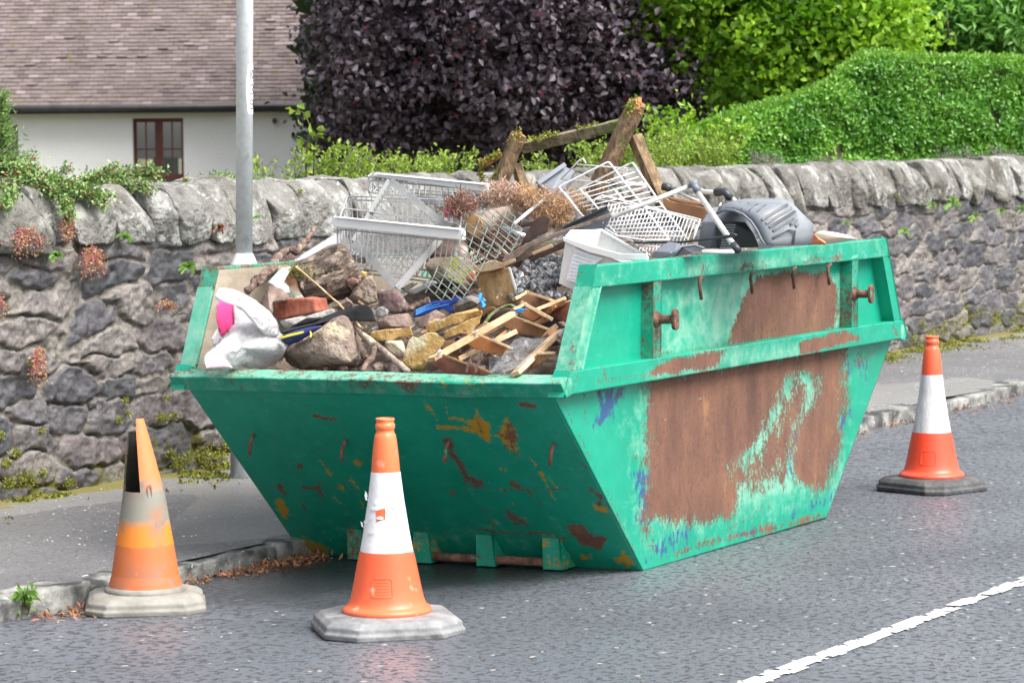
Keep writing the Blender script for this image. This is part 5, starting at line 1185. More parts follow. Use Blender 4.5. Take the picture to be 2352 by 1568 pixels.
cm('plastic_hood', [(.15, .165, .19), (.20, .215, .24), (.25, .265, .29)], 3, .38, .06, 30, spots=[((.30, .31, .33), 14, .66, .1)])
cm('plastic_dark', [(.02, .024, .03), (.05, .055, .065)], 6, .4, .1)
cm('plastic_black', [(.015, .016, .018), (.04, .042, .046)], 6, .5, .1)
cm('wire_steel', [(.36, .36, .37), (.48, .48, .49), (.58, .58, .59)], 20, .35, .05, metal=.3)
cm('wire_white', [(.74, .75, .77), (.82, .83, .84)], 20, .35, .05)
cm('wire_green', [(.13, .18, .155), (.22, .27, .24)], 30, .5, .1)
cm('perf_steel', [(.20, .205, .205), (.30, .30, .30)], 8, .45, .05, spots=[((.42, .42, .41), 9, .62, .1)])
cm('aluminium', [(.50, .49, .47), (.66, .65, .62), (.74, .73, .70)], 14, .38, .15, 60, metal=.4, spots=[((.34, .31, .27), 25, .66, .05)])
cm('cardboard', [(.34, .17, .085), (.42, .22, .12), (.46, .26, .15)], 4, .85, .2)
cm('plastic_cream', [(.62, .55, .42), (.72, .66, .54)], 5, .5, .1)
cm('plastic_orange', [(.75, .20, .08), (.80, .26, .12)], 5, .5, .1)
cm('pink_plastic', [(.85, .05, .22), (.90, .08, .28)], 5, .45, .3, 12)
cm('pink_film', [(.72, .50, .55), (.80, .62, .66)], 8, .4, .3, 14)
cm('moss_lump', [(.10, .13, .015), (.22, .24, .04)], 40, .95, 1.)
leafmat('dead_pink', (.50, .31, .25), (.74, .56, .48), (.42, .22, .15), rough=.8, transl=.2)
leafmat('dead_orange', (.48, .27, .13), (.72, .48, .28), (.50, .28, .2), rough=.8, transl=.2)
leafmat('dead_red', (.16, .06, .045), (.32, .15, .11), rough=.8, transl=.1)
def plasticfilm(name, c, rough=.35, alpha=.55, tr=.5, crump=.8, sc=22):
    m, nt, bs, N, L = newmat(name); bs.inputs['Base Color'].default_value = (*c, 1); bs.inputs['Roughness'].default_value = rough; bs.inputs['Alpha'].default_value = alpha; bs.inputs['Specular IOR Level'].default_value = .6
    tc = N('ShaderNodeTexCoord'); nz = N('ShaderNodeTexNoise'); nz.inputs['Scale'].default_value = sc; nz.inputs['Detail'].default_value = 5; nz.inputs['Distortion'].default_value = 1.2; L(tc.outputs['Object'], nz.inputs['Vector'])
    r = N('ShaderNodeMapRange'); r.inputs[1].default_value = .3; r.inputs[2].default_value = .7; r.inputs[3].default_value = max(0, alpha-.2); r.inputs[4].default_value = min(1, alpha+.25); L(nz.outputs[0], r.inputs[0]); L(r.outputs[0], bs.inputs['Alpha'])
    bp = N('ShaderNodeBump'); bp.inputs['Strength'].default_value = crump; bp.inputs['Distance'].default_value = .012; L(nz.outputs[0], bp.inputs['Height']); L(bp.outputs[0], bs.inputs['Normal'])
    t = N('ShaderNodeBsdfTranslucent'); t.inputs[0].default_value = (*c, 1); ms = N('ShaderNodeMixShader'); ms.inputs[0].default_value = tr; L(bs.outputs[0], ms.inputs[1]); L(t.outputs[0], ms.inputs[2])
    if alpha > .9: L(ms.outputs[0], nt.nodes['Material Output'].inputs[0])
    MATS[name] = m
plasticfilm('film_white', (.70, .70, .72), .32, 1.0, .3, 1., 24)
plasticfilm('film_clear', (.40, .40, .41), .10, .16, 0, 1., 14)
plasticfilm('film_grey', (.66, .66, .68), .35, .80, 0, 1., 20)

# underlying mound
def zmap(y): return float(atY(1050, float(np.interp(y, [9.86, 10.0, 10.35, 10.75, 11.4, 11.75], [860, 800, 700, 600, 450, 380])), y).z)
us = np.linspace(-.79, .80, 90); vs = np.linspace(-.66, 2.45, 150); U_, V_ = np.meshgrid(us, vs, indexing='ij')
yw = SY+V_; zf = np.vectorize(zmap)(np.clip(yw, 9.86, 11.75))
ridge = np.interp(U_, [-.8, -.6, -.4, -.1, .3, .6, .81], [.92, 1.02, 1.22, 1.30, 1.27, 1.20, 1.14]); back = np.interp(V_, [1.4, 1.9, 2.55], [2, 1.15, .8])
Z_ = np.minimum(np.minimum(zf-.12-.05*(.8-U_)/1.6, ridge-.03), back)
Z_ = np.maximum(Z_, np.maximum(-V_, V_-SLn)*SH1/SOV+.09)
Pm = np.stack([U_, V_, Z_], -1).reshape(-1, 3); Pm[:, 2] += (fbm(Pm, 7, 4, 3)-.5)*.09+(fbm(Pm, 25, 3, 4)-.5)*.05
i = np.arange(89*149); a = (i//149)*150+i % 149
mk('rubble_heap', S2W(Pm), np.stack([a, a+150, a+151, a+1], 1), 'rubble', label='dark crumbled rubble and earth filling the skip under the junk', cat='rubble', kind='stuff', smooth=True)
# small loose stones and chips of wood scattered over the heap
rg = np.random.default_rng(17); GP = 'loose stones scattered over the heap'
k = 0
while k < 150:
    px, py = rg.uniform(640, 1330), rg.uniform(590, 850)
    if px > 1300 and py > 700: continue
    s = rg.uniform(6, 17); n = 7; pts = [(px+s*math.cos(t)*rg.uniform(.7, 1.2), py+s*.75*math.sin(t)*rg.uniform(.7, 1.2)) for t in np.linspace(0, 6.28, n+1)[:-1]]
    chunk('loose_stone', pts, s*.003, ('stone_brown', 'stone_grey', 'stone_purple', 'stone_tan', 'concrete')[k % 5], dy=.045, seed=k, amp=.004, sc=40, p=3, cuts=6, label='small broken stone lying loose between the bigger pieces of rubble', cat='stone', group=GP); k += 1

rg = np.random.default_rng(23)
for k in range(46):
    px, py = rg.uniform(660, 1290), rg.uniform(600, 845); a_ = rg.uniform(0, 3.14); L_ = rg.uniform(10, 32); dyk = rg.uniform(-.06, .03)
    b = MB(); b.beam(H(px, py, dyk), H(px+math.cos(a_)*L_, py-math.sin(a_)*L_*.6, dyk+.02), rg.uniform(.004, .010), .006, up=_F)
    b.build('splinter', ('wood_weather', 'wood_pale', 'wood_brown', 'bark_root')[k % 4], label='thin broken splinter of wood lying among the rubble', cat='splinter', group='wood splinters over the heap')
def rock(label, pts, m, thick=.14, dy=0., seed=1, amp=.010, name='rock', cat='stone', p=3.2, **k):
    k.setdefault('cuts', 9)
    return chunk(name, [ZA(*q) for q in pts], thick, m, dy=dy, seed=seed, amp=amp, p=p, label=label, cat=cat, **k)
def rockD(label, pts, m, thick=.12, dy=0., seed=1, amp=.008, name='rock', cat='stone', p=6, **k):
    k.setdefault('cuts', 2 if m == 'stone_yellow' else 6); k.setdefault('soft', 0); p = 12 if m == 'stone_yellow' else p
    return chunk(name, [ZD(*q) for q in pts], thick, m, dy=dy, seed=seed, amp=amp, p=p, label=label, cat=cat, **k)
# ---- left part
bag = empty('plastic_bag', H(620, 830, .05), 'crumpled white plastic bag with bright pink panels in the near left corner', 'plastic bag')
chunk('bag_body', [ZA(*q) for q in [(75, 1450), (100, 1370), (150, 1340), (230, 1260), (290, 1190), (420, 1150), (590, 1140), (625, 1250), (685, 1335), (650, 1400), (570, 1478), (300, 1490), (100, 1485)]], .20, 'film_white', dy=-.02, seed=4, amp=.032, sc=13, p=2.2, parent=bag)
chunk('bag_panel', [ZA(*q) for q in [(185, 1010), (290, 990), (300, 1180), (235, 1260), (210, 1270), (170, 1140)]], .05, 'pink_plastic', dy=.03, seed=5, amp=.010, p=2.5, parent=bag)
chunk('bag_neck', [ZA(*q) for q in [(148, 965), (200, 905), (290, 910), (370, 945), (560, 1085), (605, 1135), (625, 1260), (520, 1250), (400, 1120), (280, 1020), (180, 1000)]], .10, 'film_white', dy=-.16, seed=6, amp=.014, sc=12, p=2.2, parent=bag)
chunk('bag_panel', [ZA(*q) for q in [(90, 1440), (150, 1395), (230, 1400), (290, 1480), (100, 1490)]], .05, 'pink_film', dy=-.13, seed=8, amp=.006, p=2.2, parent=bag)
chunk('bag_fold', [ZA(*q) for q in [(290, 1010), (420, 1110), (560, 1230), (430, 1260), (300, 1200)]], .08, 'film_white', dy=.0, seed=9, amp=.016, sc=14, p=2.2, parent=bag)
chunk('bag_corner', [ZA(*q) for q in [(135, 1270), (190, 1180), (230, 1270), (180, 1330), (150, 1330)]], .05, 'film_grey', dy=.05, seed=7, amp=.01, p=2.2, parent=bag)
def branch(name, label, pts, r, m, Z=ZA, dys=None, cat='branch', seg=10, wob=.004, rs=None, knots=0, **k):
    P = [H(*Z(x, y), (dys[i] if dys else 0)) for i, (x, y) in enumerate(pts)]; R = rs or [r]*len(P); Q = []; RR = []
    random.seed(len(label))
    for i in range(len(P)-1):
        for t in (0, .25, .5, .75): Q.append(P[i].lerp(P[i+1], t)+Vector([random.gauss(0, wob) for _ in range(3)])); RR.append((R[i]+(R[i+1]-R[i])*t)*random.uniform(.88, 1.14))
    Q.append(P[-1]); RR.append(R[-1]); b = MB(); b.tube(Q, 1, seg, rs=RR)
    return b.build(name, m, smooth=True, label=label, cat=cat, **k)
root = branch('gnarled_root', 'gnarled dark root with a pale upper end leaning on the far left rim', [(385, 950), (450, 880), (480, 850), (560, 790), (600, 700), (640, 665), (700, 650), (750, 650), (790, 610), (830, 560), (855, 520), (885, 480)], .016, 'bark_root', dys=[.1, .12, .14, .2, .25, .3, .32, .34, .36, .38, .4, .42], rs=[.012, .015, .017, .018, .018, .019, .018, .016, .015, .013, .012, .010], wob=.006)
lg = empty('log', H(*ZA(900, 1060), .1), 'big bark covered log with mossy end leaning behind the brick', 'log')
p0_, p1_ = atY(*ZA(770, 915), 10.36), atY(*ZA(1150, 745), 10.50); ax_ = (p1_-p0_).normalized(); LN = (p1_-p0_).length
b = MB(); b.tube([Vector((x, 0, 0)) for x in np.linspace(-.0, LN, 14)], 1, 36, rs=[.098, .106, .108, .110, .112, .110, .108, .112, .114, .112, .108, .108, .106, .095])
o = b.build('trunk_bark', 'bark_log', lg, local=True, smooth=True); rough_up(o, .008, 16, 4, .02); o.location = p0_-Vector(lg.location); o.rotation_mode = 'QUATERNION'; o.rotation_quaternion = ax_.to_track_quat('X', 'Z')
rgm = np.random.default_rng(2); Cm = [tuple(atY(*ZA(rgm.normal(745, 70), rgm.normal(800, 28)), 10.285+rgm.normal(0, .006))) for _ in range(420)]
leaves('moss_patch', np.array(Cm), .010, 'moss_cushion', lg, seed=3, up=.4)['kind'] = 'stuff'
chunk('cut_knot', [ZA(*q) for q in [(1100, 860), (1140, 835), (1185, 850), (1190, 880), (1150, 900), (1110, 890)]], .05, 'cut_wood_pink', dy=-.17, seed=2, amp=.001, parent=lg)
chunk('cut_knot', [ZA(*q) for q in [(1190, 810), (1210, 788), (1252, 800), (1240, 840), (1210, 852)]], .05, 'cut_wood', dy=-.15, seed=2, amp=.001, parent=lg)
def filmstrip(name, label, top, bot, m, dy0=0., dy1=0., Z=ZA, n=30, k_=8, amp=.012, seed=0, cat='plastic sheet', thick=.0012):
    t0 = np.array([Z(*q) for q in top], float); b0 = np.array([Z(*q) for q in bot], float); V = []
    for i in range(n):
        s = i/(n-1)*(len(top)-1); a = min(int(s), len(top)-2); f = s-a; p = t0[a]*(1-f)+t0[a+1]*f
        s = i/(n-1)*(len(bot)-1); a = min(int(s), len(bot)-2); f = s-a; q = b0[a]*(1-f)+b0[a+1]*f
        for j in range(k_):
            g = j/(k_-1); x = p*(1-g)+q*g; V.append(H(x[0], x[1], dy0*(1-g)+dy1*g))
    V = np.array([tuple(v) for v in V]); nrm = np.array(-_F); V = V+nrm*((fbm(V, 16, 4, seed)-.5)*amp*4)[:, None]
    F = [(i*k_+j, (i+1)*k_+j, (i+1)*k_+j+1, i*k_+j+1) for i in range(n-1) for j in range(k_-1)]
    o = mk(name, V, F, m, smooth=True, label=label, cat=cat); solid(o, thick); return o
filmstrip('plastic_sheet', 'greyish clear plastic sheet draped behind the big mossy log', [(540, 870), (640, 770), (820, 650), (1020, 525), (1080, 520)], [(640, 930), (660, 860), (720, 745), (880, 660), (1060, 600)], 'film_grey', .3, .2, amp=.012, seed=3)
filmstrip('plastic_scrap', 'small crumpled plastic scrap under the left end of the log', [(590, 850), (640, 860), (690, 900)], [(600, 910), (640, 940), (700, 945)], 'film_grey', .1, .05, amp=.02, seed=5, n=16)
Bk = H(*ZA(730, 1050), .02)
ax = (H(*ZA(870, 1000), 0)-H(*ZA(585, 1030), .0)).normalized()
pl = [(578, 1022), (690, 988), (760, 982), (868, 990), (880, 1080), (840, 1092), (690, 1122), (598, 1138)]
o = plate('brick', [atY(*ZA(*q), 10.03) for q in pl], .10, 'brick', label='worn red brick lying in front of the mossy log', cat='brick', bev=.007); rough_up(o, .004, 25, 3, .03)
rock('brownish pink stone between the root and the brick', [(480, 1040), (490, 960), (530, 905), (640, 915), (690, 960), (690, 1000), (580, 1020), (575, 1100), (520, 1070)], 'stone_brown', dy=-.10, seed=21)
rock('rounded beige stone with an orange vein below the log knots', [(1125, 980), (1150, 930), (1180, 900), (1240, 835), (1280, 820), (1322, 900), (1332, 1010), (1250, 1040), (1150, 1032)], 'stone_tan', dy=-.02, seed=22, thick=.18)
rock('purplish brown rock below the point of the perforated panel', [(1330, 1000), (1345, 945), (1380, 922), (1440, 915), (1570, 960), (1590, 1010), (1545, 1085), (1440, 1102), (1345, 1065)], 'stone_purple', dy=-.02, seed=23, thick=.18)
rock('lumpy pale concrete piece under the red brick', [(605, 1150), (700, 1130), (800, 1105), (900, 1075), (1010, 1050), (1050, 1090), (900, 1150), (760, 1190), (620, 1215)], 'concrete', dy=-.14, seed=24, amp=.016, thick=.12)
rock('fluffy grey mortar crumb left of the blue strap', [(1310, 1070), (1340, 1035), (1375, 1030), (1412, 1080), (1380, 1120), (1310, 1115)], 'concrete', dy=-.02, seed=25, amp=.014, thick=.07)
chunk('roofing_felt', [ZA(*q) for q in [(625, 1222), (760, 1180), (900, 1135), (1080, 1060), (1200, 1030), (1262, 1025), (1322, 1160), (1250, 1140), (1110, 1105), (1000, 1150), (930, 1180), (760, 1215), (640, 1245)]], .012, 'felt_black', dy=-.18, seed=3, amp=.003, p=8, label='black strip of roofing felt above the big boulder', cat='felt')
nv = empty('navy_cloth', H(*ZA(760, 1290), -.04), 'navy blue cloth with yellow braided edge beside the white bag', 'cloth')
chunk('cloth', [ZA(*q) for q in [(628, 1265), (700, 1230), (850, 1190), (940, 1180), (850, 1235), (740, 1300), (680, 1315), (640, 1290)]], .05, 'cloth_navy', dy=-.20, seed=3, amp=.008, p=2.5, parent=nv)
b = MB(); b.tube([H(*ZA(x, y), -.245) for x, y in ((630, 1272), (690, 1252), (760, 1236), (820, 1222), (850, 1218), (880, 1200), (915, 1188))], .0055, 7); b.tube([H(*ZA(x, y), -.25) for x, y in ((840, 1215), (850, 1240), (843, 1262))], .004, 6); b.build('braid', 'trim_yellow', nv, smooth=True)
rock('biggest boulder, brown with pale streaks, against the near rim', [(575, 1480), (640, 1390), (700, 1322), (800, 1265), (930, 1190), (1010, 1130), (1100, 1100), (1225, 1092), (1290, 1140), (1335, 1210), (1300, 1310), (1290, 1400), (1190, 1500), (900, 1510), (620, 1510)], 'stone_tan', dy=-.02, seed=26, amp=.012, thick=.30, p=2.6, cuts=14)
rock('flat brown stone left of the blue strap', [(1318, 1150), (1400, 1112), (1560, 1085), (1592, 1120), (1570, 1185), (1400, 1212), (1330, 1200)], 'stone_brown', dy=-.02, seed=27)
rock('brown stone just above the yellow slabs', [(1600, 1150), (1660, 1110), (1740, 1070), (1825, 1105), (1800, 1150), (1700, 1200), (1620, 1190)], 'stone_brown', dy=-.02, seed=28)
rock('beige angular stone behind the leaning stick', [(1355, 1300), (1400, 1280), (1500, 1285), (1525, 1335), (1490, 1400), (1410, 1372)], 'stone_beige', dy=-.03, seed=29, thick=.1)
rock('small dark stone pair in the gap before the near rim', [(1285, 1470), (1330, 1438), (1390, 1465), (1400, 1510), (1300, 1520)], 'stone_tan', dy=-.04, seed=30, thick=.08)
rock('dirt clod beside the lower end of the stick', [(1390, 1480), (1450, 1455), (1500, 1480), (1490, 1520), (1400, 1520)], 'stone_purple', dy=-.02, seed=31, thick=.08)
rock('reddish stone with frayed wood under the straw', [(1010, 1050), (1100, 985), (1130, 1000), (1160, 1040), (1100, 1060)], 'stone_brown', dy=.0, seed=32, thick=.08)
rockD('dark grey lumpy stone right of the blue strap', [(910, 570), (935, 480), (960, 430), (1090, 368), (1165, 400), (1180, 450), (1140, 490), (1060, 520), (1000, 575), (940, 585)], 'stone_grey', seed=33, dy=-.02, thick=.14)
rockD('long yellow sandstone strip above the stick', [(105, 780), (115, 742), (250, 720), (495, 702), (515, 780), (440, 800), (380, 795), (300, 830), (160, 830)], 'stone_yellow', seed=34, dy=-.08, thick=.07, amp=.004)
rockD('upper yellow sandstone slab with wavy lower edge', [(638, 690), (680, 650), (740, 618), (800, 625), (900, 570), (1150, 508), (1205, 550), (1190, 600), (1020, 650), (900, 680), (790, 720), (690, 770), (655, 740)], 'stone_yellow', seed=35, dy=-.07, thick=.08, amp=.004)
rockD('pale yellow slab lying on the lower right of the wavy slab', [(818, 740), (950, 680), (1080, 620), (1190, 585), (1170, 660), (1120, 710), (1090, 770), (980, 760), (900, 790), (845, 818)], 'stone_yellow', seed=36, dy=-.11, thick=.07, amp=.003)
rockD('broken L shaped yellow slab against the near rim', [(408, 1045), (440, 950), (480, 830), (510, 785), (560, 800), (660, 752), (730, 752), (838, 825), (790, 900), (700, 975), (660, 1080), (630, 1130), (540, 1130), (470, 1105)], 'stone_yellow', seed=37, dy=-.10, thick=.09, amp=.004)
rockD('thin brown wood offcut beside the yellow slabs', [(790, 900), (840, 830), (910, 820), (960, 850), (870, 910), (800, 930)], 'wood_brown', seed=38, dy=-.05, thick=.03, amp=.002, name='offcut', cat='wood offcut')
branch('stick', 'leaning bark stripped stick reaching down to the near rim', [(1150, 1180), (1210, 1230), (1270, 1290), (1340, 1340), (1430, 1410), (1540, 1505)], .012, 'stone_tan', dys=[-.12, -.12, -.12, -.12, -.12, -.10], rs=[.007, .010, .014, .014, .012, .012], cat='stick', wob=.003)
branch('stick', 'short dark stick under the leaning stick', [(1310, 1350), (1280, 1410), (1215, 1500)], .012, 'bark_root', dys=[-.12]*3, cat='stick')
branch('straw', 'long thin straw lying across the log and boulder', [(740, 760), (880, 880), (1040, 1020), (1120, 1100), (1200, 1190)], .004, 'wood_pale', dys=[-.06, -.1, -.12, -.16, -.16], cat='straw', wob=.001, seg=6)
branch('root_stub', 'short knobbly root stub right of the purple rock', [(1520, 1080), (1580, 1050), (1630, 1020), (1690, 1000)], .014, 'bark_root', dys=[-.03]*4, wob=.005)
bs_ = empty('blue_strap', H(*ZD(760, 560), -.03), 'blue webbing strap with light blue stitching across the middle', 'strap')
chunk('webbing', [ZD(*q) for q in [(525, 565), (560, 518), (640, 478), (720, 440), (850, 430), (975, 388), (1012, 412), (980, 440), (900, 480), (930, 550), (880, 565), (850, 500), (640, 580), (530, 602)]], .03, 'cloth_blue', dy=-.04, seed=2, amp=.003, p=4, parent=bs_)
b = MB()
for q in range(3): b.tube([H(*ZD(x, y+q*20), -.072) for x, y in ((545, 535), (640, 490), (740, 460), (860, 435), (970, 400))], .0025, 5)
b.build('stitching', 'cord_blue', bs_)
branch('cord', 'tangled blue cord hanging at the foot of the wooden block', [(1175, 390), (1190, 420), (1210, 430), (1185, 450), (1215, 470), (1205, 500)], .006, 'cord_blue', Z=ZD, dys=[-.08]*6, cat='cord', wob=.004)
chunk('white_moulding', [ZD(*q) for q in [(395, 335), (460, 350), (700, 240), (750, 250), (755, 275), (640, 330), (530, 385), (490, 375), (440, 352)]], .05, 'perf_steel', dy=.0, seed=1, amp=.002, p=6, label='pale grey plastic moulding below the wire rack', cat='moulding')
chunk('grey_board', [ZD(*q) for q in [(390, 320), (520, 250), (580, 260), (460, 345)]], .03, 'stone_grey', dy=.05, seed=1, amp=.002, p=6, label='grey flat offcut behind the pale moulding', cat='board')
rock('large brown rock seen through the right side of the wire racks', [(1680, 760), (1650, 640), (1720, 560), (1850, 530), (1960, 600), (1980, 760), (1960, 860), (1850, 900), (1700, 850)], 'stone_brown', dy=.12, seed=41, thick=.3)
rock('mossy rock under the front wire rack behind the mesh', [(1640, 720), (1760, 690), (1960, 700), (2100, 800), (2060, 900), (1880, 900), (1720, 860)], 'stone_mossy', dy=.05, seed=42, thick=.2)
chunk('flower_pot_piece', [ZD(*q) for q in [(1030, 240), (1060, 180), (1110, 140), (1140, 160), (1135, 240), (1090, 265)]], .05, 'terracotta', dy=.02, seed=3, amp=.002, label='terracotta fragment behind the chain link mesh', cat='pot shard')

# ---- wire racks
def rrect(pts, r=.02, n=4):
    out = []; P = [Vector(p) for p in pts]
    for i in range(len(P)):
        a, c, d = P[i-1], P[i], P[(i+1) % len(P)]; u = (a-c); v = (d-c); k = min(r, u.length*.4, v.length*.4); u = u.normalized()*k; v = v.normalized()*k
        for j in range(n+1): t = j/n; out.append(c+u*(1-t)**2+v*t**2)
    return out
def rack(label, front, back, nv_, nd, r1, r2, m, bar=None, floor=True, dyf=-.10, dyb=.16, Z=ZE, backtop=True, mbar='plastic_white', mid=None):
    """front, back: four corners each (top left, top right, bottom right, bottom left)"""
    Fp = [H(*Z(*q)) for q in front]; y0 = sum(p.y for p in Fp)/4
    Fp = [atY(*Z(*q), 10.98+dyf) for q in front]; Bp = [atY(*Z(*q), 10.98+dyb) for q in back]
    t = empty('wire_rack', min(Fp, key=lambda p: p.z), label, 'wire rack')
    b = MB()
    for P, off in ((Fp, 0), (Bp, 0)):
        b.tube(rrect(P, .025), r1, 7, closed=True); b.tube(rrect([p+Vector((0, .004, -.016)) for p in P], .025), r1, 7, closed=True)
    if mid:
        M_ = [atY(*Z(*q), 10.98+(dyf+dyb)/2) for q in mid]; b.tube(rrect(M_, .025), r1, 7, closed=True)
    for i in range(4): b.tube([Fp[i], Bp[i]], r1, 6)
    b.build('frame', m, t, smooth=True)
    b = MB()
    for i in range(nv_):
        s = (i+.7)/(nv_+.4)
        for P in (Fp, Bp): b.tube([P[0].lerp(P[1], s), P[3].lerp(P[2], s)], r2, 5)
        b.tube([Fp[3].lerp(Fp[2], s), Bp[3].lerp(Bp[2], s)], r2, 5)
    for i in range(nd):
        s = (i+1)/(nd+1)
        b.tube([Fp[0].lerp(Bp[0], s), Fp[3].lerp(Bp[3], s)], r2, 5); b.tube([Fp[1].lerp(Bp[1], s), Fp[2].lerp(Bp[2], s)], r2, 5)
    w = b.build('cross_wires', m, t); w['kind'] = 'stuff'
    if bar:
        q = [atY(*Z(*p), 10.98+dyf-.02) for p in bar]; bb = MB(); bb.prism(q, (0, .03, 0)); o = bb.build('front_bar', mbar, t); bevel(o, .004, 2)
        bb = MB(); bb.tube([q[0]+Vector((.02, -.004, -.004)), q[1]+Vector((-.01, -.004, -.004))], .004, 6); bb.build('bar_lip', mbar, t)
    return t
rack('front silvery wire rack with a thick white plastic bar', [(110, 800), (1600, 950), (1500, 1480), (125, 1300)], [(240, 440), (1660, 500), (1630, 1190), (285, 1130)], 22, 4, .0038, .0024, 'wire_steel', bar=[(58, 690), (1645, 842), (1645, 985), (58, 818)], dyf=-.22, dyb=.10, mid=[(185, 590), (1620, 790), (1560, 1400), (200, 1200)])
rack('rear silvery wire rack with a flat white bar, topmost behind the other', [(490, 200), (1960, 330), (1960, 520), (500, 400)], [(560, 150), (1900, 290), (1900, 420), (560, 330)], 20, 3, .0038, .0024, 'wire_steel', bar=[(560, 160), (1950, 290), (1950, 400), (540, 200)], dyf=.20, dyb=.42)
# perforated panel
pp = empty('perforated_panel', atY(*ZE(840, 1568), 10.95), 'pale perforated metal panel standing on one corner inside the front wire rack', 'metal panel')
T_, R2_, B_, L_ = [atY(*ZE(*q), y) for q, y in (((760, 250), 11.02), ((1490, 840), 10.86), ((850, 1570), 10.64), ((320, 1000), 10.84))]
b = MB(); q = [T_, R2_, B_, L_]
for i in range(4): b.beam(q[i], q[(i+1) % 4], .030, .004, up=_F)
bevel(b.build('border', 'perf_steel', pp), .001); b = MB()
for i in range(38):
    s = (i+.8)/39; b.beam(L_.lerp(B_, s), T_.lerp(R2_, s), .0026, .0022, up=_F)
for i in range(13):
    s = (i+.7)/14; b.beam(L_.lerp(T_, s), B_.lerp(R2_, s), .0045, .0026, up=_F)
b.build('slotted_face', 'perf_steel', pp)['kind'] = 'stuff'
# chain link mesh, cut piece
poly = [ZB(430, 895), ZB(540, 910), ZB(620, 960), ZB(650, 1080), ZB(640, 1180), ZB(600, 1230), ZB(480, 1290), ZB(330, 1380), ZD(1170, 330), ZD(1090, 430), ZD(750, 440), ZD(530, 340), ZA(1660, 860), ZE(1090, 1500), ZE(1330, 1280), ZE(1480, 1110), ZE(1640, 950), ZB(230, 1020), ZB(330, 930)]
def inpoly(x, y): return poly_sd(np.array([[x, y]]), poly)[0] > -1
b = MB(); dx_, dy_ = 24., 27.
def meshpt(gx, gy):
    x = 860+gx*dx_/2+gy*6+4*math.sin(gy*.5+gx*.2); y = 440+gy*dy_/2+gx*1.2+3*math.sin(gx*.6); return x, y
for s in (1, -1):
    for c0_ in range(-60, 80, 2):
        run = []
        for t in range(0, 50):
            gx = c0_+s*t; gy = t; x, y = meshpt(gx, gy)
            if inpoly(x, y):
                run.append(atY(x, y, 10.60+(480-y)*.0013-.06+.05*math.sin(x*.02+y*.013)+(.005 if t % 2 else -.005)*s))
            else:
                if len(run) > 1: b.tube(run, .0025, 5)
                run = []
        if len(run) > 1: b.tube(run, .0025, 5)
b.build('chain_link_mesh', 'wire_green', label='torn piece of grey green chain link fencing hanging in the middle', cat='wire mesh', smooth=True)

# ---- middle
lg2 = empty('cut_log', atY(*ZB(340, 1100), 10.95), 'short sawn log with a light round end above the chain link mesh', 'log')
a_, c_ = atY(*ZB(310, 1042), 10.88), atY(*ZB(560, 960), 11.10); d_ = (c_-a_)
b = MB(); b.tube([a_, a_+d_*.3, a_+d_*.7, c_], 1, 20, rs=[.052, .050, .047, .040]); rough_up(b.build('bark', 'stone_tan', lg2, smooth=True), .004, 20, 3)
b = MB(); dn = d_.normalized(); b.tube([a_-dn*.004, a_-dn*.001], .049, 24); b.build('sawn_end', 'cut_wood', lg2)
branch('branch', 'pale peeled branch right of the sawn log', [(430, 960), (520, 940), (600, 900), (650, 840)], .018, 'stone_tan', Z=ZB, dys=[.3, .3, .3, .3], wob=.006)
branch('branch', 'thin grey twig under the sawn log', [(440, 1130), (480, 1190), (540, 1250)], .009, 'wood_weather', Z=ZB, dys=[-.05]*3)
branch('branch', 'horizontal twig crossing behind the aluminium tube', [(560, 1010), (640, 1030), (760, 1020)], .009, 'wood_weather', Z=ZB, dys=[.1]*3)
def brush(label, boxes, m, n, size, seed, dist, name='dead_brush'):
    rg = np.random.default_rng(seed); st = []
    for (x0, y0, x1, y1) in boxes:
        for i in range(n):
            x, y = rg.uniform(x0, x1), rg.uniform(y0, y1); a = rg.uniform(-2.8, -.3) if rg.random() < .75 else rg.uniform(0, 6.28); L_ = rg.uniform(15, 38); d0 = dist+rg.uniform(-.12, .12)
            pts = []
            for s in (0, .35, .7, 1): pts.append(atY(*ZB(x, y)[:2] if False else (ZB(x, y)[0]+math.cos(a)*L_*s, ZB(x, y)[1]+math.sin(a)*L_*s+4*s*s), d0+.03*s))
            st.append(pts)
    return sprigs(name, label, 'dead plant', st, m, size, per=.006, seed=seed, spread=.006, aspect=.16, stem_r=.0018, stemmat='wood_weather')
brush('dry pinkish conifer brush heaped behind the sawn log', [(240, 800, 700, 960), (420, 780, 640, 900), (700, 870, 900, 960)], 'dead_pink', 55, .030, 3, 11.2)
brush('orange brown dead foliage between the grey boxes', [(700, 900, 1020, 1060), (820, 850, 1000, 1000), (640, 820, 760, 900)], 'dead_orange', 60, .022, 5, 11.1)
brush('dark red dead needles under the chain link mesh', [(200, 1130, 560, 1290), (330, 1080, 620, 1200), (140, 870, 260, 980)], 'dead_red', 55, .028, 7, 10.95)
brush('orange tips of dead foliage inside the white wire basket', [(950, 830, 1080, 920), (660, 790, 740, 850)], 'dead_orange', 22, .024, 9, 11.25)
chunk('pink_scrap', [ZB(*q) for q in [(85, 960), (95, 905), (115, 895), (145, 920), (120, 970), (95, 985)]], .02, 'pink_plastic', yv=11.3, seed=3, amp=.002, label='small pink scrap seen through the wire racks', cat='scrap')
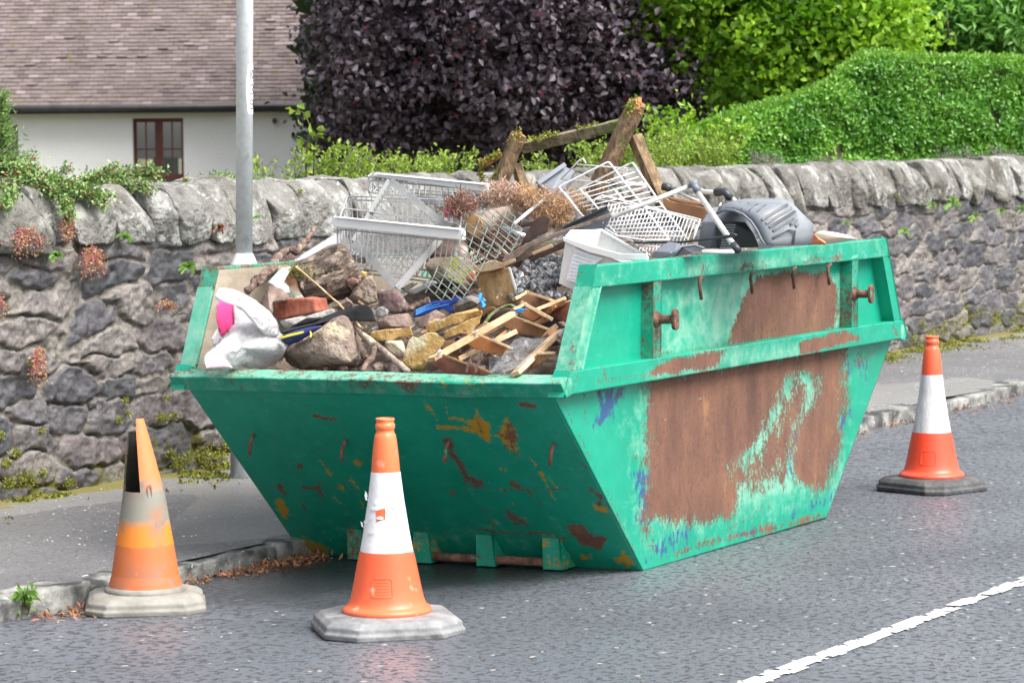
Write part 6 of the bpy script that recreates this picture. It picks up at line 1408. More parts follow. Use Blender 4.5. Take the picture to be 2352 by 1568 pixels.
def slab(name, label, pts, t, m, Z=ZB, y=None, dy=0., cat='board', parent=None, amp=.002, bev=.003, dys=None, sub=.035, sc=22, **k):
    P = [Z(*q) for q in pts]; cy = sum(p[1] for p in P)/len(P); yy = y if y is not None else heapY(cy)+dy
    o = plate(name, [atY(a, c, yy+(dys[i] if dys else 0)) for i, (a, c) in enumerate(P)], t, m, bev=0, parent=parent, ext=Vector(_F)*t, **({'label': label, 'cat': cat} if label else {}))
    if amp: rough_up(o, amp, sc, len(pts)+int(pts[0][0]), sub)
    bevel(o, bev); return o
# rotten trestle
tr = empty('wooden_trestle', atY(1290, 560, 11.45), 'rotten mossy wooden trestle frame, the highest thing on the heap', 'trestle')
def tbeam(name, a, c, ya, yb, w, h, m, roll=.6, rend=0, amp=.006):
    A_, C_ = atY(*ZB(*a), ya), atY(*ZB(*c), yb); n = (C_-A_).normalized(); up = Matrix.Rotation(roll, 3, n) @ (Vector(_F)-n*Vector(_F).dot(n)).normalized()
    b = MB(); b.beam(A_, C_, w, h, up=up); o = b.build(name, m, tr); rough_up(o, amp*.55, 14, int(a[0]), .028); bevel(o, .003)
    if rend:
        d = (C_-A_).normalized(); b = MB(); q = C_-d*.01
        b.tube([q-d*.025, q+d*.008, q+d*.022], 1, 12, rs=[w*.56, w*.46, w*.15]); e = b.build('rotten_end', 'wood_rot_end', tr, smooth=False); rough_up(e, .014, 34, 2, .012)
    return o
tbeam('post', (460, 790), (622, 385), 11.40, 11.42, .058, .050, 'wood_rotten', .55, 1)
tbeam('post', (1090, 960), (1465, 165), 11.50, 11.50, .066, .058, 'wood_rotten', .55, 1)
tbeam('rail', (640, 487), (1345, 318), 11.46, 11.52, .048, .030, 'wood_mossy', .35, 0, .004)
tbeam('rail', (345, 605), (500, 530), 11.44, 11.46, .034, .030, 'wood_rot_end', .3, 0, .012)
tbeam('leg', (598, 600), (690, 880), 11.50, 11.52, .030, .045, 'wood_rotten', .9, 0)
tbeam('leg', (1440, 400), (1655, 900), 11.56, 11.58, .040, .060, 'wood_rotten', .8, 0)
rg = np.random.default_rng(8); C = []
for (x0, y0, x1, y1, n, w) in ((345, 600, 355, 720, 120, 9), (345, 590, 500, 505, 160, 10), (690, 425, 880, 380, 140, 7), (520, 470, 640, 350, 70, 12), (430, 740, 470, 640, 110, 14), (1390, 240, 1440, 150, 110, 12), (1030, 345, 1180, 310, 50, 5)):
    s = rg.random(n); 
    for q in range(n): C.append(atY(*ZB(x0+(x1-x0)*s[q]+rg.normal(0, w), y0+(y1-y0)*s[q]+rg.normal(0, w)), 11.40+rg.normal(0, .012)))
leaves('moss_tufts', np.array([tuple(c) for c in C]), .016, 'moss_cushion', tr, seed=4, up=.2)['kind'] = 'stuff'
# grey boxes and tubes
def hull(name, label, pts, m, Z=ZB, y=11.2, cat='box', parent=None, bev=.004, **k):
    bm = bmesh.new(); P = [atY(*Z(a, c), y+d) for a, c, d in pts]
    for p in P: bm.verts.new(p)
    bmesh.ops.convex_hull(bm, input=bm.verts); bmesh.ops.delete(bm, geom=[v for v in bm.verts if not v.link_faces], context='VERTS')
    bmesh.ops.dissolve_limit(bm, angle_limit=.05, verts=bm.verts, edges=bm.edges); bmesh.ops.recalc_face_normals(bm, faces=bm.faces); bm.verts.ensure_lookup_table()
    V = [tuple(v.co) for v in bm.verts]; ix = {v: i for i, v in enumerate(bm.verts)}; F = [tuple(ix[v] for v in f.verts) for f in bm.faces]; bm.free()
    o = mk(name, V, F, m, parent, **({'label': label, 'cat': cat} if label else {})); bevel(o, bev, 2); return o
g1 = empty('plastic_tray', atY(*ZB(880, 890), 11.25), 'slate grey plastic tray with a lipped rim left of the white wire basket', 'plastic tray')
hull('tray_body', None, [(748, 745, 0), (840, 790, 0), (880, 888, .0), (742, 835, 0), (946, 612, .16), (1020, 645, .18), (1008, 735, .18)], 'plastic_slate', y=11.2, parent=g1)
b = MB(); b.beam(atY(*ZB(752, 738), 11.17), atY(*ZB(948, 602), 11.34), .020, .012, up=_F); b.beam(atY(*ZB(752, 738), 11.17), atY(*ZB(835, 792), 11.18), .008, .012, up=_F); bevel(b.build('tray_lip', 'plastic_slate', g1), .002)
al = empty('aluminium_tube', atY(*ZB(580, 1035), 10.8), 'straight aluminium tube with a dark plastic grip poking from the dead brush', 'tube')
b = MB(); b.tube([atY(*ZB(805, 842), 11.12), atY(*ZB(580, 1032), 10.85)], .0085, 12); b.build('tube', 'aluminium', al, smooth=True)
b = MB(); b.tube([atY(*ZB(500, 1055), 10.85), atY(*ZB(560, 1080), 10.85), atY(*ZB(590, 1092), 10.85)], 1, 12, rs=[.012, .015, .014]); b.build('grip', 'plastic_slate', al, smooth=True)
b = MB(); b.tube([atY(*ZB(590, 1092), 10.85), atY(*ZB(660, 1108), 10.85)], .010, 12); b.build('ferrule', 'plastic_white', al, smooth=True)
slab('dark_board', 'dark brown broken board standing left of the grey tray edge', [(620, 1190), (680, 1080), (740, 985), (800, 960), (842, 982), (825, 1085), (760, 1110), (690, 1150)], .02, 'wood_dark', y=10.80)
slab('grey_tray', 'flat slate grey tray half hidden behind the long plank', [(925, 1045), (1080, 970), (1245, 900), (1282, 960), (1230, 1060), (1120, 1075), (930, 1075)], .04, 'plastic_slate', y=10.86, cat='plastic tray', amp=0)
o = slab('tray_edge', 'dark rolled edge strip of the flat grey tray', [(935, 1040), (1250, 893), (1256, 912), (945, 1058)], .02, 'plastic_dark', y=10.84, amp=0, cat='plastic strip')
slab('plank', 'long weathered plank slanting up to the grey tray', [(497, 1290), (520, 1250), (720, 1143), (1000, 1045), (1270, 948), (1285, 972), (1120, 1030), (960, 1085), (800, 1150), (700, 1195), (560, 1305)], .025, 'wood_weather', y=10.66, cat='plank')
slab('plank', 'dark lower plank beneath the long weathered plank', [(560, 1335), (580, 1310), (700, 1250), (960, 1140), (975, 1185), (860, 1230), (720, 1290), (600, 1345)], .03, 'wood_dark', y=10.70, cat='plank')
slab('splinter', 'pale splintered lath end on the dark plank', [(708, 1232), (850, 1168), (866, 1190), (725, 1246)], .015, 'wood_pale', y=10.63, cat='lath')
wb = empty('wooden_block', H(*ZD(1330, 480), -.04), 'upright brown wooden block with a pale sawn top end', 'wooden block')
slab('block_face', None, [(1128, 165), (1300, 140), (1445, 118), (1490, 260), (1530, 400), (1480, 460), (1350, 490), (1215, 505), (1170, 330)], .12, 'wood_block', Z=ZD, y=10.47, parent=wb, amp=.004)
slab('pale_top', None, [(1120, 100), (1320, 35), (1395, 70), (1420, 110), (1300, 140), (1145, 168)], .14, 'wood_pale', Z=ZD, y=10.44, parent=wb, amp=.005)  # top end in paler wood, light from above put into the colour
slab('pale_edge', None, [(1447, 112), (1475, 108), (1560, 390), (1535, 402)], .11, 'plastic_white', Z=ZD, y=10.47, parent=wb, amp=0)
slab('splinter', 'pale splinter lying on top of the wooden block', [(1385, 70), (1520, 22), (1532, 52), (1410, 105)], .015, 'wood_pale', Z=ZD, y=10.42, cat='lath')
# coal and ash lumps
random.seed(3); GC = 'ash covered coal lumps beside the white tub'
pts = [(1560, 190, 44), (1620, 120, 48), (1700, 90, 50), (1790, 60, 48), (1860, 110, 56), (1940, 170, 50), (1540, 260, 36), (1600, 300, 48), (1690, 190, 52), (1760, 230, 40), (1830, 210, 62), (1910, 240, 48), (1700, 290, 50), (1780, 310, 56), (1870, 290, 54), (1620, 230, 36), (1560, 340, 30), (1940, 60, 46), (1640, 60, 40), (1740, 140, 42), (1890, 40, 46), (1850, 380, 40), (1930, 390, 44), (2000, 410, 48), (2060, 380, 44), (1760, 340, 44), (1500, 140, 34), (1980, 120, 44), (2010, 30, 44)]
for i_, (x, y, r_) in enumerate(pts):
    q = [(x+r_*1.5*math.cos(t)*random.uniform(.75, 1.15), y+r_*1.35*math.sin(t)*random.uniform(.75, 1.15)) for t in np.linspace(0, 6.28, 9)[:-1]]
    chunk('coal_lump', [ZD(*a) for a in q], .06, 'coal_ash', dy=-.03+.02*(i_ % 3), seed=i_, amp=.005, sc=34, p=2.4, cuts=5, label='rounded black coal lump dusted with white ash beside the white tub', cat='coal', group=GC)
# white tub
def tub(label, top, bot, m, m_in, Z, y, cat='plastic tub', name='plastic_tub', rim=.012, t=.004):
    T4 = [atY(*Z(a, c), y+d) for a, c, d in top]; B4 = [atY(*Z(a, c), y+d) for a, c, d in bot]; e = empty(name, B4[0], label, cat)
    n = len(T4); b = MB(); cT = sum(T4, Vector())/n; cB = sum(B4, Vector())/n
    Ti = [p+(cT-p).normalized()*t for p in T4]; Bi = [p+(cB-p).normalized()*t for p in B4]
    V = T4+B4+Ti+Bi; F = []; M = []
    for i in range(n):
        j = (i+1) % n; F += [(i, j, n+j, n+i), (2*n+i, 3*n+i, 3*n+j, 2*n+j), (i, 2*n+i, 2*n+j, j)]; M += [0, 1, 0]
    F += [tuple(range(n, 2*n)), tuple(range(4*n-1, 3*n-1, -1))]; M += [0, 1]
    o = mk('tub_body', V, F, None, e, mats=[m, m_in], midx=M); bevel(o, .004, 2)
    return e, T4, B4
e, T4, B4 = tub('white plastic paint tub tilted on the near right corner of the rim', [(955, 1120, 0), (1130, 1180, 0), (1345, 1265, .02), (1535, 1265, .10), (1210, 1072, .30), (990, 1080, .16)], [(903, 1450, .02), (1035, 1508, .02), (1140, 1540, .03), (1290, 1500, .08), (1130, 1340, .24), (960, 1380, .14)], 'plastic_tub', 'tub_inside', ZB, 10.42)
b = MB()
for k_ in range(3): b.tube([p+Vector((0, 0, -.008*k_)) for p in T4], .0065 if k_ != 1 else .005, 8, closed=True)
b.build('tub_rim', 'plastic_tub', e, smooth=True)
q = [atY(*ZB(*p), 10.405) for p in ((930, 1118), (1120, 1180), (1345, 1238), (1535, 1238), (1533, 1283), (1345, 1285), (1118, 1228), (935, 1148))]
b = MB(); b.prism(q, (0, .008, 0)); bevel(b.build('tub_flange', 'plastic_tub', e), .002)
b = MB(); b.prism([atY(*ZB(*p), 10.414) for p in ((1015, 1200), (1215, 1275), (1140, 1330), (1060, 1455), (955, 1420))], (0, .003, 0)); b.build('tub_label', 'label_print', e)
mat('print_red', [(.7, .35, .35), (.8, .5, .5)], 60, .6, 0); mat('print_grey', [(.45, .5, .56), (.6, .64, .68)], 60, .6, 0)
b = MB(); b.tube([atY(*ZB(*p), 10.412) for p in ((1035, 1196), (1190, 1252))], .0014, 4); b.build('printed_lines', 'print_red', e)
b = MB()
for k_ in range(8): b.tube([atY(*ZB(*p), 10.412) for p in ((1020-k_*7, 1225+k_*26), (1150-k_*8, 1272+k_*22))], .0010, 4)
b.build('printed_lines', 'print_grey', e)
# white wire basket and lattice rack behind
wbk = empty('wire_basket', atY(*ZF(990, 1150), 10.9), 'white coated wire basket lying on its side above the tub', 'wire basket')
b = MB(); Y0, Y1 = 10.92, 11.12
def f_(x, y, yy): return atY(*ZF(x, y), yy)
b.tube(rrect([f_(440, 830, Y0), f_(100, 405, Y0), f_(855, 25, Y0+.05), f_(1375, 700, Y0), f_(1770, 1205, Y0-.1)], .012)[3:-3], .0042, 8)
b.tube([f_(100, 405, Y0), f_(440, 830, Y0), f_(990, 1150, Y0-.08), f_(1410, 1210, Y0-.1), f_(1770, 1205, Y0-.1)], .0042, 8)
b.tube([f_(700, 740, Y1), f_(420, 430, Y1), f_(1170, 60, Y1+.05), f_(1215, 45, Y1+.05), f_(1570, 560, Y1), f_(1730, 780, Y1), f_(2045, 1195, Y1-.1)], .0042, 8)
b.tube([f_(135, 290, Y1+.1), f_(420, 0, Y1+.1), f_(470, -20, Y1+.1), f_(510, 50, Y1+.1)], .0035, 7); b.tube([f_(135, 290, Y1+.1), f_(870, 350, Y1+.1), f_(1130, 130, Y1+.1), f_(380, 68, Y1+.1)], .0035, 7)
b.tube([f_(1170, 60, Y1), f_(1215, 45, Y1), f_(1275, 125, Y1)], .0042, 7)
b.build('frame', 'wire_white', wbk, smooth=True); b = MB()
for i_ in range(14):
    t0_ = i_/13; xl = 225+t0_*(1000-225); yl = 515+t0_*(1140-515) if t0_ < .45 else 515+t0_*(1140-515); xr = 1250+t0_*(2010-1250); yr = 180+t0_*(1150-180)
    b.tube([f_(xl, yl, Y0-.02-.06*t0_), f_(xr, yr, Y1-.02-.08*t0_)], .0028, 6)
for (x0, y0, x1, y1) in ((170, 480, 440, 830), (500, 495, 700, 745), (855, 985, 1000, 1150), (420, 430, 560, 620)): b.tube([f_(x0, y0, Y0-.02), f_(x1, y1, Y0-.02)], .0034, 6)
for i_ in range(9):
    t0_ = i_/8; b.tube([f_(150+t0_*280, 470+t0_*350, Y0-.01), f_(240+t0_*240, 520+t0_*330, Y0+.03)], .0026, 5)
b.build('cross_wires', 'wire_white', wbk, smooth=True)
wl = empty('wire_basket', atY(*ZF(1500, 1440), 10.95), 'white lattice wire basket beneath the other one, against the near side rail', 'wire basket')
b = MB(); yb_ = 11.02
b.tube([f_(570, 790, yb_), f_(650, 590, yb_), f_(760, 535, yb_+.1), f_(2160, 880, yb_+.1), f_(2235, 900, yb_+.1), f_(2130, 1190, yb_)], .0036, 7)
b.tube([f_(650, 590, yb_), f_(1350, 700, yb_), f_(2200, 925, yb_)], .0036, 7); b.tube([f_(780, 1090, yb_), f_(1200, 1220, yb_), f_(1480, 1440, yb_-.1)], .0036, 7)
b.tube([f_(2080, 960, yb_), f_(2180, 985, yb_), f_(2110, 1190, yb_)], .0036, 7); b.tube([f_(1300, 1290, yb_-.06), f_(1620, 1310, yb_-.06)], .003, 6); b.tube([f_(1290, 1330, yb_-.06), f_(1410, 1210, yb_-.06)], .004, 6)
b.build('frame', 'wire_white', wl, smooth=True); b = MB()
for i_ in range(26):
    x = 860+i_*52; yt = 590+(x-650)*.19+20; yb2 = yt+min(560, 330+(x-860)*.22); b.tube([f_(x, yt, yb_+.03), f_(x-(yb2-yt)*.36, yb2, yb_-.05)], .0024, 5)
for i_ in range(6): b.tube([f_(1330+i_*50, 1320, yb_-.1), f_(1300+i_*50, 1420, yb_-.1)], .0024, 5)
b.build('cross_wires', 'wire_white', wl, smooth=True)
# folding aluminium frame
fr_ = empty('folding_frame', atY(*ZC(950, 660), 10.9), 'folding frame of aluminium tubes with black plastic joints', 'folding frame')
def tub_(p, r, m='aluminium', nm='tube', seg=12): b = MB(); b.tube(p, r, seg); return b.build(nm, m, fr_, smooth=True)
tub_([f_(900, 862, 10.78), f_(2085, 388, 11.05)], .0100)
tub_([atY(*ZC(662, 265), 11.05), atY(*ZC(925, 650), 10.78)], .0125)
tub_([atY(*ZC(100, 215), 11.45), atY(*ZC(310, 232), 11.45)], .012); tub_([atY(*ZC(480, 248), 11.45), atY(*ZC(800, 282), 11.35), atY(*ZC(830, 292), 11.35)], .011); tub_([atY(*ZC(900, 310), 11.35), atY(*ZC(930, 340), 11.32)], .010)
tub_([atY(*ZC(535, 280), 11.42), atY(*ZC(715, 352), 11.3)], .006); tub_([atY(*ZC(75, 240), 11.45), atY(*ZC(160, 330), 11.4)], .008)
tub_([atY(*ZC(615, 225), 11.04), atY(*ZC(672, 212), 11.06)], .0165, 'plastic_slate', 'joint'); tub_([atY(*ZC(640, 215), 11.05), atY(*ZC(672, 272), 11.03)], .0155, 'plastic_slate', 'joint')
tub_([atY(*ZC(432, 238), 11.44), atY(*ZC(486, 250), 11.44)], .0165, 'plastic_dark', 'joint'); tub_([atY(*ZC(795, 278), 11.34), atY(*ZC(860, 272), 11.33), atY(*ZC(895, 318), 11.32)], .0170, 'plastic_dark', 'joint')
tub_([atY(*ZC(915, 635), 10.78), atY(*ZC(950, 678), 10.76)], .0150, 'plastic_dark', 'foot'); tub_([atY(*ZC(70, 215), 11.45), atY(*ZC(110, 215), 11.45)], .016, 'plastic_dark', 'joint')
tub_([atY(*ZC(832, 350), 11.1), atY(*ZC(800, 430), 11.08)], .004, 'aluminium', 'strut')
# cardboard
slab('cardboard_box', 'flattened brown cardboard box behind the white lattice', [(430, 300), (480, 335), (730, 385), (735, 480), (620, 460), (500, 410), (440, 380)], .01, 'cardboard', Z=ZC, y=11.40, cat='cardboard', amp=0)
slab('cardboard_flap', 'upper flap of brown cardboard under the aluminium tubes', [(462, 305), (720, 352), (735, 372), (640, 362), (485, 332)], .05, 'cardboard', Z=ZC, y=11.3, cat='cardboard', amp=0)
slab('timber_scrap', 'pale timber scrap under the white lattice basket', [(1900, 1190), (2000, 1130), (2140, 1090), (2120, 1200)], .03, 'wood_pale', Z=ZF, y=11.08, cat='wood offcut')
slab('insulation_scrap', 'cream coloured scrap beneath the white lattice', [(1640, 1060), (1760, 1040), (1900, 1150), (1800, 1190)], .03, 'plastic_cream', Z=ZF, y=11.1, cat='scrap')
chunk('bark_scrap', [ZF(*q) for q in [(2010, 1080), (2040, 1000), (2110, 1000), (2150, 1050), (2100, 1110)]], .05, 'bark_root', yv=11.15, seed=3, label='dark curled bark piece inside the lattice basket', cat='bark')
chunk('mauve_pipe', [ZF(*q) for q in [(720, 620), (900, 580), (1180, 540), (1400, 430), (1420, 460), (1250, 570), (1000, 640), (760, 680)]], .05, 'cut_wood_pink', yv=11.5, seed=3, label='dull mauve branch behind the white wire basket', cat='branch')
# grass catcher hood
gh = empty('grass_box', atY(*ZC(1200, 640), 11.0), 'dark grey vented lawnmower grass box at the right end of the heap', 'grass box')
C0 = [(800, 425), (850, 398), (920, 402), (985, 430), (1040, 480), (1080, 540), (1105, 595), (1140, 650)]
C1 = [(818, 372), (880, 352), (970, 372), (1045, 402), (1095, 435), (1135, 500), (1170, 580), (1205, 645)]
C2 = [(870, 350), (960, 326), (1080, 330), (1210, 345), (1300, 352), (1345, 400), (1360, 520), (1350, 640)]
C3 = [(930, 335), (1010, 320), (1130, 317), (1262, 319), (1325, 350), (1400, 430), (1472, 500), (1455, 632)]
C4 = [(930, 400), (1010, 400), (1130, 400), (1262, 400), (1325, 420), (1400, 480), (1450, 540), (1440, 640)]
rows = []
ys_ = [11.02, 11.03, 11.16, 11.34, 11.42]
for Cx, yy in zip((C0, C1, C2, C3, C4), ys_):
    P = [atY(*ZC(*q), yy) for q in Cx]; row = []
    for i_ in range(len(P)-1):
        for t in (0, .5): row.append(P[i_].lerp(P[i_+1], t))
    rows.append(row+[P[-1]])
n = len(rows[0]); V = [p for r in rows for p in r]; F = [(i*n+j, i*n+j+1, (i+1)*n+j+1, (i+1)*n+j) for i in range(4) for j in range(n-1)]
o = mk('hood', V, F, 'plastic_hood', gh, smooth=True); solid(o, .006, -1)
from mathutils.bvhtree import BVHTree
HB = BVHTree.FromPolygons(V, F)
b = MB(); b.tube([atY(*ZC(*q), 11.012) for q in C0], .006, 8); b.build('opening_lip', 'plastic_slate', gh, smooth=True)
hull('back_shell', None, [(700, 480, 0), (762, 382, .05), (835, 370, .1), (795, 480, 0), (752, 665, 0), (668, 660, 0), (1100, 640, .3), (1000, 420, .3)], 'plastic_slate', Z=ZC, y=11.14, parent=gh)
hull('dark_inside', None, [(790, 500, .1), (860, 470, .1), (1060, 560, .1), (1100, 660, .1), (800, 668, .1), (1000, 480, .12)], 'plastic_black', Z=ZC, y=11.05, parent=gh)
b = MB()
for i_ in range(8):
    for j_ in range(10):
        x, y = 862+i_*9-j_*4, 498+j_*17; b.prism([atY(*ZC(*q), 11.045) for q in ((x, y), (x+6, y+1), (x+4, y+10), (x-2, y+9))], (0, .004, 0))
b.build('inner_grille', 'plastic_hood', gh)['kind'] = 'stuff'
def hoodpt(x, y, lift=.0):          # a point on the hood above the photo position
    d = ray(*ZC(x, y)).normalized(); hit = HB.ray_cast(CAMP, d)[0]
    return (hit if hit is not None else atY(*ZC(x, y), 11.2))-d*(.006+lift)
for (x0, y0, x1, y1) in ((1112, 462, 1286, 362), (1138, 488, 1312, 385), (1162, 514, 1340, 408), (1188, 540, 1366, 430), (1308, 496, 1388, 450), (1345, 508, 1414, 468)):
    b = MB(); n_ = int(abs(x1-x0)/7)
    dxn, dyn = (x1-x0)/n_, (y1-y0)/n_
    b.prism([hoodpt(x0-2, y0-8), hoodpt(x1-2, y1-8), hoodpt(x1+9, y1+8), hoodpt(x0+9, y0+8)], (0, .004, 0))
    b.build('vent', 'plastic_black', gh)
    b = MB()
    for i_ in range(n_): xx, yy = x0+dxn*(i_+.5), y0+dyn*(i_+.5); b.prism([hoodpt(xx-4, yy-8, .001), hoodpt(xx-1.5, yy-8, .001), hoodpt(xx+9.5, yy+8, .001), hoodpt(xx+7, yy+8, .001)], (0, .003, 0))
    b.build('vent_bars', 'plastic_hood', gh)
for r_ in range(4):
    b = MB(); b.tube([hoodpt(915+r_*55, 385+r_*8, .0), hoodpt(960+r_*60, 352+r_*4, .0), hoodpt(1010+r_*62, 324, .0)], .0022, 5); b.build('slot_row', 'plastic_dark', gh)
b = MB(); b.tube([hoodpt(1190, 590, .004), hoodpt(1290, 530, .004), hoodpt(1345, 540, .004), hoodpt(1330, 640, .004)], .005, 8); b.build('handle_recess', 'plastic_slate', gh, smooth=True)
hull('latch', None, [(1110, 630, 0), (1140, 640, 0), (1200, 648, 0), (1180, 660, 0), (1125, 655, 0)], 'plastic_slate', Z=ZC, y=10.98, parent=gh, bev=.002)
# dark box on the rim and the saw blade
db = empty('plastic_case', atY(*ZC(420, 735), 10.75), 'small dark slate plastic case lying on the near side rail', 'plastic case')
hull('case_body', None, [(345, 722, 0), (375, 680, 0), (468, 614, .05), (530, 622, .05), (560, 640, .06), (520, 690, 0), (480, 722, 0), (400, 735, 0)], 'plastic_slate', Z=ZC, y=10.72, parent=db)
hull('case_lid', None, [(500, 722, 0), (560, 652, .02), (650, 640, .1), (715, 662, .1), (690, 690, .04), (640, 700, .02)], 'plastic_dark', Z=ZC, y=10.70, parent=db)
b = MB(); b.tube([atY(*ZC(*q), yy) for q, yy in (((500, 720), 10.69), ((558, 650), 10.71), ((650, 640), 10.79), ((715, 662), 10.79))], .005, 8); b.build('case_rim', 'plastic_slate', db, smooth=True)
b = MB(); b.prism([atY(*ZC(*q), 10.80) for q in ((215, 618), (560, 612), (750, 590), (920, 560), (936, 572), (900, 590), (740, 608), (560, 628), (240, 632))], (0, .02, 0)); bevel(b.build('black_strip', 'plastic_black', label='long black plastic strip crossing in front of the grass box', cat='plastic strip'), .003)
b = MB(); b.tube([atY(*ZC(700, 688), 10.85), atY(*ZC(920, 684), 10.95)], .009, 10); b.build('white_pipe', 'plastic_white', label='white pipe lying along the near side rail under the grass box', cat='pipe', smooth=True)
chunk('cream_sack', [ZC(*q) for q in [(1440, 625), (1480, 560), (1520, 546), (1620, 556), (1700, 575), (1775, 603), (1640, 622), (1500, 640)]], .25, 'plastic_cream', yv=11.7, seed=3, amp=.004, sc=6, p=2.5, label='cream plastic bulge behind the right end of the top rail', cat='plastic sack')
chunk('orange_bucket', [ZC(*q) for q in [(1430, 640), (1462, 560), (1500, 590), (1545, 615), (1560, 640)]], .12, 'plastic_orange', yv=11.5, seed=3, amp=.002, p=2.5, label='orange plastic piece just right of the grass box', cat='plastic piece')
# ---- broken pallet and timber on the right
pa = empty('broken_pallet', H(*ZD(1100, 1120), .1), 'broken pallet of pale and reddish boards, near right part of the load', 'pallet')
def pb(pts, t, m, dy, bev=.002): return slab('board', None, pts, t, m, Z=ZD, dy=dy, parent=pa, amp=.0012, bev=bev)
def edgebeam(a, c, w, h, m, dya, dyc=None, roll=0., nm='rail', par=None):
    A_ = H(*ZD(*a), dya); C_ = H(*ZD(*c), dyc if dyc is not None else dya); n = (C_-A_).normalized(); up = Matrix.Rotation(roll, 3, n) @ (Vector(_F)-n*Vector(_F).dot(n)).normalized()
    b = MB(); b.beam(A_, C_, w, h, up=up); o = b.build(nm, m, par or pa); rough_up(o, .0012, 20, int(a[0]), .04); bevel(o, .002); return o
pb([(1390, 655), (1520, 595), (1880, 735), (1800, 790), (1560, 765), (1430, 700)], .02, 'wood_brown', -.02); edgebeam((1515, 598), (1875, 728), .010, .03, 'wood_pale', -.06)  # pale strips here and below paint the lit top edges of the boards
pb([(1050, 860), (1185, 785), (1470, 900), (1430, 985), (1300, 965), (1090, 890)], .02, 'wood_orange', -.06); edgebeam((1185, 783), (1470, 897), .010, .03, 'wood_pale', -.10)
pb([(700, 1045), (830, 975), (1280, 1140), (1260, 1180), (900, 1160), (740, 1090)], .02, 'wood_red', -.08); edgebeam((832, 978), (1270, 1135), .009, .03, 'wood_brown', -.12)
pb([(1505, 440), (1640, 365), (1880, 440), (1740, 495), (1640, 500), (1530, 465)], .02, 'wood_brown', -.02); edgebeam((1640, 355), (1885, 435), .011, .03, 'wood_pale', -.06); edgebeam((1508, 425), (1640, 358), .014, .03, 'wood_pale', -.06)
pb([(1580, 560), (1620, 510), (1790, 580), (1700, 640), (1640, 620)], .02, 'wood_orange', -.03); edgebeam((1610, 470), (1855, 605), .014, .04, 'wood_pale', -.06); edgebeam((1490, 530), (1620, 470), .012, .04, 'wood_pale', -.07)
pb([(1700, 650), (1840, 572), (1862, 632), (1760, 670)], .02, 'wood_brown', -.04)
edgebeam((960, 1012), (1530, 740), .020, .03, 'wood_pale', .0); edgebeam((1310, 830), (1440, 730), .010, .03, 'wood_orange', .02)
edgebeam((700, 1015), (1505, 560), .018, .050, 'wood_pale', -.12, -.08, .25); pb([(830, 960), (1270, 740), (1500, 600), (1510, 640), (1200, 800), (960, 985)], .012, 'wood_brown', -.07)  # one rail: lit top painted in pale wood, side in brown
edgebeam((1725, 525), (2010, 415), .014, .03, 'wood_pale', -.05); pb([(1740, 540), (2005, 425), (2020, 470), (1850, 570)], .015, 'wood_brown', -.04)
pb([(1865, 510), (1950, 480), (2000, 455), (2112, 425), (2060, 590), (2000, 665), (1880, 580)], .02, 'wood_red', .0); edgebeam((1900, 500), (2112, 425), .009, .03, 'wood_pale', -.04)
pb([(1870, 495), (1950, 460), (1955, 480), (1880, 545)], .01, 'wood_orange', -.05, .001)
tm = empty('timber_offcuts', H(*ZD(1560, 1140), .0), 'nailed together timber battens against the inner right side', 'timber')
edgebeam((1520, 1155), (1945, 745), .018, .04, 'wood_pale', -.14, -.06, .3, 'batten', tm); edgebeam((1540, 1165), (1960, 765), .016, .04, 'wood_brown', -.12, -.04, 0, 'batten', tm)
edgebeam((1820, 800), (1900, 700), .020, .04, 'wood_brown', -.06, -.06, .2, 'batten', tm); slab('block', None, [(1620, 1150), (1680, 1060), (1740, 960), (1900, 950), (1880, 985), (1760, 1060), (1680, 1110)], .03, 'wood_brown', Z=ZD, dy=-.08, parent=tm); slab('block', None, [(1510, 1100), (1560, 1005), (1650, 1010), (1560, 1110)], .03, 'wood_brown', Z=ZD, dy=-.04, parent=tm)
edgebeam((1740, 955), (1900, 950), .010, .03, 'wood_pale', -.12, None, 0, 'batten', tm)
filmstrip('clear_plastic', 'crumpled clear plastic sheet between the pallet and the battens', [(1500, 830), (1580, 790), (1700, 810), (1830, 800)], [(1270, 1140), (1370, 1150), (1440, 1130), (1560, 1090)], 'film_clear', -.11, -.16, Z=ZD, amp=.016, seed=9, n=34, k_=26)
chunk('plastic_scrap', [ZD(*q) for q in [(1270, 990), (1430, 975), (1400, 1080), (1340, 1145), (1275, 1145)]], .012, 'film_clear', dy=-.15, seed=5, amp=.006, p=6, label='second piece of clear plastic under the pallet board', cat='plastic sheet')
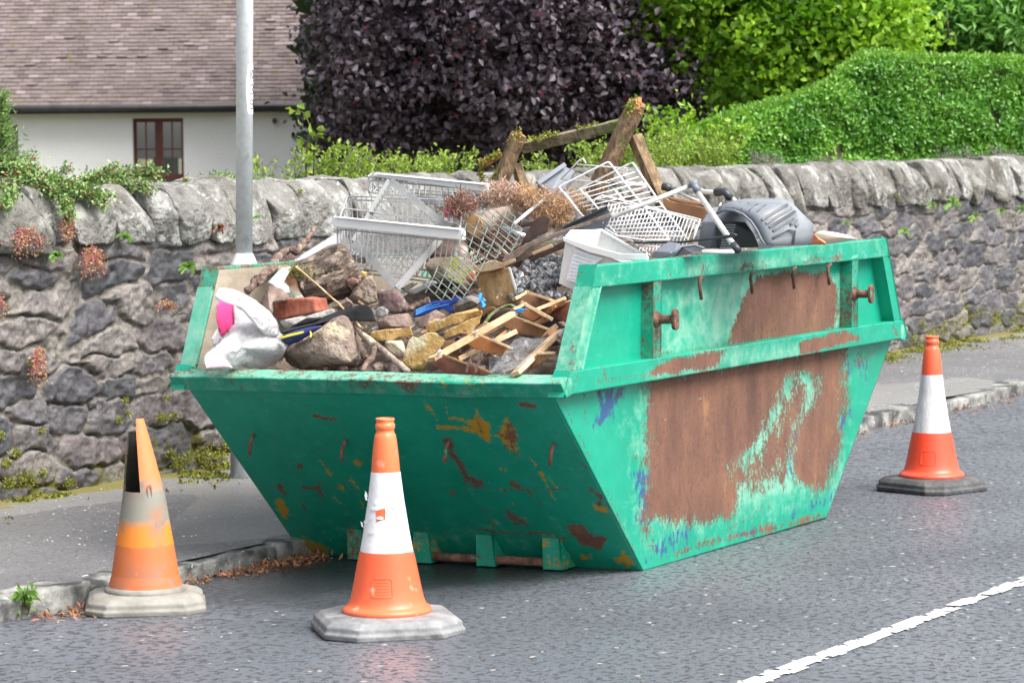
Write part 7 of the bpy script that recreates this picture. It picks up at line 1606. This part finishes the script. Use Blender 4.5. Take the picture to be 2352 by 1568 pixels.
slab('metal_bracket', 'pinkish rusty Y shaped metal bracket standing at the near rim', [(1028, 1140), (1045, 1065), (1082, 1003), (1096, 1048), (1132, 1056), (1186, 1020), (1165, 1075), (1142, 1145), (1122, 1145), (1118, 1095), (1098, 1075), (1075, 1075), (1060, 1095), (1055, 1140)], .006, 'cut_wood_pink', Z=ZD, dy=-.16, cat='metal bracket', amp=.001)
b = MB(); b.tube([H(*ZD(*q), -.03) for q in ((1215, 665), (1270, 590), (1340, 530), (1420, 490), (1480, 482), (1525, 505))], .007, 8); o = b.build('curved_rim', 'wood_mossy', label='olive curved plastic rim behind the pallet', cat='plastic rim', smooth=True)
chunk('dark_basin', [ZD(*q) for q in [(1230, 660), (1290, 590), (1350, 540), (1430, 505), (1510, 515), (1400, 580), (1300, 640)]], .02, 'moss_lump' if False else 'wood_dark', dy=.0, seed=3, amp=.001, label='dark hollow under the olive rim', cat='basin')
slab('bent_batten', 'brown batten end above the olive rim', [(1190, 545), (1250, 500), (1310, 495), (1350, 520), (1300, 535), (1240, 560), (1205, 600)], .02, 'wood_brown', Z=ZD, dy=.0)
slab('pale_offcut', 'pale flat offcut left of the pallet rail', [(1115, 720), (1230, 645), (1275, 655), (1180, 710), (1120, 740)], .02, 'wood_pale', Z=ZD, dy=-.05)
chunk('blue_scrap', [ZD(*q) for q in [(1505, 525), (1570, 510), (1640, 520), (1600, 545), (1540, 552)]], .012, 'cord_blue', dy=-.12, seed=3, amp=.003, label='light blue plastic scrap on the pallet', cat='scrap')
chunk('white_scrap', [ZD(*q) for q in [(740, 950), (785, 915), (810, 930), (770, 965)]], .02, 'plastic_white', dy=-.16, seed=4, amp=.003, label='small white scrap at the left end of the pallet rail', cat='scrap')
chunk('white_scrap', [ZD(*q) for q in [(1095, 745), (1150, 720), (1160, 735), (1105, 765)]], .02, 'plastic_white', dy=-.14, seed=5, amp=.003, label='small white scrap on the pallet rail middle', cat='scrap')
chunk('film_scrap', [ZD(*q) for q in [(1932, 750), (2000, 700), (1985, 770), (1960, 790)]], .02, 'film_grey', dy=-.10, seed=6, amp=.003, label='scrap of plastic film caught on the right inner side', cat='scrap')
